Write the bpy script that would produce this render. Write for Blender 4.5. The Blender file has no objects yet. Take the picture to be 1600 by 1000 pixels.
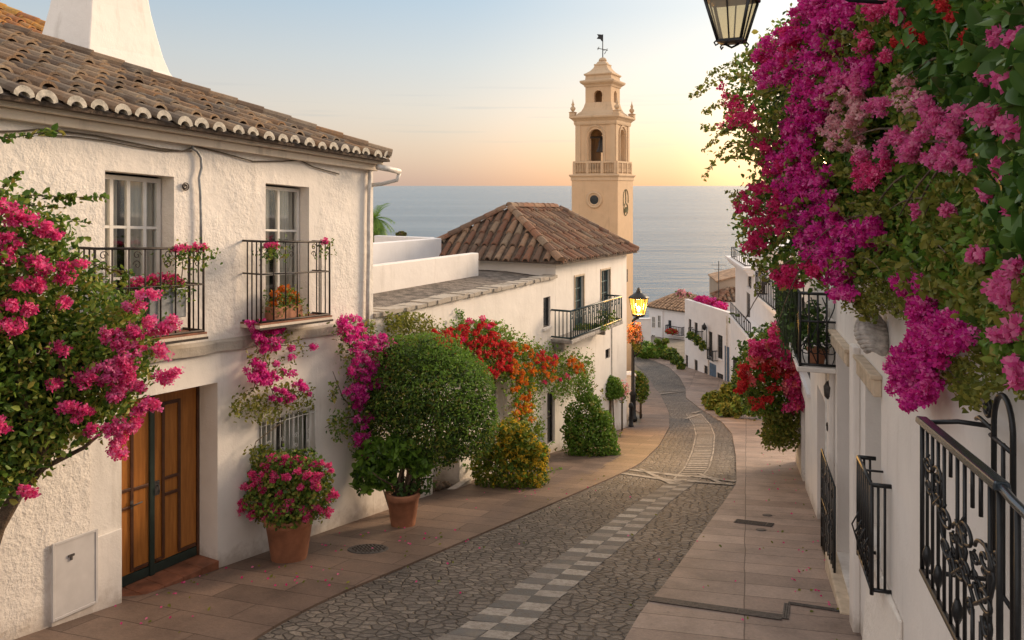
import bpy, math, random
import numpy as np
from mathutils import Vector, Matrix
random.seed(7)
SC = bpy.context.scene
COL = SC.collection
R = math.radians

# ------------------------------------------------------------------ camera
ZC = 30.0            # eye height above the sea
F = 1200.0           # focal length in pixels of the 1600 px wide photograph
cd = bpy.data.cameras.new("camera")
cd.sensor_width = 36.0
cd.lens = 36.0 * F / 1600.0
cd.shift_y = -210.0 / 1600.0
cd.clip_start = 0.05
cd.clip_end = 200000.0
cam = bpy.data.objects.new("camera", cd)
cam.location = (0, 0, ZC)
cam.rotation_euler = (R(90), 0, 0)
COL.objects.link(cam)
SC.camera = cam

# ------------------------------------------------------------------ light
SUN_AZ, SUN_EL = 52.0, 17.0      # degrees right of the view direction, above the horizon
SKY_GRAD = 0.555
SC.view_settings.view_transform = 'Standard'
SC.view_settings.look = 'None'
SC.view_settings.exposure = 0.55
SC.view_settings.gamma = 1.0
W = bpy.data.worlds.new("World")
SC.world = W
W.use_nodes = True
nt = W.node_tree
nt.nodes.clear()
def wn(t, **k):
    n = nt.nodes.new(t)
    for a, b in k.items(): setattr(n, a, b)
    return n
out = wn('ShaderNodeOutputWorld')
sky = wn('ShaderNodeTexSky')
sky.sky_type = 'NISHITA'
sky.sun_disc = False
sky.sun_elevation = R(SUN_EL)
sky.sun_rotation = R(SUN_AZ)
sky.air_density = 1.0; sky.dust_density = 2.0
b1 = wn('ShaderNodeBackground'); b1.inputs[1].default_value = 0.05
nt.links.new(sky.outputs[0], b1.inputs[0])
tc = wn('ShaderNodeTexCoord')
sep = wn('ShaderNodeSeparateXYZ')
nt.links.new(tc.outputs['Generated'], sep.inputs[0])
def ramp(nodes, stops, interp='LINEAR'):
    r = nodes.new('ShaderNodeValToRGB')
    cr = r.color_ramp
    cr.interpolation = interp
    while len(cr.elements) < len(stops): cr.elements.new(0.5)
    for e, (p, c) in zip(cr.elements, stops):
        e.position = p
        e.color = (c[0], c[1], c[2], 1)
    return r
# evening air, away from the sunset and towards it, by elevation; unseen overhead stops brightened as added fill
cool = ramp(nt.nodes, [(0.0, (.60, .40, .335)), (.05, (.62, .44, .36)), (.10, (.62, .50, .42)), (.16, (.53, .51, .48)), (.24, (.38, .47, .53)), (.42, (.88, .84, .80)), (1, (1.15, 1.06, .96))])
warm = ramp(nt.nodes, [(0.0, (1.0, .50, .27)), (.04, (.98, .54, .33)), (.09, (.90, .62, .45)), (.15, (.78, .66, .53)), (.22, (.62, .61, .57)), (.42, (.95, .88, .78)), (1, (1.15, 1.06, .96))])
nt.links.new(sep.outputs['Z'], cool.inputs[0]); nt.links.new(sep.outputs['Z'], warm.inputs[0])
dot = wn('ShaderNodeVectorMath', operation='DOT_PRODUCT')
GA = R(22)
dot.inputs[1].default_value = (math.sin(GA), math.cos(GA), 0)
nt.links.new(tc.outputs['Generated'], dot.inputs[0])
mr = wn('ShaderNodeMapRange'); mr.interpolation_type = 'SMOOTHSTEP'
mr.inputs['From Min'].default_value = 0.87; mr.inputs['From Max'].default_value = 0.995
nt.links.new(dot.outputs['Value'], mr.inputs['Value'])
mx = wn('ShaderNodeMix', data_type='RGBA')
nt.links.new(mr.outputs[0], mx.inputs['Factor'])
nt.links.new(cool.outputs[0], mx.inputs['A']); nt.links.new(warm.outputs[0], mx.inputs['B'])
# added brightness in the unseen sky behind the camera, filling the shaded sides
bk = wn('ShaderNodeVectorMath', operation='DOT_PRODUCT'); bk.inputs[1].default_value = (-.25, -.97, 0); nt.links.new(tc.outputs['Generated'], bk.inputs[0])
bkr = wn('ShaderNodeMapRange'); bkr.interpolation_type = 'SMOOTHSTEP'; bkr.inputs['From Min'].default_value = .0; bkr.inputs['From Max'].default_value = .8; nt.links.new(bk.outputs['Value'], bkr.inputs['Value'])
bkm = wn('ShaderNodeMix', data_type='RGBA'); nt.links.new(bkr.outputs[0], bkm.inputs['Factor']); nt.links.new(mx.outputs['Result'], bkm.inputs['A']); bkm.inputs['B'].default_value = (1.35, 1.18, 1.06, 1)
mx = bkm
# glow round the place where the sun is setting
glv = Vector((math.sin(R(21.5)), math.cos(R(21.5)), .035)).normalized()
dt2 = wn('ShaderNodeVectorMath', operation='DOT_PRODUCT'); dt2.inputs[1].default_value = tuple(glv)
nt.links.new(tc.outputs['Generated'], dt2.inputs[0])
g1 = wn('ShaderNodeMapRange'); g1.interpolation_type = 'SMOOTHERSTEP'; g1.inputs['From Min'].default_value = .978; g1.inputs['From Max'].default_value = 1.0
nt.links.new(dt2.outputs['Value'], g1.inputs['Value'])
g2 = wn('ShaderNodeMath', operation='POWER'); g2.inputs[1].default_value = 2.0; nt.links.new(g1.outputs[0], g2.inputs[0])
g3 = wn('ShaderNodeMix', data_type='RGBA'); g3.blend_type = 'ADD'; nt.links.new(g2.outputs[0], g3.inputs['Factor']); nt.links.new(mx.outputs['Result'], g3.inputs['A']); g3.inputs['B'].default_value = (.55, .34, .14, 1)
mx = g3
g4 = wn('ShaderNodeMapRange'); g4.interpolation_type = 'SMOOTHSTEP'; g4.inputs['From Min'].default_value = .9990; g4.inputs['From Max'].default_value = .9998
nt.links.new(dt2.outputs['Value'], g4.inputs['Value'])
g5 = wn('ShaderNodeMix', data_type='RGBA'); g5.blend_type = 'ADD'; nt.links.new(g4.outputs[0], g5.inputs['Factor']); nt.links.new(mx.outputs['Result'], g5.inputs['A']); g5.inputs['B'].default_value = (30, 18, 7, 1)
mx = g5
# a few thin dark cloud streaks low over the sea
mpc = wn('ShaderNodeMapping'); mpc.inputs['Scale'].default_value = (5.0, 5.0, 150.0); mpc.inputs['Location'].default_value = (.6, .2, 3.0)
nt.links.new(tc.outputs['Generated'], mpc.inputs[0])
nzc = wn('ShaderNodeTexNoise'); nzc.inputs['Scale'].default_value = 1.0; nzc.inputs['Detail'].default_value = 4
nt.links.new(mpc.outputs[0], nzc.inputs['Vector'])
rc_ = ramp(nt.nodes, [(.58, (0, 0, 0)), (.70, (.40, .40, .40))]); nt.links.new(nzc.outputs['Fac'], rc_.inputs[0])
rz_ = ramp(nt.nodes, [(.03, (0, 0, 0)), (.07, (1, 1, 1)), (.11, (1, 1, 1)), (.14, (0, 0, 0))]); nt.links.new(sep.outputs['Z'], rz_.inputs[0])
mu_ = wn('ShaderNodeMath', operation='MULTIPLY'); nt.links.new(rc_.outputs[0], mu_.inputs[0]); nt.links.new(rz_.outputs[0], mu_.inputs[1])
mx2 = wn('ShaderNodeMix', data_type='RGBA'); nt.links.new(mu_.outputs[0], mx2.inputs['Factor']); nt.links.new(mx.outputs['Result'], mx2.inputs['A']); mx2.inputs['B'].default_value = (.40, .36, .36, 1)
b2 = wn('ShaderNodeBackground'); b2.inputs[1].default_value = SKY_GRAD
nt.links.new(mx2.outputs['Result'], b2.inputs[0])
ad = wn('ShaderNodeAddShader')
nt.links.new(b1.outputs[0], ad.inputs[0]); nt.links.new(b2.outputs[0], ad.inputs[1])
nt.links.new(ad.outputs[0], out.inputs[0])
sl = bpy.data.lights.new("sun", 'SUN')
sl.energy = 2.9; sl.angle = R(16); sl.color = (1.0, .74, .50)
so = bpy.data.objects.new("sun", sl)
sd = Vector((math.sin(R(SUN_AZ)) * math.cos(R(SUN_EL)), math.cos(R(SUN_AZ)) * math.cos(R(SUN_EL)), math.sin(R(SUN_EL))))
so.rotation_euler = (-sd).to_track_quat('-Z', 'Y').to_euler()
so.location = (20, 20, 60)
COL.objects.link(so)

# ------------------------------------------------------------------ geometry helpers
def P(px, py, Y):
    return Vector(((px - 800) / F * Y, Y, ZC - (py - 290) / F * Y))
def zg(Y):
    if Y <= 44: return ZC - 3.2 - .19 * Y
    if Y <= 75: return ZC - 8.48 - .07 * Y
    return max(-3.0, ZC - 13.73 - (Y - 75) * .30)
def gY(py):
    k = (py - 290) / F
    Y = 3.2 / (k - .19) if k > .1905 else 1e9
    if Y > 44: Y = 8.48 / (k - .07)
    return Y
def G(px, py, dz=0.0):
    Y = gY(py)
    p = P(px, py, Y); p.z = zg(Y) + dz
    return p

class PL:
    """upright plane through (x0,y0) in plan, running along (dx,dy); n points into the building; courses drop by shear per metre"""
    def __init__(s, x0, y0, dx, dy, side, shear=0.0):
        l = math.hypot(dx, dy)
        s.A = Vector((x0, y0)); s.d = Vector((dx / l, dy / l))
        s.n = Vector((-s.d.y, s.d.x)) * side
        s.sh = shear
    def pt(s, u, w, o=0.0):
        q = s.A + s.d * u + s.n * o
        return Vector((q.x, q.y, w - s.sh * u))
    def uv(s, px, py, o=0.0):
        rx = (px - 800) / F
        B = s.A + s.n * o
        # Y*rx = B.x + d.x*u ; Y = B.y + d.y*u
        u = (B.y * rx - B.x) / (s.d.x - s.d.y * rx)
        Y = B.y + s.d.y * u
        return u, ZC - (py - 290) / F * Y + s.sh * u
    def rect(s, x0, y0, x1, y1, o=0.0):
        u0, wt = s.uv(x0, y0, o); _, wb = s.uv(x0, y1, o); u1, _ = s.uv(x1, y0, o)
        if u1 < u0: u0, u1 = u1, u0
        return u0, u1, wb, wt

LD = (.50833, 1.0)
def LPL(shear): return PL(-9.158 + .50833 * 8, 8.0, LD[0], LD[1], 1, shear)
def RPL(shear): return PL(1.2 + .305 * 8, 8.0, .305, 1.0, -1, shear)
def YL(px): return 10990.0 / (1410 - px)
def YR(px): return 1.2 / ((px - 800) / F - .305)

def lerp(a, b, t): return a + (b - a) * t

class MB:
    def __init__(s): s.v = []; s.f = []; s.m = []; s.sm = []
    def add(s, vs, fs, m=0, smooth=False):
        o = len(s.v)
        s.v.extend([tuple(v) for v in vs])
        for f in fs:
            s.f.append(tuple(i + o for i in f)); s.m.append(m); s.sm.append(smooth)
    def quad(s, a, b, c, d, m=0): s.add([a, b, c, d], [(0, 1, 2, 3)], m)
    def hexa(s, c, m=0):
        s.add(c, [(0, 3, 2, 1), (4, 5, 6, 7), (0, 1, 5, 4), (1, 2, 6, 5), (2, 3, 7, 6), (3, 0, 4, 7)], m)
    def pbox(s, pl, u0, u1, w0, w1, o0, o1, m=0):
        s.hexa([pl.pt(u0, w0, o0), pl.pt(u1, w0, o0), pl.pt(u1, w0, o1), pl.pt(u0, w0, o1),
                pl.pt(u0, w1, o0), pl.pt(u1, w1, o0), pl.pt(u1, w1, o1), pl.pt(u0, w1, o1)], m)
    def box(s, x0, x1, y0, y1, z0, z1, m=0):
        s.hexa([(x0, y0, z0), (x1, y0, z0), (x1, y1, z0), (x0, y1, z0), (x0, y0, z1), (x1, y0, z1), (x1, y1, z1), (x0, y1, z1)], m)
    def tube(s, pts, r, n=6, m=0, r2=None, caps=True):
        pts = [Vector(p) for p in pts]
        k = len(pts)
        prev = None
        rings = []
        for i, p in enumerate(pts):
            t = (pts[min(i + 1, k - 1)] - pts[max(i - 1, 0)])
            if t.length < 1e-9: t = Vector((0, 0, 1))
            t.normalize()
            if prev is None:
                a = Vector((0, 0, 1)) if abs(t.z) < .9 else Vector((1, 0, 0))
                x = t.cross(a).normalized()
            else:
                x = prev - t * prev.dot(t)
                if x.length < 1e-6: x = t.orthogonal()
                x.normalize()
            prev = x
            y = t.cross(x)
            rr = r if r2 is None else lerp(r, r2, i / max(1, k - 1))
            rings.append([p + (x * math.cos(2 * math.pi * j / n) + y * math.sin(2 * math.pi * j / n)) * rr for j in range(n)])
        vs = [v for rg in rings for v in rg]
        fs = []
        for i in range(k - 1):
            for j in range(n):
                fs.append((i * n + j, i * n + (j + 1) % n, (i + 1) * n + (j + 1) % n, (i + 1) * n + j))
        if caps:
            fs.append(tuple(range(n))[::-1]); fs.append(tuple((k - 1) * n + j for j in range(n)))
        s.add(vs, fs, m, n > 5)
    def lathe(s, c, prof, n=20, m=0, smooth=True, ax=None, ph=0.0):
        """prof: (radius, height)"""
        c = Vector(c)
        vs = []
        for (r, h) in prof:
            for j in range(n):
                a = 2 * math.pi * j / n + ph
                vs.append(c + Vector((r * math.cos(a), r * math.sin(a), h)))
        fs = []
        for i in range(len(prof) - 1):
            for j in range(n):
                fs.append((i * n + j, i * n + (j + 1) % n, (i + 1) * n + (j + 1) % n, (i + 1) * n + j))
        fs.append(tuple(range(n))[::-1]); fs.append(tuple((len(prof) - 1) * n + j for j in range(n)))
        s.add(vs, fs, m, smooth)
    def sqloft(s, c, e1, e2, prof, m=0):
        """prof: (half width, z)"""
        vs = []
        for (h, z) in prof:
            for (a, b) in ((-1, -1), (1, -1), (1, 1), (-1, 1)):
                q = c + e1 * a * h + e2 * b * h
                vs.append((q.x, q.y, z))
        fs = []
        for i in range(len(prof) - 1):
            for j in range(4):
                fs.append((i * 4 + j, i * 4 + (j + 1) % 4, (i + 1) * 4 + (j + 1) % 4, (i + 1) * 4 + j))
        fs.append((3, 2, 1, 0)); k = (len(prof) - 1) * 4; fs.append((k, k + 1, k + 2, k + 3))
        s.add(vs, fs, m)
    def wall(s, pl, u0, u1, w0, w1, holes, m=0, o=0.0, mrev=None):
        us = sorted(set([u0, u1] + [h[0] for h in holes] + [h[1] for h in holes]))
        ws = sorted(set([w0, w1] + [h[2] for h in holes] + [h[3] for h in holes]))
        us = [u for u in us if u0 <= u <= u1]; ws = [w for w in ws if w0 <= w <= w1]
        for i in range(len(us) - 1):
            for j in range(len(ws) - 1):
                cu, cw = (us[i] + us[i + 1]) / 2, (ws[j] + ws[j + 1]) / 2
                if any(h[0] < cu < h[1] and h[2] < cw < h[3] for h in holes): continue
                s.quad(pl.pt(us[i], ws[j], o), pl.pt(us[i + 1], ws[j], o), pl.pt(us[i + 1], ws[j + 1], o), pl.pt(us[i], ws[j + 1], o), m)
        mr = m if mrev is None else mrev
        for h in holes:
            a, b, c, d = h[:4]; r = o + h[4]
            s.quad(pl.pt(a, c, o), pl.pt(a, d, o), pl.pt(a, d, r), pl.pt(a, c, r), mr)
            s.quad(pl.pt(b, c, o), pl.pt(b, c, r), pl.pt(b, d, r), pl.pt(b, d, o), mr)
            s.quad(pl.pt(a, d, o), pl.pt(b, d, o), pl.pt(b, d, r), pl.pt(a, d, r), mr)
            s.quad(pl.pt(a, c, o), pl.pt(a, c, r), pl.pt(b, c, r), pl.pt(b, c, o), mr)
    def shell(s, pl, u0, u1, w0, w1, dep, m=0, top=True):
        """ends, back and top of a building whose front is made by wall()"""
        s.quad(pl.pt(u0, w0, 0), pl.pt(u0, w1, 0), pl.pt(u0, w1, dep), pl.pt(u0, w0, dep), m)
        s.quad(pl.pt(u1, w0, 0), pl.pt(u1, w0, dep), pl.pt(u1, w1, dep), pl.pt(u1, w1, 0), m)
        s.quad(pl.pt(u0, w0, dep), pl.pt(u0, w1, dep), pl.pt(u1, w1, dep), pl.pt(u1, w0, dep), m)
        if top: s.quad(pl.pt(u0, w1, 0), pl.pt(u1, w1, 0), pl.pt(u1, w1, dep), pl.pt(u0, w1, dep), m)
    def archwall(s, pl, u0, u1, w0, w1, ua, ub, wb, wsp, r, m=0, o=0.0, n=10):
        """panel with a round-headed opening from wb up to springing wsp"""
        uc, rad = (ua + ub) / 2, (ub - ua) / 2
        q = lambda a, b, c, d: s.quad(pl.pt(*a, o), pl.pt(*b, o), pl.pt(*c, o), pl.pt(*d, o), m)
        q((u0, w0), (ua, w0), (ua, w1), (u0, w1)); q((ub, w0), (u1, w0), (u1, w1), (ub, w1))
        if wb > w0: q((ua, w0), (ub, w0), (ub, wb), (ua, wb))
        arc = [(uc - rad * math.cos(math.pi * i / n), wsp + rad * math.sin(math.pi * i / n)) for i in range(n + 1)]
        for (a, b) in zip(arc[:-1], arc[1:]):
            q(a, b, (b[0], w1), (a[0], w1))
        edge = [(ua, wb)] + arc + [(ub, wb)]
        for (a, b) in zip(edge[:-1], edge[1:]):
            s.quad(pl.pt(*a, o), pl.pt(*b, o), pl.pt(*b, o + r), pl.pt(*a, o + r), m)
        s.quad(pl.pt(ua, wb, o), pl.pt(ub, wb, o), pl.pt(ub, wb, o + r), pl.pt(ua, wb, o + r), m)
    def build(s, name, mats, parent=None, bevel=0.0):
        me = bpy.data.meshes.new(name)
        me.from_pydata(s.v, [], s.f)
        if not isinstance(mats, (list, tuple)): mats = [mats]
        for q in mats: me.materials.append(q)
        me.polygons.foreach_set('material_index', s.m)
        me.polygons.foreach_set('use_smooth', s.sm)
        me.update()
        o = bpy.data.objects.new(name, me)
        COL.objects.link(o)
        if parent is not None: attach(o, parent)
        if bevel:
            b = o.modifiers.new('bevel', 'BEVEL'); b.width = bevel; b.segments = 2; b.limit_method = 'ANGLE'
        return o

def attach(o, parent):
    o.parent = parent
    root = parent
    if parent.type == 'EMPTY':
        o.matrix_parent_inverse = Matrix.Translation(-parent.location)
def thing(name, label, cat, loc=(0, 0, 0), group=None):
    o = bpy.data.objects.new(name, None)
    o.empty_display_size = .2
    COL.objects.link(o)
    o.location = loc
    return tag(o, label, cat, group)
def tag(o, label=None, cat=None, group=None, kind=None):
    if label: o['label'] = label
    if cat: o['category'] = cat
    if group: o['group'] = group
    if kind: o['kind'] = kind
    return o

# ------------------------------------------------------------------ materials
def newmat(name):
    m = bpy.data.materials.new(name); m.use_nodes = True
    t = m.node_tree
    b = t.nodes['Principled BSDF']
    return m, t, b
def N(t, typ, **k):
    n = t.nodes.new(typ)
    for a, b in k.items(): setattr(n, a, b)
    return n
def coords(t, rot=0.0, sc=(1, 1, 1), src='Object'):
    c = N(t, 'ShaderNodeTexCoord'); mp = N(t, 'ShaderNodeMapping')
    mp.inputs['Rotation'].default_value = (0, 0, rot); mp.inputs['Scale'].default_value = sc
    t.links.new(c.outputs[src], mp.inputs[0])
    return mp.outputs[0]
def noise(t, vec, scale, detail=4, rough=.55):
    n = N(t, 'ShaderNodeTexNoise'); n.inputs['Scale'].default_value = scale
    n.inputs['Detail'].default_value = detail; n.inputs['Roughness'].default_value = rough
    t.links.new(vec, n.inputs['Vector'])
    return n.outputs['Fac']
def math_(t, op, a, b=None, clamp=False):
    n = N(t, 'ShaderNodeMath', operation=op); n.use_clamp = clamp
    for i, x in enumerate((a, b)):
        if x is None: continue
        if isinstance(x, (int, float)): n.inputs[i].default_value = x
        else: t.links.new(x, n.inputs[i])
    return n.outputs[0]
def mixc(t, f, a, b, mode='MIX'):
    n = N(t, 'ShaderNodeMix', data_type='RGBA'); n.blend_type = mode
    for k, x in (('Factor', f), ('A', a), ('B', b)):
        s = n.inputs[k]
        if isinstance(x, (int, float)): s.default_value = x
        elif isinstance(x, (tuple, list)): s.default_value = (x[0], x[1], x[2], 1)
        else: t.links.new(x, s)
    return n.outputs['Result']
def bump(t, b, h, dist, strength=1.0):
    n = N(t, 'ShaderNodeBump'); n.inputs['Distance'].default_value = dist; n.inputs['Strength'].default_value = strength
    t.links.new(h, n.inputs['Height']); t.links.new(n.outputs[0], b.inputs['Normal'])
    return n
def plain(name, col, rough=.6, metal=0.0, var=.12, scale=8.0, bd=0.0, spec=.5):
    m, t, b = newmat(name)
    v = coords(t)
    f = noise(t, v, scale, 5)
    c2 = tuple(x * (1 - 2 * var) for x in col); c1 = tuple(min(1, x * (1 + var)) for x in col)
    r = ramp(t.nodes, [(.3, c2), (.7, c1)]); t.links.new(f, r.inputs[0])
    t.links.new(r.outputs[0], b.inputs['Base Color'])
    b.inputs['Roughness'].default_value = rough; b.inputs['Metallic'].default_value = metal
    b.inputs['Specular IOR Level'].default_value = spec
    if bd: bump(t, b, noise(t, v, scale * 4, 4), bd)
    return m
def stucco(name, col, bd=.02, s1=7.0, s2=38.0, stain=.25, streak=(.33, .28, .22)):
    m, t, b = newmat(name)
    v = coords(t)
    f = noise(t, v, 1.3, 6, .6)
    r = ramp(t.nodes, [(.3, tuple(x * .90 for x in col)), (.65, col)]); t.links.new(f, r.inputs[0])
    vs = coords(t, 0, (2.2, 2.2, .35))
    g = noise(t, vs, 2.0, 7, .65)
    rs = ramp(t.nodes, [(.56, (0, 0, 0)), (.78, (stain, stain, stain))]); t.links.new(g, rs.inputs[0])
    c = mixc(t, rs.outputs[0], r.outputs[0], streak)
    t.links.new(c, b.inputs['Base Color'])
    b.inputs['Roughness'].default_value = .88; b.inputs['Specular IOR Level'].default_value = .2
    # splashed dirt where the wall meets the paving
    sx = N(t, 'ShaderNodeSeparateXYZ'); t.links.new(v, sx.inputs[0])
    hg = math_(t, 'SUBTRACT', math_(t, 'ADD', sx.outputs['Z'], math_(t, 'MULTIPLY', sx.outputs['Y'], .19)), ZC - 3.2)
    ed = math_(t, 'ADD', hg, math_(t, 'MULTIPLY', noise(t, v, 3.5, 6, .7), -.75))
    rd_ = ramp(t.nodes, [(.0, (.55, .55, .55)), (.22, (0, 0, 0))]); t.links.new(math_(t, 'ADD', ed, .32), rd_.inputs[0])
    c = mixc(t, rd_.outputs[0], c, (.33, .26, .20)); t.links.new(c, b.inputs['Base Color'])
    h = math_(t, 'ADD', noise(t, v, s1, 5, .6), math_(t, 'MULTIPLY', noise(t, v, s2, 3), .35))
    pm = ramp(t.nodes, [(.42, (.35, .35, .35)), (.56, (1, 1, 1))]); t.links.new(noise(t, v, .9, 4, .6), pm.inputs[0])
    h = math_(t, 'MULTIPLY', h, pm.outputs[0])
    bump(t, b, h, bd)
    return m
def leafmat(name, cols, trans=.35, rough=.5):
    """foliage: each leaf its own tint (random per island)"""
    m, t, b = newmat(name)
    g = N(t, 'ShaderNodeNewGeometry')
    k = len(cols)
    if 'leaf' in name: cols = [(min(.9, c[0] * 1.9), min(.9, c[1] * 1.9), c[2] * 1.35) for c in cols]
    r = ramp(t.nodes, [((i + .0) / max(1, k - 1), c) for i, c in enumerate(cols)])
    t.links.new(g.outputs['Random Per Island'], r.inputs[0])
    t.links.new(r.outputs[0], b.inputs['Base Color'])
    b.inputs['Roughness'].default_value = rough
    b.inputs['Specular IOR Level'].default_value = .3
    tr = N(t, 'ShaderNodeBsdfTranslucent'); t.links.new(r.outputs[0], tr.inputs[0])
    ms = N(t, 'ShaderNodeMixShader'); ms.inputs[0].default_value = trans
    t.links.new(b.outputs[0], ms.inputs[1]); t.links.new(tr.outputs[0], ms.inputs[2])
    t.links.new(ms.outputs[0], t.nodes['Material Output'].inputs[0])
    return m
def tilemat(name, cols, rough=.85):
    m, t, b = newmat(name)
    g = N(t, 'ShaderNodeNewGeometry'); v = coords(t)
    k = len(cols)
    r = ramp(t.nodes, [(i / (k - 1), c) for i, c in enumerate(cols)])
    t.links.new(g.outputs['Random Per Island'], r.inputs[0])
    f = noise(t, v, 14, 6, .7)
    rr = ramp(t.nodes, [(.42, (0, 0, 0)), (.66, (.6, .6, .6))]); t.links.new(f, rr.inputs[0])
    c = mixc(t, rr.outputs[0], r.outputs[0], (.13, .10, .075))
    f2 = noise(t, v, 3.1, 4)
    r2 = ramp(t.nodes, [(.54, (0, 0, 0)), (.74, (.35, .35, .35))]); t.links.new(f2, r2.inputs[0])
    c = mixc(t, r2.outputs[0], c, (.36, .30, .22))
    t.links.new(c, b.inputs['Base Color']); b.inputs['Roughness'].default_value = rough
    b.inputs['Specular IOR Level'].default_value = .2
    bump(t, b, noise(t, v, 40, 4), .01)
    return m

M = {}
M['stucco_rough'] = stucco('rough_white_stucco', (.80, .74, .67), .026, 6, 30, .42)
M['stucco'] = stucco('white_stucco', (.80, .75, .69), .010, 3, 40, .40)
M['stucco_clean'] = stucco('clean_white_render', (.79, .74, .69), .008, 3, 40, .26)
M['stucco_cool'] = stucco('cool_white_render', (.78, .76, .76), .004, 4, 40, .16)
M['cornice'] = stucco('weathered_moulding', (.66, .57, .47), .015, 8, 40, .6, (.22, .18, .14))
M['stone_cap'] = stucco('weathered_coping', (.42, .37, .31), .02, 9, 50, .7, (.12, .10, .08))
M['tower'] = stucco('ochre_render', (.58, .41, .26), .012, 4, 30, .6, (.35, .25, .16))
M['tower_trim'] = stucco('ochre_trim', (.56, .41, .27), .010, 6, 30, .7, (.30, .22, .15))
M['tan'] = plain('tan_stone', (.55, .44, .32), .85, 0, .15, 6, .01)
M['stone_wall'] = stucco('brown_stone_wall', (.40, .32, .25), .02, 6, 30, .5)
M['greystone'] = plain('grey_stone', (.36, .33, .30), .9, 0, .25, 9, .02)
M['iron'] = plain('black_iron', (.018, .019, .021), .42, .3, .2, 20, .001)
M['iron_brown'] = plain('rusty_iron', (.045, .032, .026), .6, .3, .3, 15, .001)
M['teal_iron'] = plain('dark_teal_paint', (.02, .045, .05), .45, .1, .15, 12)
M['teal_wood'] = plain('teal_painted_wood', (.07, .13, .14), .55, 0, .15, 12)
M['white_paint'] = plain('white_paint', (.74, .71, .66), .45, 0, .05, 5)
M['pipe'] = plain('painted_pipe', (.62, .58, .53), .5, .0, .15, 9)
M['zinc'] = plain('zinc_pipe', (.30, .31, .32), .45, .5, .2, 9)
M['cable'] = plain('old_cable', (.10, .08, .06), .7, 0, .2, 9)
M['terracotta'] = plain('terracotta', (.40, .17, .09), .75, 0, .18, 5, .004)
M['terra_floor'] = plain('terracotta_step', (.25, .095, .05), .6, 0, .25, 5, .004)
M['soil'] = plain('soil', (.05, .035, .025), .95, 0, .3, 20, .02)
M['bark'] = plain('bark', (.14, .095, .06), .9, 0, .35, 14, .02)
M['stem'] = plain('woody_stem', (.12, .09, .05), .85, 0, .3, 20)
M['dark'] = plain('unlit_dark', (.03, .028, .026), .8, 0, .2, 4)  # near-black colour standing in for unlit depth
M['shadow_panel'] = plain('shade_grey_door', (.33, .31, .30), .6, 0, .08, 4)  # grey of the doors stands in for shade in the deep doorways
M['blue_door'] = plain('blue_painted_wood', (.08, .13, .2), .55, 0, .15, 6)
M['tan_roof'] = plain('far_tiles', (.40, .25, .15), .9, 0, .3, 3, .02)
M['curtain'] = plain('curtain_cloth', (.62, .58, .50), .9, 0, .05, 5)
M['metal_grey'] = plain('cast_iron', (.09, .08, .075), .6, .4, .25, 20, .004)
M['panel_grey'] = plain('painted_metal_door', (.60, .57, .55), .55, 0, .06, 4)
M['rail'] = plain('satin_handrail', (.075, .095, .115), .25, .6, .1, 9)
M['shell'] = plain('weathered_rope_stone', (.50, .46, .42), .85, 0, .25, 14, .01)
M['verdigris'] = plain('faded_green_bronze', (.16, .15, .07), .7, .2, .3, 12)
M['cactus'] = plain('dark_green_stem', (.035, .05, .02), .8, 0, .3, 16)
def doorwood():
    m, t, b = newmat('varnished_wood')
    v = coords(t, 0, (9, 9, .8))
    f = noise(t, v, 3.0, 8, .65)
    r = ramp(t.nodes, [(.3, (.27, .095, .017)), (.7, (.46, .18, .035))]); t.links.new(f, r.inputs[0])
    t.links.new(r.outputs[0], b.inputs['Base Color']); b.inputs['Roughness'].default_value = .42
    bump(t, b, f, .002)
    return m
M['door'] = doorwood()
M['door_trim'] = plain('dark_wood', (.085, .032, .014), .45, 0, .2, 9)
M['door_green'] = plain('dark_green_paint', (.02, .035, .028), .5, 0, .15, 9)
def glassmat():
    m, t, b = newmat('window_glass')
    tr = N(t, 'ShaderNodeBsdfTransparent'); tr.inputs[0].default_value = (.85, .88, .88, 1)
    gl = N(t, 'ShaderNodeBsdfGlossy'); gl.inputs['Roughness'].default_value = .04
    ms = N(t, 'ShaderNodeMixShader'); ms.inputs[0].default_value = .16
    t.links.new(tr.outputs[0], ms.inputs[1]); t.links.new(gl.outputs[0], ms.inputs[2])
    t.links.new(ms.outputs[0], t.nodes['Material Output'].inputs[0])
    return m
M['glass'] = glassmat()
M['darkglass'] = plain('dark_window', (.035, .04, .045), .12, 0, .3, 2)
def emit(name, col, s):
    m, t, b = newmat(name)
    b.inputs['Base Color'].default_value = (*col, 1)
    b.inputs['Emission Color'].default_value = (*col, 1); b.inputs['Emission Strength'].default_value = s
    return m
M['bulb'] = emit('lit_bulb', (1.0, .80, .35), 22.0)
def lampglass():
    m, t, b = newmat('lit_lamp_glass_panes')
    e = N(t, 'ShaderNodeEmission'); e.inputs[0].default_value = (1.0, .44, .045, 1); e.inputs[1].default_value = 1.7
    tr = N(t, 'ShaderNodeBsdfTransparent'); tr.inputs[0].default_value = (1, .8, .45, 1)
    ms = N(t, 'ShaderNodeMixShader'); ms.inputs[0].default_value = .55
    t.links.new(e.outputs[0], ms.inputs[1]); t.links.new(tr.outputs[0], ms.inputs[2])
    t.links.new(ms.outputs[0], t.nodes['Material Output'].inputs[0])
    return m
M['lamp_on'] = lampglass()
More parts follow.
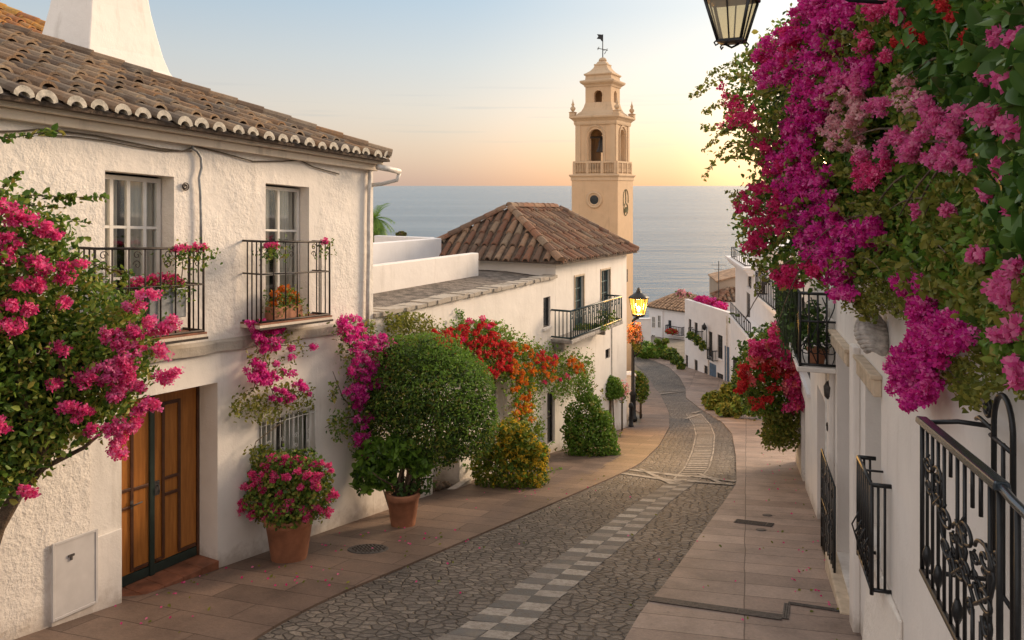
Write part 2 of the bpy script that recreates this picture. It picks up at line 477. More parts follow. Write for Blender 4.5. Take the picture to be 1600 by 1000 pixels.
def frosted():
    m, t, b = newmat('frosted_lantern_glass')
    b.inputs['Base Color'].default_value = (.80, .72, .55, 1); b.inputs['Roughness'].default_value = .5
    tr = N(t, 'ShaderNodeBsdfTransparent'); tr.inputs[0].default_value = (.90, .80, .60, 1)
    ms = N(t, 'ShaderNodeMixShader'); ms.inputs[0].default_value = .72
    t.links.new(b.outputs[0], ms.inputs[1]); t.links.new(tr.outputs[0], ms.inputs[2])
    t.links.new(ms.outputs[0], t.nodes['Material Output'].inputs[0])
    return m
M['frosted'] = frosted()

GREEN = [(.025, .05, .012), (.04, .08, .016), (.06, .105, .02), (.09, .135, .028), (.14, .16, .035), (.17, .13, .045)]
M['leaf'] = leafmat('bougainvillea_leaf', GREEN)
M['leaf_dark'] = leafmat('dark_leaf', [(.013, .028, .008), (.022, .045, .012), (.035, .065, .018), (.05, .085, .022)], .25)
M['leaf_olive'] = leafmat('olive_leaf', [(.06, .075, .018), (.09, .10, .025), (.12, .12, .03), (.16, .15, .04)], .4)
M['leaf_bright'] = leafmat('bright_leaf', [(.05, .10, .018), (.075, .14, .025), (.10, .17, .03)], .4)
M['leaf_lime'] = leafmat('lime_leaf', [(.05, .085, .012), (.08, .12, .018), (.125, .145, .022), (.18, .165, .026)], .4)
M['leaf_big'] = leafmat('glossy_large_leaf', [(.02, .05, .014), (.035, .075, .02), (.06, .11, .03)], .3, .35)
M['magenta_light'] = leafmat('light_magenta_bract', [(.74, .08, .38), (.84, .16, .48), (.88, .30, .56)], .5, .7)
M['magenta'] = leafmat('magenta_bract', [(.46, .008, .17), (.64, .02, .26), (.76, .04, .33), (.80, .10, .40)], .5, .7)
M['purple'] = leafmat('purple_magenta_bract', [(.50, .01, .24), (.64, .025, .32), (.74, .06, .40)], .5, .7)
M['crimson'] = leafmat('crimson_bract', [(.50, .010, .10), (.68, .03, .17), (.78, .08, .26)], .5, .7)
M['pink'] = leafmat('pink_bract', [(.68, .08, .30), (.78, .16, .40), (.84, .30, .48)], .5, .7)
M['palepink'] = leafmat('pale_pink_bract', [(.70, .26, .36), (.80, .42, .46), (.86, .58, .56)], .5, .7)
M['hotpink'] = leafmat('hot_pink_bract', [(.58, .02, .15), (.76, .05, .24), (.84, .11, .32), (.88, .24, .42)], .45, .7)
M['red'] = leafmat('red_flower', [(.42, .012, .02), (.58, .03, .035), (.68, .06, .06)], .4, .7)
M['orange'] = leafmat('orange_flower', [(.55, .10, .015), (.68, .17, .02), (.74, .26, .03)], .4, .7)
M['terra_petal'] = leafmat('dried_petal', [(.35, .12, .07), (.48, .20, .12), (.55, .30, .20)], .3, .7)
M['coral'] = leafmat('coral_pink_flower', [(.72, .10, .12), (.82, .18, .20), (.86, .32, .32)], .4, .7)
M['yellow'] = leafmat('yellow_flower', [(.50, .30, .02), (.62, .42, .03), (.70, .50, .06)], .4, .7)

# ------------------------------------------------------------------ setting: sea, ground, road, pavements
def ip(tab, y):
    """linear interpolation in a table of (key, value) sorted by key, extended past its ends"""
    if y <= tab[0][0]: a, b = tab[0], tab[1]
    elif y >= tab[-1][0]: a, b = tab[-2], tab[-1]
    else:
        for a, b in zip(tab[:-1], tab[1:]):
            if a[0] <= y <= b[0]: break
    return a[1] + (b[1] - a[1]) * (y - a[0]) / (b[0] - a[0])
def plan(px_y):          # pixel edge of a paved strip -> (distance, x) on the ground
    return sorted([(gY(y), (x - 800) / F * gY(y)) for x, y in px_y])
EDGE_L = plan([(400, 1000), (434, 977), (524, 932), (587, 906), (640, 884), (719, 850), (850, 794), (962, 745), (1000, 726), (1030, 697), (1046, 668), (1045, 646), (1032, 617), (1018, 597), (1004, 578), (990, 566), (960, 558)])
EDGE_R = plan([(978, 1000), (1005, 952), (1032, 925), (1076, 864), (1111, 815), (1151, 758), (1150, 714), (1144, 679), (1129, 661), (1094, 639), (1072, 622), (1071, 606), (1062, 590), (1045, 574), (1020, 563), (1005, 558)])
def smooth_tab(t, n=260, k=3):
    ys = np.linspace(t[0][0] - 6, t[-1][0], n); xs = np.array([ip(t, y) for y in ys])
    for _ in range(k): xs[1:-1] = (xs[:-2] + 2 * xs[1:-1] + xs[2:]) / 4
    return list(zip(ys, xs))
EDGE_L = smooth_tab(EDGE_L); EDGE_R = smooth_tab(EDGE_R)
def XL(Y): return ip(EDGE_L, Y)
def XR(Y): return ip(EDGE_R, Y)
def strip(name, fl, fr, Y0, Y1, n, dz, mat, cols=4, skirt=.05):
    mb = MB(); vs = []; fs = []
    ys = np.linspace(Y0, Y1, n)
    for Y in ys:
        a, b = fl(Y), fr(Y)
        for c in range(cols + 1):
            vs.append((lerp(a, b, c / cols), Y, zg(Y) + dz))
    for i in range(n - 1):
        for c in range(cols):
            k = i * (cols + 1) + c
            fs.append((k, k + 1, k + cols + 2, k + cols + 1))
    mb.add(vs, fs)
    if skirt:
        for c in (0, cols):
            for i in range(n - 1):
                p, q = Vector(vs[i * (cols + 1) + c]), Vector(vs[(i + 1) * (cols + 1) + c])
                d = Vector((0, 0, skirt)); mb.quad(p, q, q - d, p - d)
    o = mb.build(name, mat)
    return tag(o, kind='structure')

def seamat():
    m, t, b = newmat('sea_water')
    v = coords(t)
    # wave height: long swell and chop, stretched along the shore
    v1 = coords(t, R(6), (.018, .085, .05)); v2 = coords(t, R(-4), (.09, .34, .2)); v3 = coords(t, R(3), (.0016, .012, .01))
    h = math_(t, 'ADD', math_(t, 'MULTIPLY', noise(t, v1, 1.0, 5, .6), 3.2), math_(t, 'MULTIPLY', noise(t, v2, 1.0, 5, .65), 1.5))
    bump(t, b, h, .62, 1.0)
    f = noise(t, v3, 1.0, 5, .6)
    r = ramp(t.nodes, [(.35, (.03, .095, .16)), (.65, (.09, .16, .22))]); t.links.new(f, r.inputs[0])
    t.links.new(r.outputs[0], b.inputs['Base Color'])
    b.inputs['Roughness'].default_value = .20; b.inputs['IOR'].default_value = 1.33
    return m
mb = MB()
mb.quad((-60000, 95, 0), (60000, 95, 0), (60000, 90000, 0), (-60000, 90000, 0))
tag(mb.build('sea', seamat()), kind='structure')

def groundmat():
    m, t, b = newmat('stony_ground')
    v = coords(t)
    r = ramp(t.nodes, [(.3, (.13, .11, .085)), (.7, (.26, .22, .17))]); t.links.new(noise(t, v, 1.5, 8, .7), r.inputs[0])
    t.links.new(r.outputs[0], b.inputs['Base Color']); b.inputs['Roughness'].default_value = .95
    bump(t, b, noise(t, v, 20, 5, .7), .03)
    return m
strip('ground', lambda Y: -160, lambda Y: 160, -40, 150, 96, -.03, groundmat(), 4, 0)

def cobblemat():
    m, t, b = newmat('grey_cobbles')
    v0 = coords(t, R(17))
    wob = N(t, 'ShaderNodeTexNoise'); wob.inputs['Scale'].default_value = 2.2; wob.inputs['Detail'].default_value = 3
    t.links.new(v0, wob.inputs['Vector'])
    vm = N(t, 'ShaderNodeVectorMath', operation='SCALE'); t.links.new(wob.outputs['Color'], vm.inputs[0]); vm.inputs['Scale'].default_value = .16
    va = N(t, 'ShaderNodeVectorMath', operation='ADD'); t.links.new(v0, va.inputs[0]); t.links.new(vm.outputs[0], va.inputs[1])
    mp = N(t, 'ShaderNodeMapping'); mp.inputs['Scale'].default_value = (6.8, 9.8, 0); t.links.new(va.outputs[0], mp.inputs[0])
    vo = N(t, 'ShaderNodeTexVoronoi'); vo.voronoi_dimensions = '2D'; vo.feature = 'DISTANCE_TO_EDGE'; vo.inputs['Scale'].default_value = 1.0
    vo.inputs['Randomness'].default_value = .82
    vc = N(t, 'ShaderNodeTexVoronoi'); vc.voronoi_dimensions = '2D'; vc.inputs['Scale'].default_value = 1.0; vc.inputs['Randomness'].default_value = .82
    t.links.new(mp.outputs[0], vo.inputs['Vector']); t.links.new(mp.outputs[0], vc.inputs['Vector'])
    sp = N(t, 'ShaderNodeSeparateColor'); t.links.new(vc.outputs['Color'], sp.inputs[0])
    r = ramp(t.nodes, [(0, (.13, .113, .098)), (.4, (.16, .141, .124)), (.75, (.195, .17, .148)), (1, (.245, .215, .185))]); t.links.new(sp.outputs[0], r.inputs[0])
    fine = noise(t, v0, 30, 6, .7)
    rf = ramp(t.nodes, [(.3, (.50, .50, .50)), (.7, (1.25, 1.25, 1.25))]); t.links.new(fine, rf.inputs[0])
    c = mixc(t, 1.0, r.outputs[0], rf.outputs[0], 'MULTIPLY')
    big = noise(t, v0, .55, 5, .6)
    rb = ramp(t.nodes, [(.33, (.66, .66, .67)), (.66, (1.22, 1.15, 1.07))]); t.links.new(big, rb.inputs[0])
    c = mixc(t, 1.0, c, rb.outputs[0], 'MULTIPLY')
    j = ramp(t.nodes, [(.0, (0, 0, 0)), (.025, (.3, .3, .3)), (.07, (1, 1, 1))]); t.links.new(vo.outputs['Distance'], j.inputs[0])
    wr = ramp(t.nodes, [(.42, (0, 0, 0)), (.60, (.75, .75, .75))]); t.links.new(noise(t, v0, 1.7, 5, .65), wr.inputs[0])
    jw = math_(t, 'MAXIMUM', j.outputs[0], wr.outputs[0])
    c = mixc(t, jw, (.060, .052, .045), c)
    t.links.new(c, b.inputs['Base Color'])
    b.inputs['Roughness'].default_value = .62; b.inputs['Specular IOR Level'].default_value = .4
    jj = ramp(t.nodes, [(0, (0, 0, 0)), (.16, (1, 1, 1))], 'EASE'); t.links.new(vo.outputs['Distance'], jj.inputs[0])
    h = math_(t, 'ADD', math_(t, 'MULTIPLY', jj.outputs[0], 1.0), math_(t, 'MULTIPLY', fine, .5))
    h = math_(t, 'ADD', h, math_(t, 'MULTIPLY', sp.outputs[1], .5))
    bump(t, b, h, .032)
    return m
def slabmat(name, rot, bw, bh, c1, c2, mortar, off=.5, rough=.6):
    m, t, b = newmat(name)
    v = coords(t, rot)
    wob = N(t, 'ShaderNodeTexNoise'); wob.inputs['Scale'].default_value = 1.1; t.links.new(v, wob.inputs['Vector'])
    vm = N(t, 'ShaderNodeVectorMath', operation='SCALE'); t.links.new(wob.outputs['Color'], vm.inputs[0]); vm.inputs['Scale'].default_value = .05
    va = N(t, 'ShaderNodeVectorMath', operation='ADD'); t.links.new(v, va.inputs[0]); t.links.new(vm.outputs[0], va.inputs[1])
    br = N(t, 'ShaderNodeTexBrick'); br.offset = off
    br.inputs['Scale'].default_value = 1; br.inputs['Brick Width'].default_value = bw; br.inputs['Row Height'].default_value = bh
    br.inputs['Mortar Size'].default_value = .007; br.inputs['Mortar Smooth'].default_value = .25; br.inputs['Bias'].default_value = -.1
    br.inputs['Color1'].default_value = (*c1, 1); br.inputs['Color2'].default_value = (*c2, 1); br.inputs['Mortar'].default_value = (*mortar, 1)
    t.links.new(va.outputs[0], br.inputs['Vector'])
    f = noise(t, v, 1.1, 8, .68)
    r = ramp(t.nodes, [(.25, (.50, .49, .49)), (.5, (.95, .94, .93)), (.74, (1.3, 1.24, 1.18))]); t.links.new(f, r.inputs[0])
    c = mixc(t, 1.0, br.outputs['Color'], r.outputs[0], 'MULTIPLY')
    g = noise(t, v, 26, 6, .7)
    rg = ramp(t.nodes, [(.3, (.80, .80, .80)), (.7, (1.1, 1.1, 1.1))]); t.links.new(g, rg.inputs[0])
    c = mixc(t, 1.0, c, rg.outputs[0], 'MULTIPLY')
    sv = coords(t, rot, (3, 3, 3)); sn = noise(t, sv, 2.6, 2)
    rs = ramp(t.nodes, [(.68, (0, 0, 0)), (.76, (.55, .55, .55))]); t.links.new(sn, rs.inputs[0])
    c = mixc(t, rs.outputs[0], c, (.10, .075, .06))
    t.links.new(c, b.inputs['Base Color']); b.inputs['Roughness'].default_value = rough; b.inputs['Specular IOR Level'].default_value = .4
    inv = math_(t, 'SUBTRACT', 1.0, br.outputs['Fac'])
    h = math_(t, 'ADD', inv, math_(t, 'MULTIPLY', g, .4))
    bump(t, b, h, .012)
    return m
def WL_X(Y): return -9.158 + .50833 * Y
def WR_X(Y): return 1.2 + .305 * Y
strip('road', lambda Y: XL(Y) - .05, lambda Y: XR(Y) + .05, -2, 54.5, 240, 0, cobblemat(), 6, 0)
strip('pavement_left', lambda Y: min(WL_X(Y) - .6, XL(Y) - .3) if Y < 26 else min(5.0, XL(Y) - 1.0), XL, -2, 46, 220, .03,
      slabmat('brown_stone_slabs', R(22), 1.35, .48, (.145, .10, .077), (.23, .16, .122), (.085, .058, .044)), 4, .06)
strip('pavement_right', XR, lambda Y: max(WR_X(Y) + .8, XR(Y) + .3) if Y < 30 else max(13.0, XR(Y) + 1), -2, 54.5, 240, .03,
      slabmat('pink_stone_slabs', R(17), 1.55, .46, (.25, .185, .152), (.36, .275, .228), (.11, .08, .066), .0), 4, .06)

# light paving set into the road: two staggered columns of blocks, then a narrow ladder band
def lightstone():
    return tilemat('pale_paving_stone', [(.21, .185, .16), (.29, .255, .22), (.42, .37, .315), (.34, .30, .255)], .65)
M['pale'] = lightstone()
M['darkblock'] = tilemat('dark_paving_stone', [(.10, .095, .09), (.13, .125, .115), (.16, .15, .14)], .65)
cen = smooth_tab(plan([(700, 1020), (740, 1000), (775, 979), (831, 932), (884, 891), (925, 861), (955, 839), (992, 809), (1022, 784), (1054, 762), (1076, 748)]), 300, 6)
mb = MB(); md = MB()
Y = 6.6; k = 0
rs = random.Random(3)
def gp(x, Y, dz): return Vector((x, Y, zg(Y) + dz))
while Y < gY(750):
    L = .205 + rs.uniform(-.02, .02); hw = .33 - max(0, (Y - 10)) * .012
    for side in (-1, 1):
        light = (k + (side > 0)) % 2 == 0
        q = []
        for (s, f) in ((0, 0), (1, 0), (1, 1), (0, 1)):
            yy = Y + f * L + rs.uniform(-.012, .012) + (.0 if side < 0 else .02)
            sx = (s * hw * side) + rs.uniform(-.012, .012)
            q.append(gp(ip(cen, yy) + sx, yy - sx * .25, .005))
        dst = mb if light else md
        cx = sum((p for p in q), Vector()) / 4
        top = [cx + (p - cx) * .95 + Vector((0, 0, .003)) for p in q]
        dst.add(q + top, [(4, 5, 6, 7), (0, 1, 5, 4), (1, 2, 6, 5), (2, 3, 7, 6), (3, 0, 4, 7)])
    Y += L; k += 1
cen2 = smooth_tab(plan([(1074, 748), (1089, 731), (1098, 706), (1102, 680), (1097, 664), (1083, 646)]), 200, 4)
Y = gY(749)
while Y < gY(647):
    L = .26; hw = .24
    q = [gp(ip(cen2, yy) + sx, yy, .005) for (sx, yy) in ((-hw, Y), (hw, Y), (hw, Y + L * .62), (-hw, Y + L * .62))]
    top = [p + Vector((0, 0, .003)) for p in q]
    mb.add(q + top, [(4, 5, 6, 7), (0, 1, 5, 4), (1, 2, 6, 5), (2, 3, 7, 6), (3, 0, 4, 7)])
    for sgn in (-1, 1):
        e = [gp(ip(cen2, yy) + sgn * (hw + d), yy, .007) for (d, yy) in ((.02, Y), (.065, Y), (.065, Y + L), (.02, Y + L))]
        mb.quad(*e)
    Y += L
def line(a, b, w0, w1, dz):
    p, q = G(*a), G(*b)
    n = 10; prev = None
    for i in range(n + 1):
        c = p.lerp(q, i / n); w = lerp(w0, w1, i / n)
        t = (q - p); s = Vector((-t.y, t.x, 0)).normalized() * w / 2
        cur = (Vector((c.x - s.x, c.y - s.y, zg(c.y - s.y) + dz)), Vector((c.x + s.x, c.y + s.y, zg(c.y + s.y) + dz)))
        if prev: mb.quad(prev[0], cur[0], cur[1], prev[1])
        prev = cur
for i, (a, b, w0, w1) in enumerate([((974, 733), (1066, 744), .16, .22), ((972, 740), (1062, 753), .16, .22), ((1000, 733), (1052, 757), .1, .16),
                     ((1082, 744), (1149, 753), .24, .14), ((1074, 752), (1146, 758), .22, .14), ((1092, 741), (1130, 757), .1, .12),
                     ((1094, 648), (1071, 655), .16, .12), ((1083, 646), (1094, 643), .2, .12), ((1010, 613), (1060, 611), .3, .2), ((1025, 617), (1068, 612), .3, .2)]):
    line(a, b, w0, w1, .009 + i * .002)
tag(mb.build('road_marking_pale_blocks', M['pale']), kind='structure')
tag(md.build('road_marking_dark_blocks', M['darkblock']), kind='structure')

# ------------------------------------------------------------------ foliage engine
def rng(s): return np.random.default_rng(s)
def clumpy(p, sc, seed=0):
    """cheap 3-D variation in -1..1"""
    r = rng(seed + 991); q = p * sc; o = np.zeros(len(p))
    for k in range(5):
        a = r.normal(size=(3, 3)) * (1 + .35 * k); ph = r.uniform(0, 6.28, 3)
        w = np.sin(q @ a + ph); o += w[:, 0] * w[:, 1] + .5 * w[:, 2]
    return o / 5
def in_poly(poly, x, y):
    poly = np.array(poly, float); ins = np.zeros(len(x), bool); j = len(poly) - 1
    for i in range(len(poly)):
        xi, yi = poly[i]; xj, yj = poly[j]
        c = ((yi > y) != (yj > y)) & (x < (xj - xi) * (y - yi) / (yj - yi + 1e-12) + xi)
        ins ^= c; j = i
    return ins
def poly_pts(poly, n, depth, thick, seed, gap=-.35, sc=3.0, ragged=8.0, front=False):
    """points in a mass whose outline in plan and height comes from the polygon, with real depth"""
    r = rng(seed); poly = np.array(poly, float)
    lo, hi = poly.min(0), poly.max(0); res = []; tot = 0
    while tot < n:
        x = r.uniform(lo[0], hi[0], n * 2); y = r.uniform(lo[1], hi[1], n * 2)
        k = in_poly(poly, x + r.normal(0, ragged, n * 2), y + r.normal(0, ragged, n * 2))
        x, y = x[k], y[k]
        t = r.uniform(0, 1, len(x))
        if front: t = t ** 2 * .6
        Yv = np.array([depth(a, b) for a, b in zip(x, y)]) + (t - .5) * thick
        p = np.stack([(x - 800) / F * Yv, Yv, ZC - (y - 290) / F * Yv], 1)
        k = clumpy(p, sc, seed) > gap
        res.append(p[k]); tot += k.sum()
        if len(x) == 0: break
    return np.concatenate(res)[:n]
def ell_pts(clumps, n, seed, shell=.55):
    r = rng(seed); w = np.array([c[1][0] * c[1][1] + c[1][1] * c[1][2] for c in clumps]); w = w / w.sum()
    idx = r.choice(len(clumps), n, p=w)
    d = r.normal(size=(n, 3)); d /= np.linalg.norm(d, axis=1)[:, None]
    rad = shell + (1.05 - shell) * r.uniform(0, 1, n) ** .7
    c = np.array([tuple(k[0]) for k in clumps])[idx]; rr = np.array([k[1] for k in clumps])[idx]
    p = c + d * rr * rad[:, None]
    p = p + d * rr * (.30 * clumpy(p / rr.mean(), 2.2, seed // 10))[:, None]
    return p, d
def leaf_mesh(name, p, size, mat, parent=None, seed=0, out=None, aspect=.55, up=.5, fold=.25, jit=1.0, sv=.35):
    r = rng(seed + 5); n = len(p)
    nm = r.normal(size=(n, 3)) * jit
    nm[:, 2] += up; nm[:, 1] -= up * .4
    if out is not None: nm += out * .8
    nm /= np.linalg.norm(nm, axis=1)[:, None] + 1e-9
    t = r.normal(size=(n, 3)); t[:, 2] -= .35
    t -= nm * (t * nm).sum(1)[:, None]; t /= np.linalg.norm(t, axis=1)[:, None] + 1e-9
    b = np.cross(nm, t)
    L = (size * (1 + sv * r.uniform(-1, 1, n)))[:, None]; Wd = L * aspect * r.uniform(.8, 1.2, n)[:, None]
    sp = p - t * L * .5
    dn = nm * L * fold
    v = np.empty((n, 6, 3))
    v[:, 0] = sp
    v[:, 1] = sp + t * L * .30 + b * Wd * .5 + dn * .5
    v[:, 2] = sp + t * L * .68 + b * Wd * .38 + dn * .3
    v[:, 3] = sp + t * L - dn * .35
    v[:, 4] = sp + t * L * .68 - b * Wd * .38 + dn * .3
    v[:, 5] = sp + t * L * .30 - b * Wd * .5 + dn * .5
    base = (np.arange(n) * 6)[:, None]
    f = np.concatenate([base + np.array([[0, 3, 2, 1]]), base + np.array([[0, 5, 4, 3]])], 1).reshape(-1, 4)
    return mesh_quads(name, v.reshape(-1, 3), f, mat, parent)
def fine_leaves(name, p, size, mat, parent=None, seed=0, up=.5, aspect=.55, sv=.25, droop=.35):
    """larger leaves seen close: pointed oval blades, folded on the midrib and curving along their length"""
    r = rng(seed + 5); n = len(p)
    nm = r.normal(size=(n, 3)) * .8; nm[:, 2] += up; nm[:, 1] -= up * .9; nm /= np.linalg.norm(nm, axis=1)[:, None]
    t = r.normal(size=(n, 3)) * .8; t[:, 2] -= .8; t -= nm * (t * nm).sum(1)[:, None]; t /= np.linalg.norm(t, axis=1)[:, None]
    b = np.cross(nm, t); L = (size * (1 + sv * r.uniform(-1, 1, n)))[:, None]; Wd = L * aspect * r.uniform(.85, 1.15, n)[:, None]
    T = [0, .10, .25, .42, .60, .78, .91, 1.0]; Wp = [.02, .28, .46, .50, .43, .26, .10, .0]
    v = np.empty((n, len(T) * 3, 3)); bend = (droop * r.uniform(.2, 1.4, n))[:, None]
    for i, (tt, w) in enumerate(zip(T, Wp)):
        c = p + t * L * (tt - .5) - nm * L * bend * tt * tt
        v[:, i * 3 + 1] = c
        v[:, i * 3] = c + b * Wd * w + nm * Wd * w * .35; v[:, i * 3 + 2] = c - b * Wd * w + nm * Wd * w * .35
    q = []
    for i in range(len(T) - 1):
        a = i * 3; q += [[a, a + 1, a + 4, a + 3], [a + 1, a + 2, a + 5, a + 4]]
    f = ((np.arange(n) * len(T) * 3)[:, None, None] + np.array(q)[None]).reshape(-1, 4)
    o = mesh_quads(name, v.reshape(-1, 3), f, mat, parent)
    o.data.polygons.foreach_set('use_smooth', [True] * len(o.data.polygons))
    return o
def mesh_quads(name, v, f, mats, parent, mi=None):
    me = bpy.data.meshes.new(name)
    me.vertices.add(len(v)); me.vertices.foreach_set('co', np.ascontiguousarray(v, np.float32).ravel())
    me.loops.add(f.size); me.loops.foreach_set('vertex_index', np.ascontiguousarray(f, np.int32).ravel())
    me.polygons.add(len(f)); me.polygons.foreach_set('loop_start', np.arange(len(f), dtype=np.int32) * 4)
    for q in (mats if isinstance(mats, (list, tuple)) else [mats]): me.materials.append(q)
    if mi is not None: me.polygons.foreach_set('material_index', np.ascontiguousarray(mi, np.int32))
    me.update(calc_edges=True); me.validate()
    o = bpy.data.objects.new(name, me); COL.objects.link(o)
    if parent is not None: attach(o, parent)
    return o
def bract_mesh(name, groups, parent, seed=0):
    """groups: list of (points Nx3, bract size, material); each floret is three cupped bracts"""
    V = []; Fc = []; MI = []; mats = []; off = 0
    r = rng(seed + 17)
    g2 = []
    for (p, size, mat) in groups:          # a share of paler bracts mixed into the magenta heads
        if mat in (M['magenta'], M['purple']) and len(p) > 30:
            a, b_, c_ = split3(p, seed + len(p)); g2 += [(a, size, mat), (b_, size, M['magenta_light']), (c_, size, M['magenta'] if mat is M['purple'] else M['purple'])]
        else: g2.append((p, size, mat))
    for gi, (p, size, mat) in enumerate(g2):
        if len(p) == 0: continue
        if mat not in mats: mats.append(mat)
        mi = mats.index(mat); n = len(p)
        ax = r.normal(size=(n, 3)); ax[:, 1] -= .5; ax[:, 2] += .25; ax /= np.linalg.norm(ax, axis=1)[:, None]
        a = np.cross(ax, r.normal(size=(n, 3))); a /= np.linalg.norm(a, axis=1)[:, None]; b = np.cross(ax, a)
        s = (size * r.uniform(.7, 1.25, n))[:, None]
        for k in range(3):
            th = 2.094 * k + r.uniform(-.3, .3, n)
            d = a * np.cos(th)[:, None] + b * np.sin(th)[:, None]; e = np.cross(ax, d)
            v = np.empty((n, 4, 3))
            v[:, 0] = p
            v[:, 1] = p + d * s * .55 + e * s * .42 + ax * s * .30
            v[:, 2] = p + d * s * 1.0 + ax * s * r.uniform(.05, .5, n)[:, None]
            v[:, 3] = p + d * s * .55 - e * s * .42 + ax * s * .30
            V.append(v.reshape(-1, 3)); f = (np.arange(n) * 4)[:, None] + np.array([[0, 1, 2, 3]]) + off
            Fc.append(f); MI.append(np.full(n, mi)); off += n * 4
    return mesh_quads(name, np.concatenate(V), np.concatenate(Fc), mats, parent, np.concatenate(MI))
def heads(centres, rad, per, seed, flat=.8):
    """flower heads: florets packed in the outer part of small rounded clusters"""
    r = rng(seed + 3); c = np.asarray(centres, float); n = len(c)
    d = r.normal(size=(n, per, 3)); d /= np.linalg.norm(d, axis=2)[..., None]
    rr = rad * r.uniform(.65, 1.3, (n, 1, 1)) * r.uniform(.45, 1.0, (n, per, 1))
    d[..., 2] *= flat
    return (c[:, None, :] + d * rr).reshape(-1, 3)
def split3(p, seed, w=(.5, .75)):
    k = rng(seed).uniform(0, 1, len(p)); return p[k < w[0]], p[(k >= w[0]) & (k < w[1])], p[k >= w[1]]
def px_heads(lst, depth, rad, per, seed, jx=0):
    r = rng(seed)
    cs = [P(x + r.uniform(-jx, jx), y + r.uniform(-jx, jx), depth(x, y)) for x, y in lst]
    return heads([tuple(c) for c in cs], rad, per, seed)
def twigs(mb, starts, seed, ln=.5, r=.006, k=5, droop=.25, dirn=None):
    rr = random.Random(seed)
    for s in starts:
        p = Vector(s); d = Vector((rr.gauss(0, 1), rr.gauss(0, 1), rr.gauss(.3, .6))).normalized()
        d = (d * .45 + Vector(dirn if dirn is not None else (0, 0, 1))).normalized()
        pts = [p.copy()]
        for i in range(k):
            d = (d + Vector((rr.gauss(0, .25), rr.gauss(0, .25), -droop * .1 + rr.gauss(0, .12)))).normalized()
            p = p + d * ln / k; pts.append(p.copy())
        mb.tube(pts, r, 4, 0, r * .4, False)
def spray(px, n, depth, size, seed, spread=5):
    """leaves strung along a drooping twig given as pixel points; returns leaf points and twig points"""
    pts = [P(x, y, depth(x, y)) for x, y in px]
    r = rng(seed); res = []
    for i in range(n):
        t = r.uniform(0, len(pts) - 1.001); k = int(t)
        q = pts[k].lerp(pts[k + 1], t - k)
        res.append(np.array(q) + r.normal(0, size * .45, 3))
    return np.array(res), pts

# ------------------------------------------------------------------ building helpers
def roof_slope(mb, mapf, poly, spacing, length, rad, seed, eave_ring=None, m_under=1, tile_range=None):
    """barrel tiles on a sloping face; poly in (along eave s, plan distance up t); mapf(s,t,h) gives the point h above the slope"""
    rr = random.Random(seed)
    mb.add([mapf(s, t, -.01) for s, t in poly], [tuple(range(len(poly)))], m_under)
    pa = np.array(poly)
    s0, s1 = pa[:, 0].min(), pa[:, 0].max(); t1 = pa[:, 1].max()
    ns = int((s1 - s0) / spacing); ntile = int(t1 / length) + 1
    cand = [(s0 + (i + .5) * (s1 - s0) / ns, j) for i in range(ns) for j in range(ntile)]
    S = np.array([c[0] for c in cand]); T = np.array([c[1] * length + length * .5 for c in cand])
    ok = in_poly(poly, S, np.minimum(T, t1 * .999) - length * .2)
    K = 6
    def tmax(s):
        best = 0
        for (p_, q_) in zip(poly, poly[1:] + poly[:1]):
            lo_, hi_ = min(p_[0], q_[0]), max(p_[0], q_[0])
            if lo_ <= s <= hi_ and hi_ - lo_ > 1e-6: best = max(best, p_[1] + (q_[1] - p_[1]) * (s - p_[0]) / (q_[0] - p_[0]))
        return best
    for (s, j), g in zip(cand, ok):
        if not g: continue
        if tile_range and not tile_range(s, j * length): continue
        a = j * length - (.05 if j == 0 else 0) + rr.uniform(-.025, .025); b = min(a + length * 1.12, tmax(s) + .03)
        if b - a < .06: continue
        s_ = s + rr.uniform(-.018, .018); sk = rr.uniform(-.025, .025); rz = rad * rr.uniform(.88, 1.08); hz = rr.uniform(-.012, .022)
        vs = []
        for (t, rad_, hh, ds) in ((a, rz, .03 + hz, 0), (b, rz * .84, .0 + hz, sk)):
            for k in range(K + 1):
                ph = math.pi * k / K
                vs.append(mapf(s_ + ds + rad_ * math.cos(ph), t, hh + rad_ * math.sin(ph) * .9))
            if t == a:
                for k in range(K + 1):
                    ph = math.pi * k / K
                    vs.append(mapf(s_ + rad_ * .72 * math.cos(ph), a, hh + rad_ * .72 * math.sin(ph) * .9 - .004))
        n = K + 1
        fs = [(k, k + 1, 2 * n + k + 1, 2 * n + k) for k in range(K)] + [(k, k + 1, n + k + 1, n + k) for k in range(K)]
        mb.add(vs, fs, 0)
        if j == 0 and eave_ring is not None:
            vs = []
            for (q, tt) in ((1.04, a - .012), (.60, a - .012)):
                for k in range(K * 2 + 1):
                    ph = math.pi * k / (K * 2)
                    vs.append(mapf(s_ + rz * q * math.cos(ph), tt, .026 + hz + rz * q * math.sin(ph) * .95 - (.0 if q > 1 else .02)))
            n = K * 2 + 1
            vs += [mapf(s_ + rz * .60 * math.cos(math.pi * k / (K * 2)), a + .12, hz + rz * .6 * math.sin(math.pi * k / (K * 2)) * .95) for k in range(n)]
            eave_ring.add(vs, [(k, k + 1, n + k + 1, n + k) for k in range(n - 1)] + [(n + k, n + k + 1, 2 * n + k + 1, 2 * n + k) for k in range(n - 1)], 0)
        # no channel tiles; the dark underlay stands in between columns
        if j == 0:
            pass
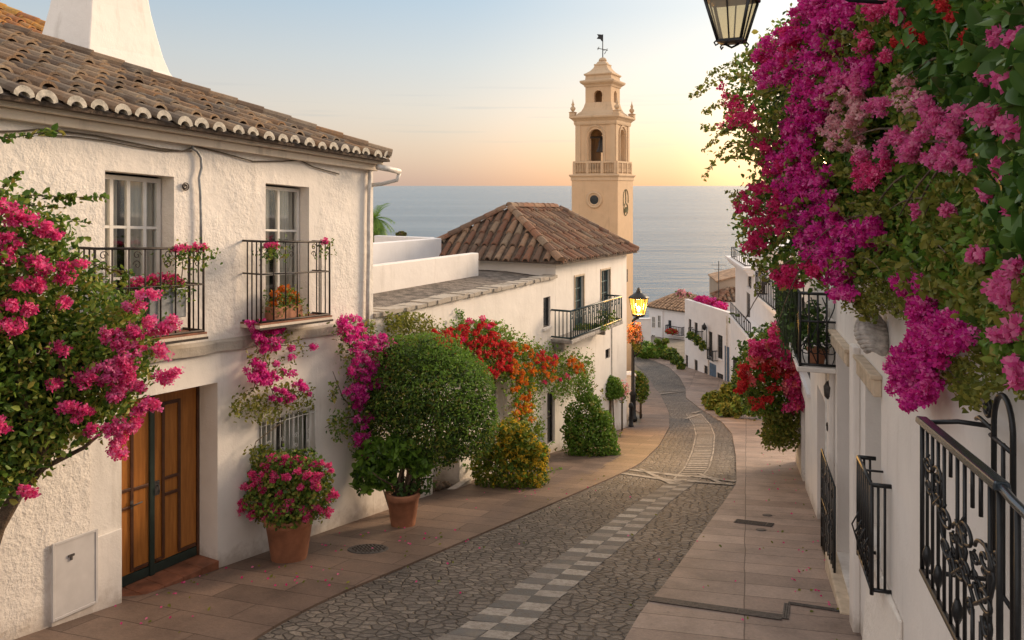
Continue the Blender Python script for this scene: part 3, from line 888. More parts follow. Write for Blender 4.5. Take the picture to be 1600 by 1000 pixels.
def ridge_tiles(mb, p, q, rad, length, seed, m=0):
    rr = random.Random(seed); p = Vector(p); q = Vector(q)
    n = max(1, int((q - p).length / length)); d = (q - p).normalized()
    x = d.cross(Vector((0, 0, 1))).normalized(); z = x.cross(d).normalized()
    K = 6
    for i in range(n):
        a = p + (q - p) * (i / n); b = a + (q - p) / n * (1.12 if i < n - 1 else .8)
        vs = []
        for (c, r_, h) in ((a, rad * rr.uniform(.97, 1.04), .014), (b, rad * .93, .0)):
            j = Vector((rr.uniform(-.01, .01), rr.uniform(-.01, .01), h))
            for k in range(K + 1):
                ph = math.pi * k / K
                vs.append(c + j + x * r_ * math.cos(ph) + z * r_ * math.sin(ph))
        mb.add(vs, [(k, k + 1, K + 2 + k, K + 1 + k) for k in range(K)] + [tuple(range(K + 1))], m)
def hip_roof(pl, u0, u1, o0, o1, we, rise, h0, h1, ridge_o, mats, parent, seed, spacing=.27, length=.36, rad=.1, ring=None, slopes=(0, 1, 2, 3)):
    """hipped tile roof over the rectangle u0..u1, o0..o1; ridge at offset ridge_o with setbacks h0, h1"""
    mb = MB(); er = MB() if ring else None
    A, B, C, D = (u0, o0), (u1, o0), (u1, o1), (u0, o1)
    E, Fp = (u0 + h0, ridge_o), (u1 - h1, ridge_o)
    t0 = ridge_o - o0; t2 = o1 - ridge_o
    def f_front(s, t, h): return pl.pt(s, we + t / t0 * rise + h, o0 + t)
    def f_end1(s, t, h): return pl.pt(u1 - t, we + t / h1 * rise + h, s)
    def f_back(s, t, h): return pl.pt(s, we + t / t2 * rise + h, o1 - t)
    def f_end0(s, t, h): return pl.pt(u0 + t, we + t / h0 * rise + h, s)
    if 0 in slopes: roof_slope(mb, f_front, [(u0, 0), (u1, 0), (Fp[0], t0), (E[0], t0)], spacing, length, rad, seed, er)
    if 1 in slopes: roof_slope(mb, f_end1, [(o0, 0), (o1, 0), (ridge_o, h1)], spacing, length, rad, seed + 1)
    if 2 in slopes: roof_slope(mb, f_back, [(u0, 0), (u1, 0), (Fp[0], t2), (E[0], t2)], spacing * 1.4, length * 1.3, rad, seed + 2)
    if 3 in slopes: roof_slope(mb, f_end0, [(o0, 0), (o1, 0), (ridge_o, h0)], spacing, length, rad, seed + 3)
    pe, pf = pl.pt(E[0], we + rise + .03, E[1]), pl.pt(Fp[0], we + rise + .03, Fp[1])
    cs = [pl.pt(q[0], we + .03, q[1]) for q in (A, B, C, D)]
    for a, b in ((cs[0], pe), (cs[3], pe), (cs[1], pf), (cs[2], pf), (pe, pf)):
        ridge_tiles(mb, a, b, rad * 1.25, length * 1.1, seed + 9)
    # underside of the eaves
    mb.quad(*[pl.pt(q[0], we - .05, q[1]) for q in (A, B, C, D)], 1)
    for a, b in ((A, B), (B, C), (C, D), (D, A)):
        mb.quad(pl.pt(a[0], we - .05, a[1]), pl.pt(b[0], we - .05, b[1]), pl.pt(b[0], we - .01, b[1]), pl.pt(a[0], we - .01, a[1]), 1)
    o = mb.build('roof', mats, parent)
    if ring: er.build('eave_tile_ends', ring, o)
    return o
def window(parent, pl, rc, off, nx, ny, fw=.045, name='window', mat='white_paint', curtain=True, glass='glass', split=None):
    u0, u1, w0, w1 = rc
    mb = MB()
    o0, o1 = off - .03, off + .03
    mb.pbox(pl, u0, u0 + fw, w0, w1, o0, o1); mb.pbox(pl, u1 - fw, u1, w0, w1, o0, o1)
    mb.pbox(pl, u0 + fw, u1 - fw, w0, w0 + fw, o0, o1); mb.pbox(pl, u0 + fw, u1 - fw, w1 - fw, w1, o0, o1)
    for i in range(1, nx):
        u = lerp(u0, u1, i / nx); mb.pbox(pl, u - fw * .4, u + fw * .4, w0 + fw, w1 - fw, o0 + .005, o1 - .005)
    for j in range(1, ny):
        w = lerp(w0, w1, j / ny); mb.pbox(pl, u0 + fw, u1 - fw, w - fw * .3, w + fw * .3, o0 + .008, o1 - .008)
    o = mb.build(name, M[mat], parent)
    g = MB(); g.quad(pl.pt(u0 + .01, w0 + .01, off), pl.pt(u1 - .01, w0 + .01, off), pl.pt(u1 - .01, w1 - .01, off), pl.pt(u0 + .01, w1 - .01, off))
    g.build('pane', M[glass], o)
    if curtain:
        c = MB(); n = 60; vs = []
        for i in range(n + 1):
            u = lerp(u0 + .02, u1 - .02, i / n); f = i / n
            o_ = off + .12 + .025 * math.sin(i * 1.35) + .012 * math.sin(i * .5)
            vs += [pl.pt(u, w0 + .02, o_), pl.pt(u, w1 - .02, o_)]
        gap = [i for i in range(n) if not (.42 < i / n < .58)]
        c.add(vs, [(2 * i, 2 * i + 2, 2 * i + 3, 2 * i + 1) for i in gap], 0, True)
        c.build('curtain', M['curtain'], o)
        b = MB(); b.pbox(pl, u0 - .02, u1 + .02, w0 - .02, w1 + .02, off + .5, off + .54); b.build('dark_backing', M['dark'], o)  # near-black plate stands in for the unlit room behind the curtain
    return o
def spiral(pl, u, w, o, r0, turns, sgn=1, ph=0.0, n=22, inner=.18):
    pts = []
    for i in range(n + 1):
        t = i / n; a = ph + sgn * turns * 2 * math.pi * t; r = r0 * (1 - (1 - inner) * t)
        pts.append(pl.pt(u + r * math.cos(a), w + r * math.sin(a), o))
    return pts
def railing_box(parent, pl, u0, u1, w0, w1, o, nb, mat='iron', r=.009, mid=None, ends=True, name='railing', scrolls=True, nend=3):
    mb = MB()
    def bar(a, b, rr=r): mb.tube([pl.pt(*a), pl.pt(*b)], rr, 6)
    for w, rr in ((w1, r * 1.7), (w0, r * 1.5)) + (((mid, r * 1.2),) if mid else ()):
        bar((u0, w, o), (u1, w, o), rr)
        if ends: bar((u0, w, o), (u0, w, 0), rr); bar((u1, w, o), (u1, w, 0), rr)
    for i in range(nb + 1):
        u = lerp(u0, u1, i / nb); bar((u, w0 - (.04 if i in (0, nb) else 0), o), (u, w1, o), r * (1.5 if i in (0, nb) else 1))
    if ends:
        for e in (u0, u1):
            for k in range(1, nend + 1):
                bar((e, w0, o * k / (nend + 1)), (e, w1, o * k / (nend + 1)))
    if scrolls:
        h = w1 - w0
        for i in range(nb):
            if i % 2: continue
            u = lerp(u0, u1, (i + .5) / nb); rad = min(.055, (u1 - u0) / nb * .42)
            mb.tube(spiral(pl, u, w1 - rad * 1.4, o, rad, 1.2, 1, 0), r * .6, 5); mb.tube(spiral(pl, u, w1 - rad * 3.4, o, rad, 1.2, -1, math.pi), r * .6, 5)
    return mb.build(name, M[mat], parent)

# ------------------------------------------------------------------ the whitewashed house on the left
lh = LPL(.07)
base = lh.pt(2, 0, 0)
H1 = thing('townhouse', 'two storey whitewashed house with brown varnished double door and two iron balconies', 'house', (base.x, base.y, zg(base.y)))
U0, U1 = -4.5, lh.uv(583, 500)[0]
w_led = (lh.uv(320, 546)[1] + lh.uv(500, 515)[1]) / 2
WE = (lh.uv(120, 168, -.30)[1] + lh.uv(560, 240, -.30)[1]) / 2     # underside of the tiles
w_base = ZC - 8.5
win1 = lh.rect(164, 266, 272, 526) + (.30,)
win2 = lh.rect(415, 286, 483, 503) + (.26,)
du0 = lh.uv(190, 800)[0]; du1 = lh.uv(340, 800)[0]
d_top = lh.uv(338, 598)[1]; d_bot = lh.uv(190, 965)[1]
doorh = (du0, du1, d_bot - .3, d_top, .40)
win3 = (lh.uv(405, 680)[0], lh.uv(492, 680)[0], lh.uv(450, 728)[1], lh.uv(490, 635)[1], .14)
u_pat = lh.uv(140, 800)[0]
mb = MB(); mb.wall(lh, U0, U1, w_led, WE + .02, [win1, win2], 0)
mb.shell(lh, U0, U1, w_base, WE, 7.6, 1, True)
mb.wall(lh, u_pat, U1, w_base, w_led, [doorh, win3], 1)
mb.wall(lh, U0, u_pat, w_base, w_led, [], 0, -.012)
mb.quad(lh.pt(u_pat, w_base, -.012), lh.pt(u_pat, w_led, -.012), lh.pt(u_pat, w_led, 0), lh.pt(u_pat, w_base, 0), 0)
wall1 = mb.build('wall', [M['stucco_rough'], M['stucco']], H1)
# moulding under the eaves and the string course
mb = MB()
mb.pbox(lh, U0, U1 + .0, WE - .10, WE - .02, -.22, 0); mb.pbox(lh, U0, U1 - .02, WE - .21, WE - .10, -.12, 0)
mb.build('cornice', M['cornice'], H1, .012)
mb = MB()
n = 40; rr = random.Random(5)
hu = [lerp(U0, U1 + .02, i / n) for i in range(n + 1)]
jw = [rr.uniform(-.012, .012) for _ in hu]
for i in range(n):
    a, b = hu[i], hu[i + 1]
    mb.hexa([lh.pt(a, w_led - .07 + jw[i], -.055), lh.pt(b, w_led - .07 + jw[i + 1], -.055), lh.pt(b, w_led - .07, 0), lh.pt(a, w_led - .07, 0),
             lh.pt(a, w_led + .05 + jw[i], -.05), lh.pt(b, w_led + .05 + jw[i + 1], -.05), lh.pt(b, w_led + .085, -.001), lh.pt(a, w_led + .085, -.001)])
mb.build('string_course', M['stone_cap'], H1)
# smooth surround beside the door with the meter cupboard
mb = MB(); sp0, sp1 = lh.uv(78, 900)[0], lh.uv(188, 900)[0]
wsur = lh.uv(188, 825)[1]
mb.pbox(lh, sp0, sp1, w_base, wsur, -.03, -.002)
mb.build('plinth_panel', M['stucco_clean'], H1, .006)
mc = lh.rect(82, 852, 145, 965)
mb = MB(); mb.pbox(lh, mc[0], mc[1], mc[2], mc[3], -.045, -.03)
for (a, b, c, d) in ((mc[0] - .03, mc[0], mc[2] - .03, mc[3] + .03), (mc[1], mc[1] + .03, mc[2] - .03, mc[3] + .03), (mc[0], mc[1], mc[3], mc[3] + .03), (mc[0], mc[1], mc[2] - .03, mc[2])):
    mb.pbox(lh, a, b, c, d, -.052, -.03)
cup = mb.build('meter_cupboard', M['panel_grey'], H1, .003)
mb = MB(); k = lh.uv(107, 866)
mb.pbox(lh, k[0] - .035, k[0] + .035, k[1] - .012, k[1] + .012, -.058, -.045); mb.pbox(lh, k[0] - .01, k[0] + .01, k[1] - .05, k[1], -.06, -.046)
mb.build('lock', M['metal_grey'], cup)
# roof, chimney
M['tiles_old'] = tilemat('weathered_barrel_tiles', [(.10, .07, .05), (.17, .11, .07), (.25, .16, .095), (.32, .22, .135), (.20, .155, .115), (.13, .10, .075), (.28, .155, .075)])
M['under_old'] = plain('dark_tile_underlay', (.10, .07, .05), .95, 0, .3, 9, .02)  # dark sheet below the tiles stands in for shaded channels between them
M['mortar'] = plain('lime_mortar', (.52, .47, .39), .9, 0, .2, 18, .006)
hip_roof(lh, U0 - .3, U1 + .02, -.34, 7.9, WE, 1.56, 4.1, 4.1, 3.78, [M['tiles_old'], M['under_old']], H1, 11, .275, .37, .105, M['mortar'], (0, 1))
cc = Vector(((140 - 800) / F * 12.35, 12.35, 0))
d3, n3 = Vector((lh.d.x, lh.d.y, 0)), Vector((lh.n.x, lh.n.y, 0))
cc = cc + d3 * .66 + n3 * .66
zt = ZC + 1.2
mb = MB()
prof = [(.90, ZC + .6), (.90, zt + .62), (.83, zt + .68), (.77, zt + .80), (.70, zt + 1.05), (.63, zt + 1.4), (.56, zt + 1.8), (.50, zt + 2.3), (.49, zt + 3.0)]
mb.sqloft(cc, d3, n3, prof)
mb.sqloft(cc, d3, n3, [(.56, zt + 3.0), (.58, zt + 3.08), (.58, zt + 3.16), (.5, zt + 3.2)])
for a, b in ((-1, -1), (1, -1), (1, 1), (-1, 1)):
    mb.sqloft(cc + d3 * .36 * a + n3 * .36 * b, d3, n3, [(.09, zt + 3.2), (.09, zt + 3.45)])
mb.sqloft(cc, d3, n3, [(.56, zt + 3.45), (.56, zt + 3.53), (.2, zt + 3.75)])
mb.build('chimney', M['stucco'], H1, .02)
# windows and balconies upstairs
r1 = lh.rect(166, 274, 246, 520, .27); r2 = lh.rect(417, 290, 466, 500, .23)
r1 = (win1[0] + .02, win1[1] - .02, win1[2] + .02, win1[3] - .03); r2 = (win2[0] + .02, win2[1] - .02, win2[2] + .02, win2[3] - .03)
window(H1, lh, r1, .25, 4, 3, .055); window(H1, lh, r2, .21, 2, 3, .05)
def balcony(x0, x1, xt, yt, yb, nb, o, mid_y):
    u0, _ = lh.uv(x0, 450, o); u1, wt = lh.uv(xt, yt, o); _, wb = lh.uv(x1, yb, o); _, wm = lh.uv(x1, mid_y, o); u1 = lh.uv(x1, 450, o)[0]
    mb = MB(); mb.pbox(lh, u0 - .05, u1 + .03, wb - .07, wb - .02, o - .03, -.001, 0); mb.pbox(lh, u0 - .05, u1 + .03, wb - .02, wb + .005, o - .03, -.001, 1)
    mb.pbox(lh, u0 - .06, u1 + .04, wb - .085, wb - .055, o - .04, o - .0305, 2)
    b = mb.build('balcony', [M['cornice'], M['terra_floor'], M['iron_brown']], H1)
    railing_box(b, lh, u0, u1, wb + .02, wt, o, nb, 'iron_brown', .010, wm)
    return u0, u1, wb, wt
B1 = balcony(148, 318, 318, 388, 519, 7, -.36, 444); B2 = balcony(408, 515, 515, 378, 493, 6, -.34, 424)
# the double door
dp = .36
ue = lh.uv(305, 760, dp)[0]
_, w_thr = lh.uv(300, 868, dp); _, w_thrL = lh.uv(192, 920, dp)
w_thr = (w_thr + w_thrL) / 2
um = lh.uv(236, 800, dp)[0]
mb = MB(); mb.pbox(lh, du0, du0 + .05, w_thr - .3, d_top, dp - .03, .40); mb.pbox(lh, du1 - .04, du1 + .001, w_thr - .3, d_top, dp - .02, .40)
mb.pbox(lh, du0 + .05, du1 - .04, d_top - .05, d_top, dp - .03, .40)
frame = mb.build('door_frame', M['door_trim'], H1)
def leaf(a, b, handle_px, name='door'):
    mb = MB(); mb.pbox(lh, a, b, w_thr + .13, d_top - .055, dp, dp + .05)
    o = mb.build(name, M['door'], H1, .004)
    k = MB(); k.pbox(lh, a, b, w_thr + .005, w_thr + .125, dp - .012, dp + .05); k.build('kick_board', M['door_green'], o, .004)
    return o
dl = leaf(du0 + .052, um - .035, None); dr = leaf(um + .035, du1 - .042, None)
mb = MB(); mb.pbox(lh, um - .033, um + .033, w_thr, d_top - .052, dp - .03, dp + .05); mb.build('meeting_stile', M['door_green'], frame, .004)
def mould(parent, segs):
    mb = MB()
    for (a, b, c, d) in segs: mb.pbox(lh, a, b, c, d, dp - .022, dp - .0005)
    mb.build('moulding', M['door_trim'], parent, .006)
wl = lambda x, y: lh.uv(x, y, dp)[1]
ul = lambda x: lh.uv(x, 760, dp)[0]
t = .021
ra, rb = ul(254), ul(279); ta = d_top - .2
mould(dr, [(ra - t, ra + t, w_thr + .15, ta), (rb - t, rb + t, w_thr + .15, ta), (ra + t, rb - t, ta - .045, ta), (ra + t, rb - t, wl(266, 744) - .02, wl(266, 744) + .02),
           (ra + t, rb - t, wl(266, 769) - .02, wl(266, 769) + .02), (um + .05, ra - t, w_thr + .145, w_thr + .185), (rb + t, du1 - .06, w_thr + .145, w_thr + .185)])
la = ul(205)
mould(dl, [(la - t, la + t, w_thr + .15, ta), (du0 + .06, la - t, wl(200, 765) - .02, wl(200, 765) + .02), (la + t, um - .05, wl(215, 762) - .02, wl(215, 762) + .02),
           (du0 + .06, la - t, wl(200, 793) - .018, wl(200, 793) + .018), (la + t, um - .05, w_thr + .145, w_thr + .185)])
hu_, hw_ = lh.uv(244, 762, dp)
mb = MB(); mb.pbox(lh, hu_ - .035, hu_ + .035, hw_ - .09, hw_ + .09, dp - .02, dp - .001); mb.tube([lh.pt(hu_, hw_ + .03, dp - .02), lh.pt(hu_, hw_ + .03, dp - .06), lh.pt(hu_, hw_ - .05, dp - .06)], .009)
mb.build('handle', M['metal_grey'], dr)
hu_, hw_ = lh.uv(205, 788, dp)
mb = MB(); mb.tube([lh.pt(hu_ - .02, hw_, dp - .02), lh.pt(hu_, hw_, dp - .06), lh.pt(hu_ + .11, hw_ + .01, dp - .06)], .010); mb.pbox(lh, hu_ - .03, hu_ + .01, hw_ - .05, hw_ + .05, dp - .028, dp - .021)
mb.build('handle', M['metal_grey'], dl)
mb = MB(); nst = 5
for i in range(nst):
    a, b = lerp(du0, du1, i / nst), lerp(du0, du1, (i + 1) / nst)
    mb.pbox(lh, a + .003, b - .003, w_thr - .9, w_thr, -.03, dp + .02)
mb.build('door_step', M['terra_floor'], H1, .006)
# grilled window by the flower pot
o3 = window(H1, lh, (win3[0] + .005, win3[1] - .005, win3[2] + .005, win3[3] - .005), .10, 3, 1, .05)
mb = MB()
for i in range(13):
    u = lerp(win3[0] + .02, win3[1] - .02, i / 12); mb.tube([lh.pt(u, win3[2], -.02), lh.pt(u, win3[3], -.02)], .007, 6)
    if i % 3 == 1: mb.tube(spiral(lh, u + .05, lerp(win3[2], win3[3], .55), -.02, .04, 1.3), .005, 5); mb.tube(spiral(lh, u + .05, lerp(win3[2], win3[3], .35), -.02, .04, 1.3, -1, 3.14), .005, 5)
for w in (win3[2] + .08, win3[3] - .08): mb.tube([lh.pt(win3[0] - .02, w, -.02), lh.pt(win3[1] + .02, w, -.02)], .008, 6)
mb.build('window_grille', M['white_paint'], o3)
# pipes and cables on the front
def wl_pts(pl, px, o): return [pl.pt(*pl.uv(x, y, o), o) for x, y in px]
mb = MB(); mb.tube(wl_pts(lh, [(301, 218), (301, 232), (308, 236), (314, 246), (315, 262), (311, 278), (313, 300), (314, 340), (314, 392)], -.05), .018, 8)
mb.build('conduit_pipe', M['zinc'], H1)
mb = MB(); mb.tube(wl_pts(lh, [(578, 262), (577, 300), (576, 350), (576, 400), (575, 450), (574, 508)], -.06), .035, 8)
mb.build('drain_pipe', M['pipe'], H1)
mb = MB()
eu = U1 - .12
mb.tube([lh.pt(eu - .15, WE - .16, -.30), lh.pt(eu + .15, WE - .17, -.32), lh.pt(eu + .42, WE - .19, -.34)], .05, 8)
mb.tube([lh.pt(eu + .42, WE - .2, -.34), lh.pt(eu + .40, WE - .34, -.3), lh.pt(eu + .2, WE - .42, -.12), lh.pt(eu + .0, WE - .46, 0)], .035, 8)
mb.build('gutter', M['pipe'], H1)
cab = MB()
cab.tube(wl_pts(lh, [(-30, 206), (30, 205), (60, 202), (95, 205), (150, 212), (200, 222), (250, 232), (285, 236), (300, 231)], -.03), .011, 5)
cab.tube(wl_pts(lh, [(302, 228), (345, 238), (395, 252), (440, 252), (468, 250), (490, 261), (530, 272)], -.03), .010, 5)
cab.tube(wl_pts(lh, [(60, 210), (120, 214), (170, 221), (215, 230), (260, 236), (300, 236)], -.025), .008, 5)
cab.build('cable', M['cable'], H1)
u, w = lh.uv(289, 291, -.02)
mb = MB(); mb.tube(spiral(lh, u, w, -.03, .05, 1.6), .008, 5); mb.tube(spiral(lh, u, w, -.02, .06, 1.0, -1), .008, 5); mb.build('wall_anchor', M['iron_brown'], H1)

# a neighbour's roof behind, bright with lichen
nb = PL(-9.8, 17.5, .4531, .8914, 1, 0)
NB = thing('neighbour_house', 'house behind the chimney showing only its orange lichen covered tile roof', 'house', (nb.pt(2, 0, 2).x, nb.pt(2, 0, 2).y, zg(18)))
M['tiles_orange'] = tilemat('orange_lichen_tiles', [(.45, .20, .05), (.55, .28, .06), (.38, .15, .06), (.60, .36, .08)])
w2 = ZC + 2.95
mb = MB(); mb.wall(nb, -5, .5, ZC - 8, w2, []); mb.shell(nb, -5, .5, ZC - 8, w2, 6); mb.build('wall', M['stucco'], NB)
hip_roof(nb, -5.3, .8, -.3, 6.3, w2, 1.5, 2.2, 1.6, 3, [M['tiles_orange'], M['under_old']], NB, 31, .3, .4, .11, None, (0, 1, 3))

M['roof_felt'] = plain('old_roof_screed', (.17, .14, .115), .95, 0, .4, 5, .03)
# ------------------------------------------------------------------ low annexe with the roof terrace
an = LPL(.02)
ab = an.pt(8, 0, 1)
AN = thing('annexe', 'low white annexe with flat roof terrace joining the townhouse to the villa', 'house', (ab.x, ab.y, zg(ab.y)))
a0, a1 = an.uv(583, 500)[0] + .004, an.uv(868, 500)[0]
wc = (an.uv(600, 491)[1] + an.uv(860, 436)[1]) / 2
wv0 = (an.uv(768, 600)[0], an.uv(786, 600)[0], an.uv(777, 655)[1], an.uv(777, 586)[1], .22)
wv1 = (an.uv(855, 650)[0], an.uv(867, 650)[0], an.uv(860, 694)[1], an.uv(860, 612)[1], .12)
wv2 = (an.uv(849, 480)[0], an.uv(860, 480)[0], an.uv(855, 511)[1], an.uv(855, 464)[1], .10)
nic = (an.uv(676, 740)[0], an.uv(718, 740)[0], ZC - 7.2, an.uv(700, 690)[1], .55)
mb = MB(); mb.wall(an, a0, a1, ZC - 9, wc, [wv0, wv1, wv2, nic]); mb.shell(an, a0, a1, ZC - 9, wc - .02, 4.2)
mb.quad(an.pt(nic[0], nic[2], .55), an.pt(nic[1], nic[2], .55), an.pt(nic[1], nic[3], .55), an.pt(nic[0], nic[3], .55))
mb.build('wall', M['stucco'], AN)
mb = MB(); rr = random.Random(8); n = 44
for i in range(n):
    a, b = lerp(a0, a1, i / n), lerp(a0, a1, (i + 1) / n); j = rr.uniform(-.012, .012)
    mb.pbox(an, a, b - .004, wc - .005, wc + .07 + j * 1.6, -.07 + rr.uniform(-.02, .02), .32 + rr.uniform(-.03, .03))
mb.build('coping', M['stone_cap'], AN)
mb = MB(); mb.quad(an.pt(a0, wc + .02, .33), an.pt(a1, wc + .02, .33), an.pt(a1, wc + .10, 1.5), an.pt(a0, wc + .10, 1.5)); mb.quad(an.pt(a0, wc + .10, 1.5), an.pt(a1, wc + .10, 1.5), an.pt(a1, wc + .1, 4.2), an.pt(a0, wc + .1, 4.2))
mb.build('flat_roof', M['roof_felt'], AN)
o_ = 1.5
p0, p1 = an.uv(583, 440, o_)[0] - .3, an.uv(748, 420, o_)[0]
mb = MB(); wt_a, wt_b = an.uv(586, 415, o_)[1], an.uv(748, 395, o_)[1]
mb.hexa([an.pt(p0, wc, o_), an.pt(p1, wc, o_), an.pt(p1, wc, o_ + .22), an.pt(p0, wc, o_ + .22), an.pt(p0, wt_a, o_), an.pt(p1, wt_b, o_), an.pt(p1, wt_b, o_ + .22), an.pt(p0, wt_a, o_ + .22)])
mb.build('parapet', M['stucco_clean'], AN, .02)
o_ = 3.4
q0, q1 = an.uv(570, 380, o_)[0] - .3, an.uv(690, 380, o_)[0]
mb = MB(); wq = an.uv(690, 372, o_)[1]
mb.pbox(an, q0, q1, wc, wq, o_, o_ + .22); mb.pbox(an, q1 - .2, q1 + .001, wc, wq + .015, o_ + .22, o_ + 2.2)
mb.build('parapet', M['stucco_cool'], AN, .02)
window(AN, an, wv0[:4], .18, 1, 2, .04, curtain=False, glass='darkglass'); window(AN, an, wv1[:4], .10, 1, 2, .03, mat='metal_grey', curtain=False, glass='darkglass'); window(AN, an, wv2[:4], .08, 1, 1, .03, mat='metal_grey', curtain=False, glass='darkglass')
mb = MB(); mb.pbox(an, wv2[0] - .03, wv2[1] + .03, wv2[2] - .06, wv2[2] - .004, -.05, 0); mb.build('sill', M['stucco_clean'], AN)
mb = MB(); mb.pbox(an, an.uv(786, 600)[0] + .02, an.uv(801, 600)[0], ZC - 9, an.uv(790, 565)[1], -.10, 0); mb.build('pilaster', M['stucco_clean'], AN, .01)
mb = MB(); mb.pbox(an, nic[0] - .05, nic[1] + .25, zg(16.5) - .3, zg(15.8) + .10 + .02 * an.uv(700, 780)[0], -.14, -.002); mb.build('plinth_edge', M['stucco_clean'], AN, .01)

# ------------------------------------------------------------------ villa with the hipped roof
vl = LPL(.03)
vb = vl.pt(14, 0, 2)
VL = thing('villa', 'cream two storey villa with hipped brown tile roof and dark teal balcony', 'house', (vb.x, vb.y, zg(vb.y)))
v0, v1 = a1 + .004, vl.uv(979, 500)[0]
VD = 4.0
we = (vl.uv(868, 413, -.28)[1] + vl.uv(985, 393, -.28)[1]) / 2
d1 = vl.rect(898, 433, 912, 512) + (.14,); d2 = vl.rect(939, 423, 953, 497) + (.14,)
sw = vl.rect(946, 547, 953, 562) + (.10,)
mb = MB(); mb.wall(vl, v0, v1, ZC - 10, we, [d1, d2, sw]); mb.shell(vl, v0, v1, ZC - 10, we - .002, VD); mb.build('wall', M['stucco'], VL)
M['tiles_red'] = tilemat('red_brown_barrel_tiles', [(.12, .055, .035), (.20, .09, .055), (.26, .125, .072), (.17, .095, .062), (.12, .075, .055), (.30, .175, .105), (.22, .16, .11)])
hip_roof(vl, v0 - .3, v1 + .3, -.28, VD + .3, we, 1.40, 1.5, 1.5, VD / 2, [M['tiles_red'], M['under_old']], VL, 51, .27, .34, .10)
for rc in (d1, d2):
    o = window(VL, vl, rc[:4], .10, 2, 4, .05, 'balcony_door', 'teal_wood', False, 'darkglass')
    mb = MB(); f = .05
    for (a, b, c, d) in ((rc[0] - f, rc[0], rc[2], rc[3] + f), (rc[1], rc[1] + f, rc[2], rc[3] + f), (rc[0], rc[1], rc[3], rc[3] + f)): mb.pbox(vl, a, b, c, d, -.02, .03)
    mb.build('surround', M['tan'], o)
window(VL, vl, sw[:4], .08, 1, 1, .02, mat='metal_grey', curtain=False, glass='darkglass')
o_ = -.55
b0, b1 = vl.uv(892, 500, o_)[0], vl.uv(971, 500, o_)[0]
wbt, wbb = vl.uv(930, 475, o_)[1], vl.uv(930, 517, o_)[1]
mb = MB(); mb.pbox(vl, b0 - .04, b1 + .04, wbb - .10, wbb, o_ - .04, 0); mb.pbox(vl, b0 + .1, b0 + .2, wbb - .35, wbb - .1, -.3, 0); mb.pbox(vl, b1 - .8, b1 - .7, wbb - .35, wbb - .1, -.3, 0)
bal = mb.build('balcony', M['greystone'], VL, .02)
railing_box(bal, vl, b0, b1, wbb + .05, wbt, o_, 26, 'teal_iron', .016, None, True, 'railing', True, 4)
mb = MB(); mb.pbox(vl, v1 - 1.5, v1 - 1.46, ZC - 10, wbb - .1, -.03, 0); mb.build('drain_pipe', M['pipe'], VL)

# ------------------------------------------------------------------ bell tower
D2, N2 = Vector((lh.d.x, lh.d.y, 0)), Vector((lh.n.x, lh.n.y, 0))
tc0 = Vector((165 / F * 42, 42, 0))
tcn = tc0 + D2 * 1.36 + N2 * 1.36
zt_ = lambda y: ZC - (y - 290) * .035
TW = thing('bell_tower', 'ochre church bell tower with arched belfry, round window and iron weather vane', 'tower', (tcn.x, tcn.y, zg(42)))
mb = MB()
mb.sqloft(tcn, D2, N2, [(1.36, zg(42) - .5), (1.36, zt_(281))])
shaft = mb.build('shaft', M['tower'], TW, .03)
mb = MB()
mb = MB(); mb.sqloft(tcn, D2, N2, [(1.40, zt_(282)), (1.40, zt_(279)), (1.40, zt_(277)), (1.48, zt_(274.5)), (1.48, zt_(272.5)), (1.3, zt_(272))])
mb.build('cornice', M['tower_trim'], TW, .015); mb = MB()
mb.sqloft(tcn, D2, N2, [(1.24, zt_(193)), (1.27, zt_(190)), (1.27, zt_(187)), (1.36, zt_(184)), (1.47, zt_(181.5)), (1.47, zt_(178.5)), (1.2, zt_(176))])
mb.build('cornice', M['tower_trim'], TW, .015); mb = MB()
mb.sqloft(tcn, D2, N2, [(.80, zt_(131)), (.84, zt_(128)), (.98, zt_(125)), (1.02, zt_(123)), (1.02, zt_(121)), (.78, zt_(119))])
mb.build('cornice', M['tower_trim'], TW, .015)
# belfry walls with round-headed openings on all four sides
def four(hw, w0, w1, aw, wb, wsp, r, mat, name):
    mb = MB()
    for k in range(4):
        e = [(-D2, N2), (N2, D2), (D2, -N2), (-N2, -D2)][k]
        c = tcn + e[0] * hw
        pl = PL(c.x, c.y, e[1].x, e[1].y, 1)
        if (pl.n.x * e[0].x + pl.n.y * e[0].y) > 0: pl.n = -pl.n
        mb.archwall(pl, -hw, hw, w0, w1, -aw, aw, wb, wsp, r)
    return mb.build(name, mat, TW)
four(1.17, zt_(273), zt_(192), .43, zt_(270), zt_(212), .30, M['tower'], 'belfry')
mb = MB()
# raised arch surrounds and corner strips
for e, f in ((-D2, N2), (-N2, D2), (D2, N2), (N2, D2)):
    c = tcn + e * 1.17; pl = PL(c.x, c.y, f.x, f.y, 1)
    s = 1 if (pl.n.x * e.x + pl.n.y * e.y) > 0 else -1
    pts = [pl.pt(-.55, zt_(255), s * .02)] + [pl.pt(-.55 * math.cos(math.pi * i / 12), zt_(210) + .55 * math.sin(math.pi * i / 12), s * .02) for i in range(13)] + [pl.pt(.55, zt_(255), s * .02)]
    mb.tube(pts, .06, 4)
    for q in (-1, 1): mb.pbox(pl, q * 1.02 - .14, q * 1.02 + .14, zt_(272), zt_(193), 0, s * .04)
    mb.pbox(pl, -1.17, 1.17, zt_(212.5), zt_(210), 0, s * .045) if False else None
mb.build('belfry_trim', M['tower_trim'], TW)
mb = MB()
mb.lathe((tcn.x, tcn.y, zt_(226)), [(.05, .5), (.16, .46), (.22, .3), (.25, 0), (.36, -.28), (.38, -.34), (.3, -.34)], 16)
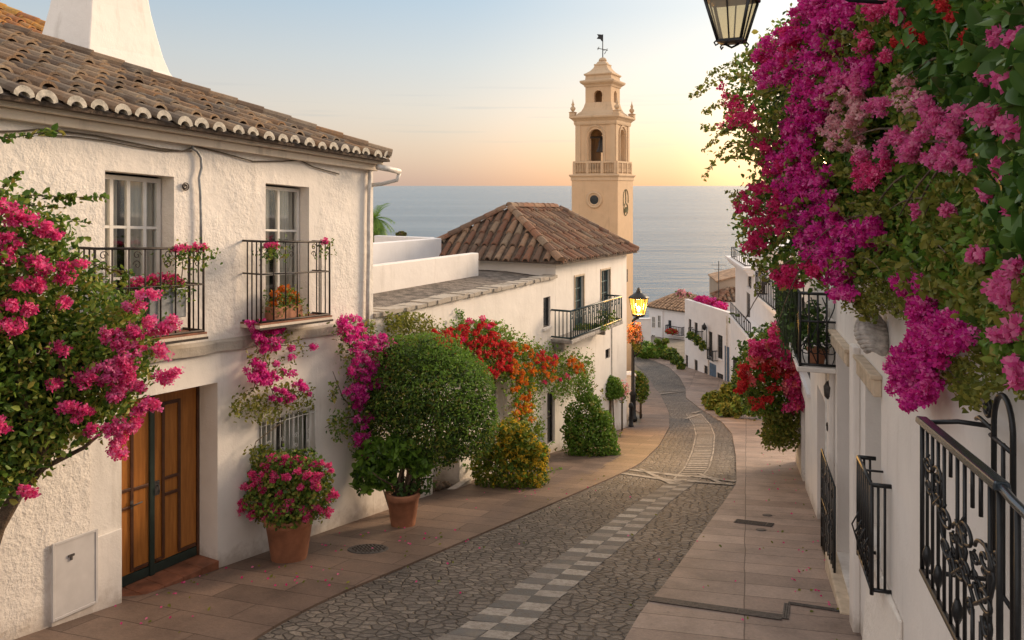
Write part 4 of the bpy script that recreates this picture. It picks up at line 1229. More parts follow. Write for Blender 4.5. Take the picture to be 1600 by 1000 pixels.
mb.tube([tcn + N2 * 1.0 + Vector((0, 0, zt_(211))), tcn - N2 * 1.0 + Vector((0, 0, zt_(211)))], .07, 6)
mb.build('bell', M['metal_grey'], TW)
# balustrade round the belfry
mb = MB()
hb = 1.27
for e, f in ((-D2, N2), (-N2, D2), (D2, N2), (N2, D2)):
    c = tcn + e * hb; pl = PL(c.x, c.y, f.x, f.y, 1)
    mb.pbox(pl, -hb, hb, zt_(254), zt_(251), -.05, .05); mb.pbox(pl, -hb, hb, zt_(272.4), zt_(270.5), -.05, .05)
    for q in (-1, -.36, .36, 1): mb.pbox(pl, q * (hb - .06) - .07, q * (hb - .06) + .07, zt_(270.5), zt_(254), -.055, .055)
    for i in range(24):
        u = lerp(-hb + .1, hb - .1, (i + .5) / 24); p = pl.pt(u, 0, 0)
        mb.lathe((p.x, p.y, zt_(270.5)), [(.022, 0), (.038, .12), (.02, .3), (.028, .55), (.02, .577)], 6)
mb.build('balustrade', M['tower_trim'], TW)
# upper stage, cupola
four(.76, zt_(177), zt_(131), .25, zt_(168), zt_(144), .22, M['tower'], 'lantern_stage')
mb = MB()
mb.sqloft(tcn, D2, N2, [(1.14, zt_(177)), (1.10, zt_(174)), (.94, zt_(170)), (.84, zt_(164)), (.775, zt_(157)), (.772, zt_(156))])
o = mb.build('scroll_base', M['tower_trim'], TW)
mb = MB()
mb.sqloft(tcn, D2, N2, [(.78, zt_(120)), (.76, zt_(113)), (.84, zt_(111.5)), (.84, zt_(109.5)), (.74, zt_(108)), (.56, zt_(104)), (.43, zt_(99.5)), (.37, zt_(95.5)), (.40, zt_(94.5)), (.40, zt_(93)), (.30, zt_(92)), (.24, zt_(89)), (.18, zt_(87.5))])
mb.lathe((tcn.x, tcn.y, zt_(88)), [(.2, 0), (.24, .08), (.18, .18), (.08, .24)], 12)
mb.build('cupola', M['tower_trim'], TW, .02)
for a, b in ((-1, -1), (1, -1), (1, 1), (-1, 1)):
    mb = MB()
    c = tcn + D2 * 1.3 * a + N2 * 1.3 * b
    mb.sqloft(c, D2, N2, [(.16, zt_(178)), (.16, zt_(173)), (.2, zt_(172.4)), (.1, zt_(171))])
    mb.lathe((c.x, c.y, zt_(171)), [(.05, 0), (.14, .12), (.15, .2), (.05, .32), (.09, .38), (.03, .55), (.0, .75)], 10)
    mb.build('finial', M['tower_trim'], TW)
# weather vane
mb = MB(); top = Vector((tcn.x, tcn.y, zt_(84)))
mb.tube([top - Vector((0, 0, .2)), top + Vector((0, 0, 1.42))], .03, 6)
mb.lathe(top + Vector((0, 0, .0)), [(.02, -.08), (.1, 0), (.02, .08)], 10)
X = Vector((1, .2, 0)).normalized()
mb.tube([top + X * -.32 + Vector((0, 0, .62)), top + X * .30 + Vector((0, 0, .52))], .022, 5)
mb.tube([top + X * .1 + Vector((0, 0, .3)), top + X * .28 + Vector((0, 0, .62)), top + X * .05 + Vector((0, 0, .5))], .02, 5)
mb.tube([top + X * -.3 + Vector((0, 0, .52)), top + X * -.22 + Vector((0, 0, .7))], .02, 5)
th = Vector((-X.y, X.x, 0)) * .015
fl = [(0, 1.40), (-.34, 1.42), (-.26, 1.30), (-.36, 1.16), (-.14, 1.14), (-.05, 1.02), (0, 1.05)]
fr = [top + X * a + Vector((0, 0, b)) for a, b in fl]
mb.add([p - th for p in fr] + [p + th for p in fr], [tuple(range(len(fl)))[::-1], tuple(range(len(fl), 2 * len(fl)))] + [(i, (i + 1) % len(fl), len(fl) + (i + 1) % len(fl), len(fl) + i) for i in range(len(fl))])
mb.build('weather_vane', M['iron'], TW)
# round window on the front, arch and wreath emblem on the side
fp = tcn - D2 * 1.36
pf = PL(fp.x, fp.y, N2.x, N2.y, 1); s = 1 if (pf.n.x * -D2.x + pf.n.y * -D2.y) > 0 else -1
def ring(mb, pl, u, w, r, tr, o, n=24, su=1.0):
    mb.tube([pl.pt(u + su * r * math.cos(2 * math.pi * i / n), w + r * math.sin(2 * math.pi * i / n), o) for i in range(n + 1)], tr, 6, caps=False)
mb = MB(); wc_ = zt_(312.5)
ring(mb, pf, 0, wc_, .41, .075, s * .02); ring(mb, pf, 0, wc_, .30, .05, s * .0)
ow = mb.build('round_window', M['tower_trim'], TW)
mb = MB(); n = 20
mb.add([pf.pt(.28 * math.cos(2 * math.pi * i / n), wc_ + .28 * math.sin(2 * math.pi * i / n), s * .012) for i in range(n)], [tuple(range(n))])
mb.build('pane', M['darkglass'], ow)
sp_ = tcn - N2 * 1.36
ps = PL(sp_.x, sp_.y, D2.x, D2.y, 1); s = 1 if (ps.n.x * -N2.x + ps.n.y * -N2.y) > 0 else -1
mb = MB()
pts = [ps.pt(-.42, zt_(322), s * .015)] + [ps.pt(-.42 * math.cos(math.pi * i / 12), zt_(309) + .45 * math.sin(math.pi * i / 12), s * .015) for i in range(13)] + [ps.pt(.42, zt_(318), s * .015)]
mb.tube(pts, .022, 5)
mb.tube([ps.pt(-.05, zt_(296), s * .015), ps.pt(.0, zt_(318), s * .015)], .025, 5)
mb.build('emblem', M['verdigris'], TW); mb = MB(); ring(mb, ps, 0, zt_(328), .34, .03, s * .015)
for k in range(5): mb.tube([ps.pt(-.22 + k * .1, zt_(330) - .1, s * .015), ps.pt(-.12 + k * .09, zt_(327) + .08 * (k % 2), s * .015)], .04, 5)
mb.build('emblem', M['verdigris'], TW)
sm = ps.uv(984, 430)
mb = MB(); mb.pbox(ps, -.3, .25, zt_(445), zt_(425), s * .0, s * .05); mb.build('window', M['darkglass'], TW)

# ------------------------------------------------------------------ houses down the street
def simple_windows(parent, pl, rects, r=.14, mat='metal_grey', nx=2, ny=2, glass='darkglass', name='window', surround=None):
    for rc in rects:
        o = window(parent, pl, rc[:4], r * .7, nx, ny, .045, name, mat, False, glass)
        mb = MB(); mb.pbox(pl, rc[0] - .06, rc[1] + .06, rc[2] - .07, rc[2] - .003, -.06, .0); mb.build('sill', M['stucco_cool'], o)

# pale house at the bend
ha = PL(213 / F * 66, 66, 63 / F * 60 - 213 / F * 66 + 10.7, -6.0, 1, 0)
ha = PL(210 / F * 68, 68, 3.0, -3.2, 1, 0)
if ha.n.y < 0: ha.n = -ha.n
hb0 = ha.pt(2, 0, 2)
HA = thing('cottage', 'small pale cottage with sand coloured tile roof at the far bend of the street', 'house', (hb0.x, hb0.y, zg(66)))
u1_, wt_ = ha.uv(1072, 487); uL, _ = ha.uv(1014, 487)
uc = ha.uv(1036, 487)[0]
wins = [ha.rect(1056, 537, 1062, 562) + (.12,), ha.rect(1044, 500, 1049, 520) + (.12,)]
mb = MB(); mb.wall(ha, uL, u1_ + .5, zg(68) - 1, wt_, wins); mb.shell(ha, uL, u1_ + .5, zg(68) - 1, wt_, 5); mb.build('wall', M['stucco_cool'], HA)
simple_windows(HA, ha, wins, .12, 'blue_door', 1, 2)
hip_roof(ha, uL - .25, u1_ + .7, -.25, 5.2, wt_, .95, 1.3, 1.3, 2.6, [M['tan_roof'], M['under_old']], HA, 71, .32, .45, .12)
for (x0, y0, x1, y1) in ((1019, 494, 1024, 512), (1028, 492, 1033, 512), (1018, 522, 1024, 546)):
    rc = ha.rect(x0, y0, x1, y1); window(HA, ha, rc, -.02, 2, 2, .05, 'window', 'white_paint', False, 'darkglass')
mb = MB(); q_ = ha.rect(1034, 486, 1036.5, 560); mb.pbox(ha, q_[0], q_[1], zg(68) - 1, q_[3], -.12, 0); mb.build('corner_strip', M['stucco_cool'], HA)
bb = ha.rect(1040, 510, 1065, 521, -.4)
mb = MB(); mb.pbox(ha, bb[0], bb[1], bb[2] - .1, bb[2], -.45, 0); ob = mb.build('balcony', M['stucco_cool'], HA)
railing_box(ob, ha, bb[0], bb[1], bb[2] + .03, bb[3] + .1, -.4, 10, 'iron', .018, None, True, 'railing', False)
wl0 = P(985, 500, 60); 
wp = PL(182 / F * 62, 62, 1, .15, 1, 0)
if wp.n.y < 0: wp.n = -wp.n
WB = thing('garden_wall', 'low white wall behind the lit street lamp', 'wall', (wp.pt(1, 0).x, wp.pt(1, 0).y, zg(62)))
mb = MB(); g0, gt = wp.uv(975, 500); g1 = wp.uv(1017, 500)[0]
mb.pbox(wp, g0, g1, zg(62) - .5, gt, 0, .25); mb.pbox(wp, g0, g1 + .03, gt, gt + .08, -.05, .3); mb.build('masonry', M['stucco_cool'], WB, .01)

# long white row house with a roof garden
hbp = PL(341 / F * 45.4, 45.4, 272 / F * 51 - 341 / F * 45.4, 5.6, -1, .0)
if hbp.n.x < 0: hbp.n = -hbp.n
c = hbp.pt(3, 0, 2)
HB = thing('row_house', 'long white row house with many small dark windows and flowers on its roof', 'house', (c.x, c.y, zg(54)))
uA, uB = hbp.uv(1140, 500)[0], hbp.uv(1070, 480)[0]
wB = (hbp.uv(1072, 466)[1] + hbp.uv(1137, 490)[1]) / 2
px_w = [(1076, 498, 1080, 521), (1085, 503, 1090, 527), (1107, 517, 1113, 556), (1121, 522, 1129, 559), (1071, 554, 1075, 574), (1085, 561, 1090, 578), (1100, 570, 1106, 587), (1120, 581, 1130, 599)]
wins = [hbp.rect(*r) + (.15,) for r in px_w]
mb = MB(); mb.wall(hbp, uA, uB, zg(55) - 2.5, wB, wins); mb.shell(hbp, uA, uB, zg(55) - 2.5, wB - .35, 5); mb.quad(hbp.pt(uA, wB - .35, .25), hbp.pt(uB, wB - .35, .25), hbp.pt(uB, wB, .25), hbp.pt(uA, wB, .25))
mb.quad(hbp.pt(uA, wB, 0), hbp.pt(uB, wB, 0), hbp.pt(uB, wB, .25), hbp.pt(uA, wB, .25))
mb.build('wall', M['stucco_cool'], HB)
simple_windows(HB, hbp, wins, .12, 'metal_grey', 2, 2)
for (x0, y0, x1, y1) in ((1105, 545, 1114, 560), (1076, 512, 1092, 530)):
    rc = hbp.rect(x0, y0, x1, y1, -.3)
    railing_box(HB, hbp, rc[0], rc[1], rc[2], rc[3], -.3, 8, 'iron', .016, None, True, 'window_railing', False, 1)
mb = MB(); mb.pbox(hbp, uA + .25, uA + .32, zg(47) - .5, wB - .2, -.06, 0); mb.build('drain_pipe', M['pipe'], HB); mb = MB(); mb.pbox(hbp, hbp.uv(1108, 560)[0], hbp.uv(1108, 560)[0] + .08, zg(50) - .5, hbp.uv(1108, 560)[1], -.06, 0); mb.build('drain_pipe', M['pipe'], HB)
mb = MB(); lr = hbp.rect(1097, 508, 1104, 540, -.25)
mb.tube([hbp.pt(lr[0], lr[2], 0), hbp.pt(lr[0], lr[2], -.25), hbp.pt(lr[0], lr[3], -.25), hbp.pt(lr[1], lr[3], -.25), hbp.pt(lr[1], lr[2], -.25), hbp.pt(lr[1], lr[2], 0)], .022, 6)
mb.lathe(hbp.pt((lr[0] + lr[1]) / 2, lr[3], -.25), [(.02, -.28), (.10, -.22), (.14, .0), (.05, .12), (.02, .2)], 8)
mb.build('wall_lantern', M['iron'], HB)
rc = hbp.rect(1109, 566, 1119, 612); mb = MB(); mb.pbox(hbp, *rc, -.02, .02); mb.build('door', M['blue_door'], HB)
rc = hbp.rect(1133, 540, 1139.5, 604); mb = MB(); mb.pbox(hbp, rc[0], rc[1], rc[2] , rc[3], -.03, .02); mb.build('door', M['blue_door'], HB)
# brown roof room behind it
hr = PL(351.5 / F * 52, 52, -1, .12, 1, 0)
if hr.n.y < 0: hr.n = -hr.n
c = hr.pt(1, 0, 2)
HR = thing('stone_house', 'brown stone house rising behind the roof garden', 'house', (c.x, c.y, zg(50)))
L2 = hr.uv(1121, 440)[0]; wl_, wr_ = hr.uv(1121, 441)[1], hr.uv(1150, 428)[1]
mb = MB(); bt_ = zg(50) - 1
mb.hexa([hr.pt(-.8, bt_, 0), hr.pt(L2, bt_, 0), hr.pt(L2, bt_, 4), hr.pt(-.8, bt_, 4), hr.pt(-.8, wr_, 0), hr.pt(L2, wl_, 0), hr.pt(L2, wl_, 4), hr.pt(-.8, wr_, 4)])
mb.build('wall', M['stone_wall'], HR)
mb = MB(); mb.hexa([hr.pt(-.8, wr_ + .004, -.1), hr.pt(L2 + .1, wl_ + .004, -.1), hr.pt(L2 + .1, wl_ + .004, 4), hr.pt(-.8, wr_ + .004, 4), hr.pt(-.8, wr_ + .1, -.1), hr.pt(L2 + .1, wl_ + .1, -.1), hr.pt(L2 + .1, wl_ + .1, 4), hr.pt(-.8, wr_ + .1, 4)])
mb.build('roof', M['tan_roof'], HR)

hx = PL(344 / F * 49, 49, -1, .1, 1, 0)
if hx.n.y < 0: hx.n = -hx.n
c = hx.pt(.5, 0, 1)
HX = thing('roof_house', 'small white house with orange tile roof tucked between the roof garden and the corner house', 'house', (c.x, c.y, zg(49)))
wx = hx.uv(1140, 470)[1]
mb = MB(); mb.wall(hx, -1, .75, zg(49) - 1, wx, []); mb.shell(hx, -1, .75, zg(49) - 1, wx, 2.4); mb.build('wall', M['stucco_cool'], HX)
hip_roof(hx, -1.2, .9, -.2, 2.6, wx, .6, .9, .9, 1.2, [M['tiles_red'], M['under_old']], HX, 91, .3, .4, .11, None, (0, 1, 3))
# tall white house with cornice and stepped terraces
hc = PL(13.2, 46.3, 11.0 - 13.2, 31 - 46.3, 1, 0)
if hc.n.x < 0: hc.n = -hc.n
c = hc.pt(7, 0, 2)
HCt = thing('corner_house', 'tall white house with moulded cornice and stepped terraces above the row house', 'house', (c.x, c.y, zg(40)))
k0, k1, k2 = hc.uv(1149, 450)[0], hc.uv(1178, 450)[0], hc.uv(1232, 450)[0]
wC = hc.uv(1149, 412)[1]; wC2 = hc.uv(1178, 402)[1] + .7
hw_ = [hc.rect(1168, 428, 1174, 447) + (.14,), hc.rect(1166, 455, 1172, 497) + (.14,), hc.rect(1188, 424, 1194, 470) + (.2,), hc.rect(1204, 500, 1209, 530) + (.12,), hc.rect(1147, 556, 1152, 578) + (.12,), hc.rect(1214, 430, 1224, 480) + (.2,)]
mb = MB(); mb.wall(hc, k0, k1, zg(42) - 2, wC, [h for h in hw_ if h[0] < k1 - .1]); mb.shell(hc, k0, k1, zg(42) - 2, wC, 6)
mb.wall(hc, k1 + .003, k2, zg(36) - 2, wC2, [h for h in hw_ if h[0] > k1 - .1]); mb.shell(hc, k1 + .003, k2, zg(36) - 2, wC2, 6)
mb.build('wall', M['stucco_cool'], HCt)
simple_windows(HCt, hc, hw_, .12, 'metal_grey', 2, 3)
mb = MB()
for (dw, pr) in ((0, .30), (.14, .40), (.28, .5)):
    mb.pbox(hc, k0 - pr, k1 - .002, wC + dw, wC + dw + .14, -pr, 6)
mb.build('cornice', M['stucco_cool'], HCt, .02); mb = MB()
mb.pbox(hc, k1 + .003, k2, wC2, wC2 + .2, -.25, 6)
mb.build('cornice', M['stucco_cool'], HCt, .02)
rc = hc.rect(1181, 458, 1218, 482, -.5)
wb = hc.uv(1214, 487, -.5)[1]
mb = MB(); mb.pbox(hc, rc[0], rc[1], wb - .18, wb, -.55, 0); ob = mb.build('balcony', M['stucco_cool'], HCt, .02)
railing_box(ob, hc, rc[0] + .03, rc[1] - .03, wb + .04, wb + 1.05, -.5, 14, 'iron', .02, None, True, 'railing', True, 3)
tA, tB = hc.uv(1141, 520, -1.0)[0], hc.uv(1172, 520, -1.0)[0]
wT = hc.uv(1160, 518, -1.0)[1]
mb = MB(); mb.pbox(hc, tA, tB, zg(44) - 2, wT, -1.0, -.002); mb.pbox(hc, tA - .05, tB + .05, wT, wT + .12, -1.08, -.8); ob = mb.build('terrace', M['stucco_cool'], HCt, .01)
railing_box(ob, hc, tA + .1, tB - .1, wT + .16, wT + .75, -.98, 12, 'iron', .018, None, False, 'railing', False)
wq = hc.rect(1147, 556, 1152, 577, -1.0); window(ob, hc, wq, -1.02, 2, 2, .04, 'window', 'metal_grey', False, 'darkglass')
mb = MB(); rail_w = hc.uv(1158, 400)[1]
railing_box(HCt, hc, k0 + .6, k1 - .8, wC + .46, wC + 1.0, -.3, 8, 'iron', .018, None, True, 'roof_railing', False, 2)
# antenna mast
am = P(1123, 408, 49)
AM = MB(); AM.tube([am - Vector((0, 0, 3.0)), am], .03, 6); AM.tube([am - Vector((.5, 0, .25)), am + Vector((.5, 0, -.25))], .015, 5); AM.tube([am - Vector((.3, 0, .55)), am + Vector((.3, 0, -.55))], .015, 5)
tag(AM.build('antenna', M['metal_grey']), 'thin metal antenna mast on the brown stone roof', 'antenna')

# ------------------------------------------------------------------ right side: house with the plant balcony, and the near white house
rd = RPL(.04)
c = rd.pt(6, 0, 2)
HD = thing('balcony_house', 'white house whose black iron balcony is hung with trailing plants', 'house', (c.x, c.y, zg(c.y)))
e0, e1 = rd.uv(1301, 600)[0], rd.uv(1243, 600)[0]
wD = ZC - .6
dw_ = [rd.rect(1246, 455, 1266, 560) + (.2,), rd.rect(1277, 600, 1290, 830) + (.3,), rd.rect(1252, 610, 1258, 740) + (.22,)]
mb = MB(); mb.wall(rd, e0 + .004, e1, ZC - 10, wD, dw_); mb.shell(rd, e0 + .004, e1, ZC - 10, wD, 6); mb.build('wall', M['stucco_clean'], HD)
simple_windows(HD, rd, dw_[:1], .18, 'metal_grey', 2, 3, name='balcony_door')
mb = MB(); mb.pbox(rd, dw_[1][0], dw_[1][1], dw_[1][2], dw_[1][3], .27, .3); mb.pbox(rd, dw_[2][0], dw_[2][1], dw_[2][2], dw_[2][3], .19, .22); mb.build('door', M['shadow_panel'], HD)
oB = -.45
fB0, fBt = rd.uv(1250, 458, oB); fB1 = rd.uv(1226, 500, oB)[0]
fBb = rd.uv(1250, 572, oB)[1]
mb = MB(); mb.pbox(rd, fB0 - .04, fB1, fBb - .07, fBb, oB - .04, -.002); ob = mb.build('balcony', M['stucco_clean'], HD, .01)
railing_box(ob, rd, fB0, fB1, fBb + .03, fBt, oB, 12, 'iron', .013, lerp(fBb, fBt, .62), True, 'railing', True, 3)
mb = MB()
for k in range(4):
    o__ = oB * (k + .6) / 4.4; mb.tube([rd.pt(fB0, lerp(fBb, fBt, t), o__ + .05 * math.sin(t * 9 + k)) for t in np.linspace(.05, .95, 14)], .008, 5)
    mb.tube([rd.pt(fB0, lerp(fBb, fBt, .25) + .07 * math.sin(a), o__ + .07 * math.cos(a)) for a in np.linspace(0, 6.0, 14)], .008, 5)
mb.build('scrollwork', M['iron'], ob)
mb = MB(); mb.tube([rd.pt(e0 + .15, ZC - 10, -.05), rd.pt(e0 + .15, wD - 1, -.05)], .035, 8); mb.build('drain_pipe', M['pipe'], HD)

re = RPL(.05)
c = re.pt(-3, 0, 2)
HE = thing('white_house', 'near white house with deep plain doorways and black iron grilles', 'house', (c.x, c.y, zg(5)))
g0_ = re.uv(1640, 500)[0]
E0, E1 = -9.0, re.uv(1300, 600)[0]
wE = ZC + 1.15
dA = re.rect(1311, 556, 1333, 900); dA = (re.uv(1333, 700)[0], re.uv(1308, 700)[0], re.uv(1330, 900)[1] - .3, re.uv(1320, 556)[1], .34)
dB = (re.uv(1377, 700)[0], re.uv(1352, 700)[0], re.uv(1372, 868)[1], re.uv(1365, 605)[1], .30)
mb = MB(); mb.wall(re, E0, E1, ZC - 7.5, wE, [dA, dB]); mb.shell(re, E0, E1, ZC - 7.5, wE, 7); mb.build('wall', M['stucco_clean'], HE)
mb = MB(); mb.pbox(re, dA[0], dA[1], dA[2], dA[3], .30, .34); 
for i in (1, 2): mb.pbox(re, dA[0] + .12, dA[1] - .12, lerp(dA[2], dA[3], .12 + (i - 1) * .45), lerp(dA[2], dA[3], .5 + (i - 1) * .43), .285, .30)
mb.build('door', M['shadow_panel'], HE, .01)
o = window(HE, re, dB[:4], .22, 2, 3, .05, 'window', 'white_paint', True)
mb = MB(); rr = random.Random(4)
for rc in (dA, dB):
    mb.pbox(re, rc[0] - .04, rc[1] + .12, rc[3] + .002, rc[3] + .16, -.07, .0); mb.pbox(re, rc[0] - .07, rc[1] + .15, rc[3] + .16, rc[3] + .20, -.10, 0)
mb.build('lintel', M['tan'], HE, .01)
mb = MB(); mb.pbox(re, dA[0] - .05, dA[1] + .1, ZC - 7.5, zg(9.3) + .18 + .05 * dA[0], -.14, .1); mb.build('door_step', M['tan'], HE, .02)
mb = MB()
for x in (1302, 1341):
    u = re.uv(x, 700)[0]; mb.pbox(re, u - .16, u + .16, ZC - 7.5, dA[3] + .3, -.07, 0)
mb.build('pilaster', M['stucco_clean'], HE, .015)
u = re.uv(1380, 950)[0]
mb = MB(); mb.hexa([re.pt(u - .9, ZC - 7, -.30), re.pt(u + .35, ZC - 7, -.34), re.pt(u + .35, ZC - 7, 0), re.pt(u - .9, ZC - 7, 0), re.pt(u - .9, dB[2] - .02, -.03), re.pt(u + .35, dB[2] - .10, -.07), re.pt(u + .35, dB[2] - .06, 0), re.pt(u - .9, dB[2] - .02, 0)])
mb.build('buttress', M['stucco_rough'], HE, .03)
# coiled stone shell on the wall
u, w = re.uv(1362, 522, -.12)
mb = MB(); q = re.pt(u, w, -.10)
for i in range(9):
    t = i / 8
    cpt = re.pt(u + .04 - .1 * t, w + .13 - .25 * t, -.13 + .03 * t); rad = .055 + .075 * math.sin(math.pi * (t * .8 + .12))
    ring_ = [cpt + Vector((lerp(0, 1, 1) * rad * math.cos(a) * .9, rad * math.sin(a) * .9, .02 * math.sin(a * 2))) for a in np.linspace(0, 2 * math.pi, 15)]
    mb.tube(ring_, .030, 6, caps=False)
    mb.lathe(cpt, [(0.01, -.02), (rad * .95, 0), (.01, .02)], 12)
mb.tube([re.pt(u + .05, w + .1, -.1), re.pt(u + .08, w + .2, -.06), re.pt(u + .05, w + .28, 0)], .012, 5)
tag(mb.build('shell_ornament', M['shell']), 'ribbed grey stone shell fixed to the white wall above the second doorway', 'ornament')

# ------------------------------------------------------------------ iron grilles on the near white wall
def heart(mb, pl_, u, w, o, s, r, su=2.3):
    class _S:
        def pt(self, a, b, c): return pl_.pt(u + (a - u) * su, b, c)
    pl = _S()
    for sg in (-1, 1):
        mb.tube(spiral(pl, u + sg * s * .5, w + s * .7, o, s * .48, 1.35, -sg, math.pi / 2 - sg * math.pi / 2 + (math.pi if sg > 0 else 0) + math.pi, 24), r, 6)
        mb.tube(spiral(pl, u + sg * s * .45, w - s * .55, o, s * .42, 1.35, sg, (0 if sg < 0 else math.pi), 24), r, 6)
        mb.tube([pl.pt(u, w - s * 1.2, o), pl.pt(u + sg * s * .75, w - s * .2, o), pl.pt(u + sg * s * .9, w + s * .5, o), pl.pt(u + sg * s * .5, w + s * 1.2, o)], r, 6)
o1_ = -.30
NG = None
ua, wa = re.uv(1441, 657, o1_); _, wbt = re.uv(1440, 890, o1_); ub = re.uv(1562, 700, o1_)[0]
_, wbz = re.uv(1562, 757, o1_)
NGt = thing('window_cage', 'large black wrought iron cage with scrollwork and a steel blue top rail', 'window grille', tuple(re.pt((ua + ub) / 2, wbt, o1_ / 2)))
mb = MB()
def rp(u, w, o): return re.pt(u, w, o)
uN = ub - 1.3
wt = lambda u: lerp(wa, wbz, (u - ua) / (ub - ua))
nb = 11
for i in range(nb + 1):
    u = lerp(ua, ub, i / nb)
    top = wt(u) - .02; bot = wbt - .0
    if i in (5, 8, 9): 
        mb.tube([rp(u, bot, o1_), rp(u, lerp(bot, top, .30 if i != 5 else .42), o1_)], .0082, 8); mb.tube([rp(u, lerp(bot, top, .80 if i != 5 else .84), o1_), rp(u, top, o1_)], .0082, 8)
    else: mb.tube([rp(u, bot, o1_), rp(u, top, o1_)], .0115 if i in (0, nb) else .0082, 8)
for i in (1, 3, 6): mb.lathe(rp(lerp(ua, ub, i / nb), wbt + .12, o1_), [(.01, -.05), (.02, -.02), (.024, 0), (.02, .02), (.01, .05)], 8)
for i in range(1, 8):
    u = lerp(ub, uN, i / 7); mb.tube([rp(u, wbt, o1_), rp(u, wt(ub), o1_)], .0105, 8)
mb.tube([rp(ua, wbt, o1_), rp(uN, wbt, o1_)], .016, 8)
mb.tube([rp(ua, wbt, o1_), rp(ua, wbt, 0)], .012, 8)
mb.tube([rp(uN, wbt, o1_), rp(uN, wbt, 0)], .012, 8); mb.tube([rp(uN, wt(ub), o1_), rp(uN, wt(ub), 0)], .012, 8)
mb.tube([rp(ua, wt(ua) - .01, o1_), rp(ua - .05, wt(ua) + .02, o1_ * .5), rp(ua - .1, wt(ua) + .02, 0)], .012, 8)
bars = mb.build('bars', M['iron'], NGt)
mb = MB()
h = wa - wbt
for (f, wf, s) in ((.22, .70, .085), (.50, .50, .105), (.77, .56, .12)):
    u = lerp(ua, ub, f); w = wbt + h * wf
    heart(mb, re, u, w, o1_ - .006, s, .0075)
    heart(mb, re, u, w - s * .2, o1_ + .01, s * .45, .006)
    mb.build('scrollwork', M['iron'], NGt); mb = MB()
mb.tube(spiral(re, lerp(ua, ub, .70), wbt + h * .30, o1_, .035, 1.4), .0085, 6)
mb.build('scrollwork', M['iron'], NGt); mb = MB()
mb.tube(spiral(re, lerp(ua, ub, .88), wbt + h * .36, o1_, .06, 1.4, -1), .0095, 6)
mb.build('scrollwork', M['iron'], NGt); mb = MB()
mb.tube(spiral(re, lerp(ua, ub, .97), wbt + h * .74, o1_, .035, 1.4, -1), .008, 6)
mb.build('scrollwork', M['iron'], NGt)
mb = MB()
mb.hexa([rp(ub - .03, wt(ub) - .015, o1_ - .03), rp(ua + .02, wt(ua) - .015, o1_ - .03), rp(ua + .02, wt(ua) - .015, o1_ + .03), rp(ub - .03, wt(ub) - .015, o1_ + .03),
         rp(ub - .03, wt(ub) + .018, o1_ - .025), rp(ua + .02, wt(ua) + .018, o1_ - .025), rp(ua + .02, wt(ua) + .018, o1_ + .025), rp(ub - .03, wt(ub) + .018, o1_ + .025)])
mb.tube([rp(ub + .02, wt(ub), o1_), rp(ub - .15, wt(ub) - .01, o1_), rp(ub - .5, wt(ub) - .005, o1_), rp(uN, wt(ub), o1_)], .018, 8)
mb.build('top_rail', M['rail'], NGt, .008)
# arched end frame standing against the wall
mb = MB()
oW = -.10
xa, wA0 = re.uv(1553, 640, oW); xb = re.uv(1583, 640, oW)[0]
wA1 = re.uv(1566, 617, oW)[1]; wb0 = re.uv(1566, 930, oW)[1]
um_ = (xa + xb) / 2; ra_ = abs(xa - xb) / 2
wsp = wA1 - ra_ * 1.2
mb.tube([rp(xa, wb0, oW), rp(xa, wsp, oW)] + [rp(um_ + ra_ * math.cos(a) * (1 if xa > xb else -1), wsp + ra_ * 1.2 * math.sin(a), oW) for a in np.linspace(.15, math.pi - .15, 12)] + [rp(xb, wsp, oW), rp(xb, wb0 - .55, oW)], .012, 8)
mb.tube([rp(um_, wb0, oW), rp(um_, wsp - .05, oW)], .009, 8)
for w in (wb0, wsp - .06): mb.tube([rp(xa + .05, w, oW), rp(xb - .01, w, oW)], .010, 8)
mb.tube(spiral(re, xa + .09, wsp + .06, oW, .055, 1.5, -1, 0), .009, 6)
mb.tube([rp(xa, wsp - .03, oW), rp(xa + .3, wsp - .04, oW * .8), rp(ua + .0, wt(ua) + .03, oW * .6)], .010, 8)
mb.build('arched_end', M['iron'], NGt)
# second grille: open box over the window
o2_ = -.15
ca, wta = re.uv(1341, 714, o2_); cb = re.uv(1362, 740, o2_)[0]; _, wba = re.uv(1345, 872, o2_)
bt = thing('window_cage', 'small black box cage over the window beside the buttress', 'window grille', tuple(re.pt((ca + cb) / 2, wba, o2_ / 2)))
railing_box(bt, re, cb, ca, wba, wta, o2_, 7, 'iron', .011, None, True, 'bars', False, 2)
mb = MB(); 
mb.tube([re.pt((ca + cb) / 2, wta, o2_), re.pt((ca + cb) / 2, wta, 0)], .010, 6); mb.build('top_strut', M['iron'], bt); mb = MB()
for i in range(4):
    u = lerp(ca, cb, (i + .5) / 4)
    mb.tube(spiral(re, u, lerp(wba, wta, .30), o2_ - .012, .06, 1.3, 1 if i % 2 else -1), .007, 6); mb.tube(spiral(re, u, lerp(wba, wta, .17), o2_ - .012, .05, 1.3, -1 if i % 2 else 1, 3.1), .007, 6)
    mb.tube([re.pt(u, lerp(wba, wta, .45), o2_ - .01), re.pt(u + .05, lerp(wba, wta, .3), o2_ - .06), re.pt(u, lerp(wba, wta, .1), o2_ - .01)], .007, 6)
    mb.build('scrollwork', M['iron'], bt); mb = MB()
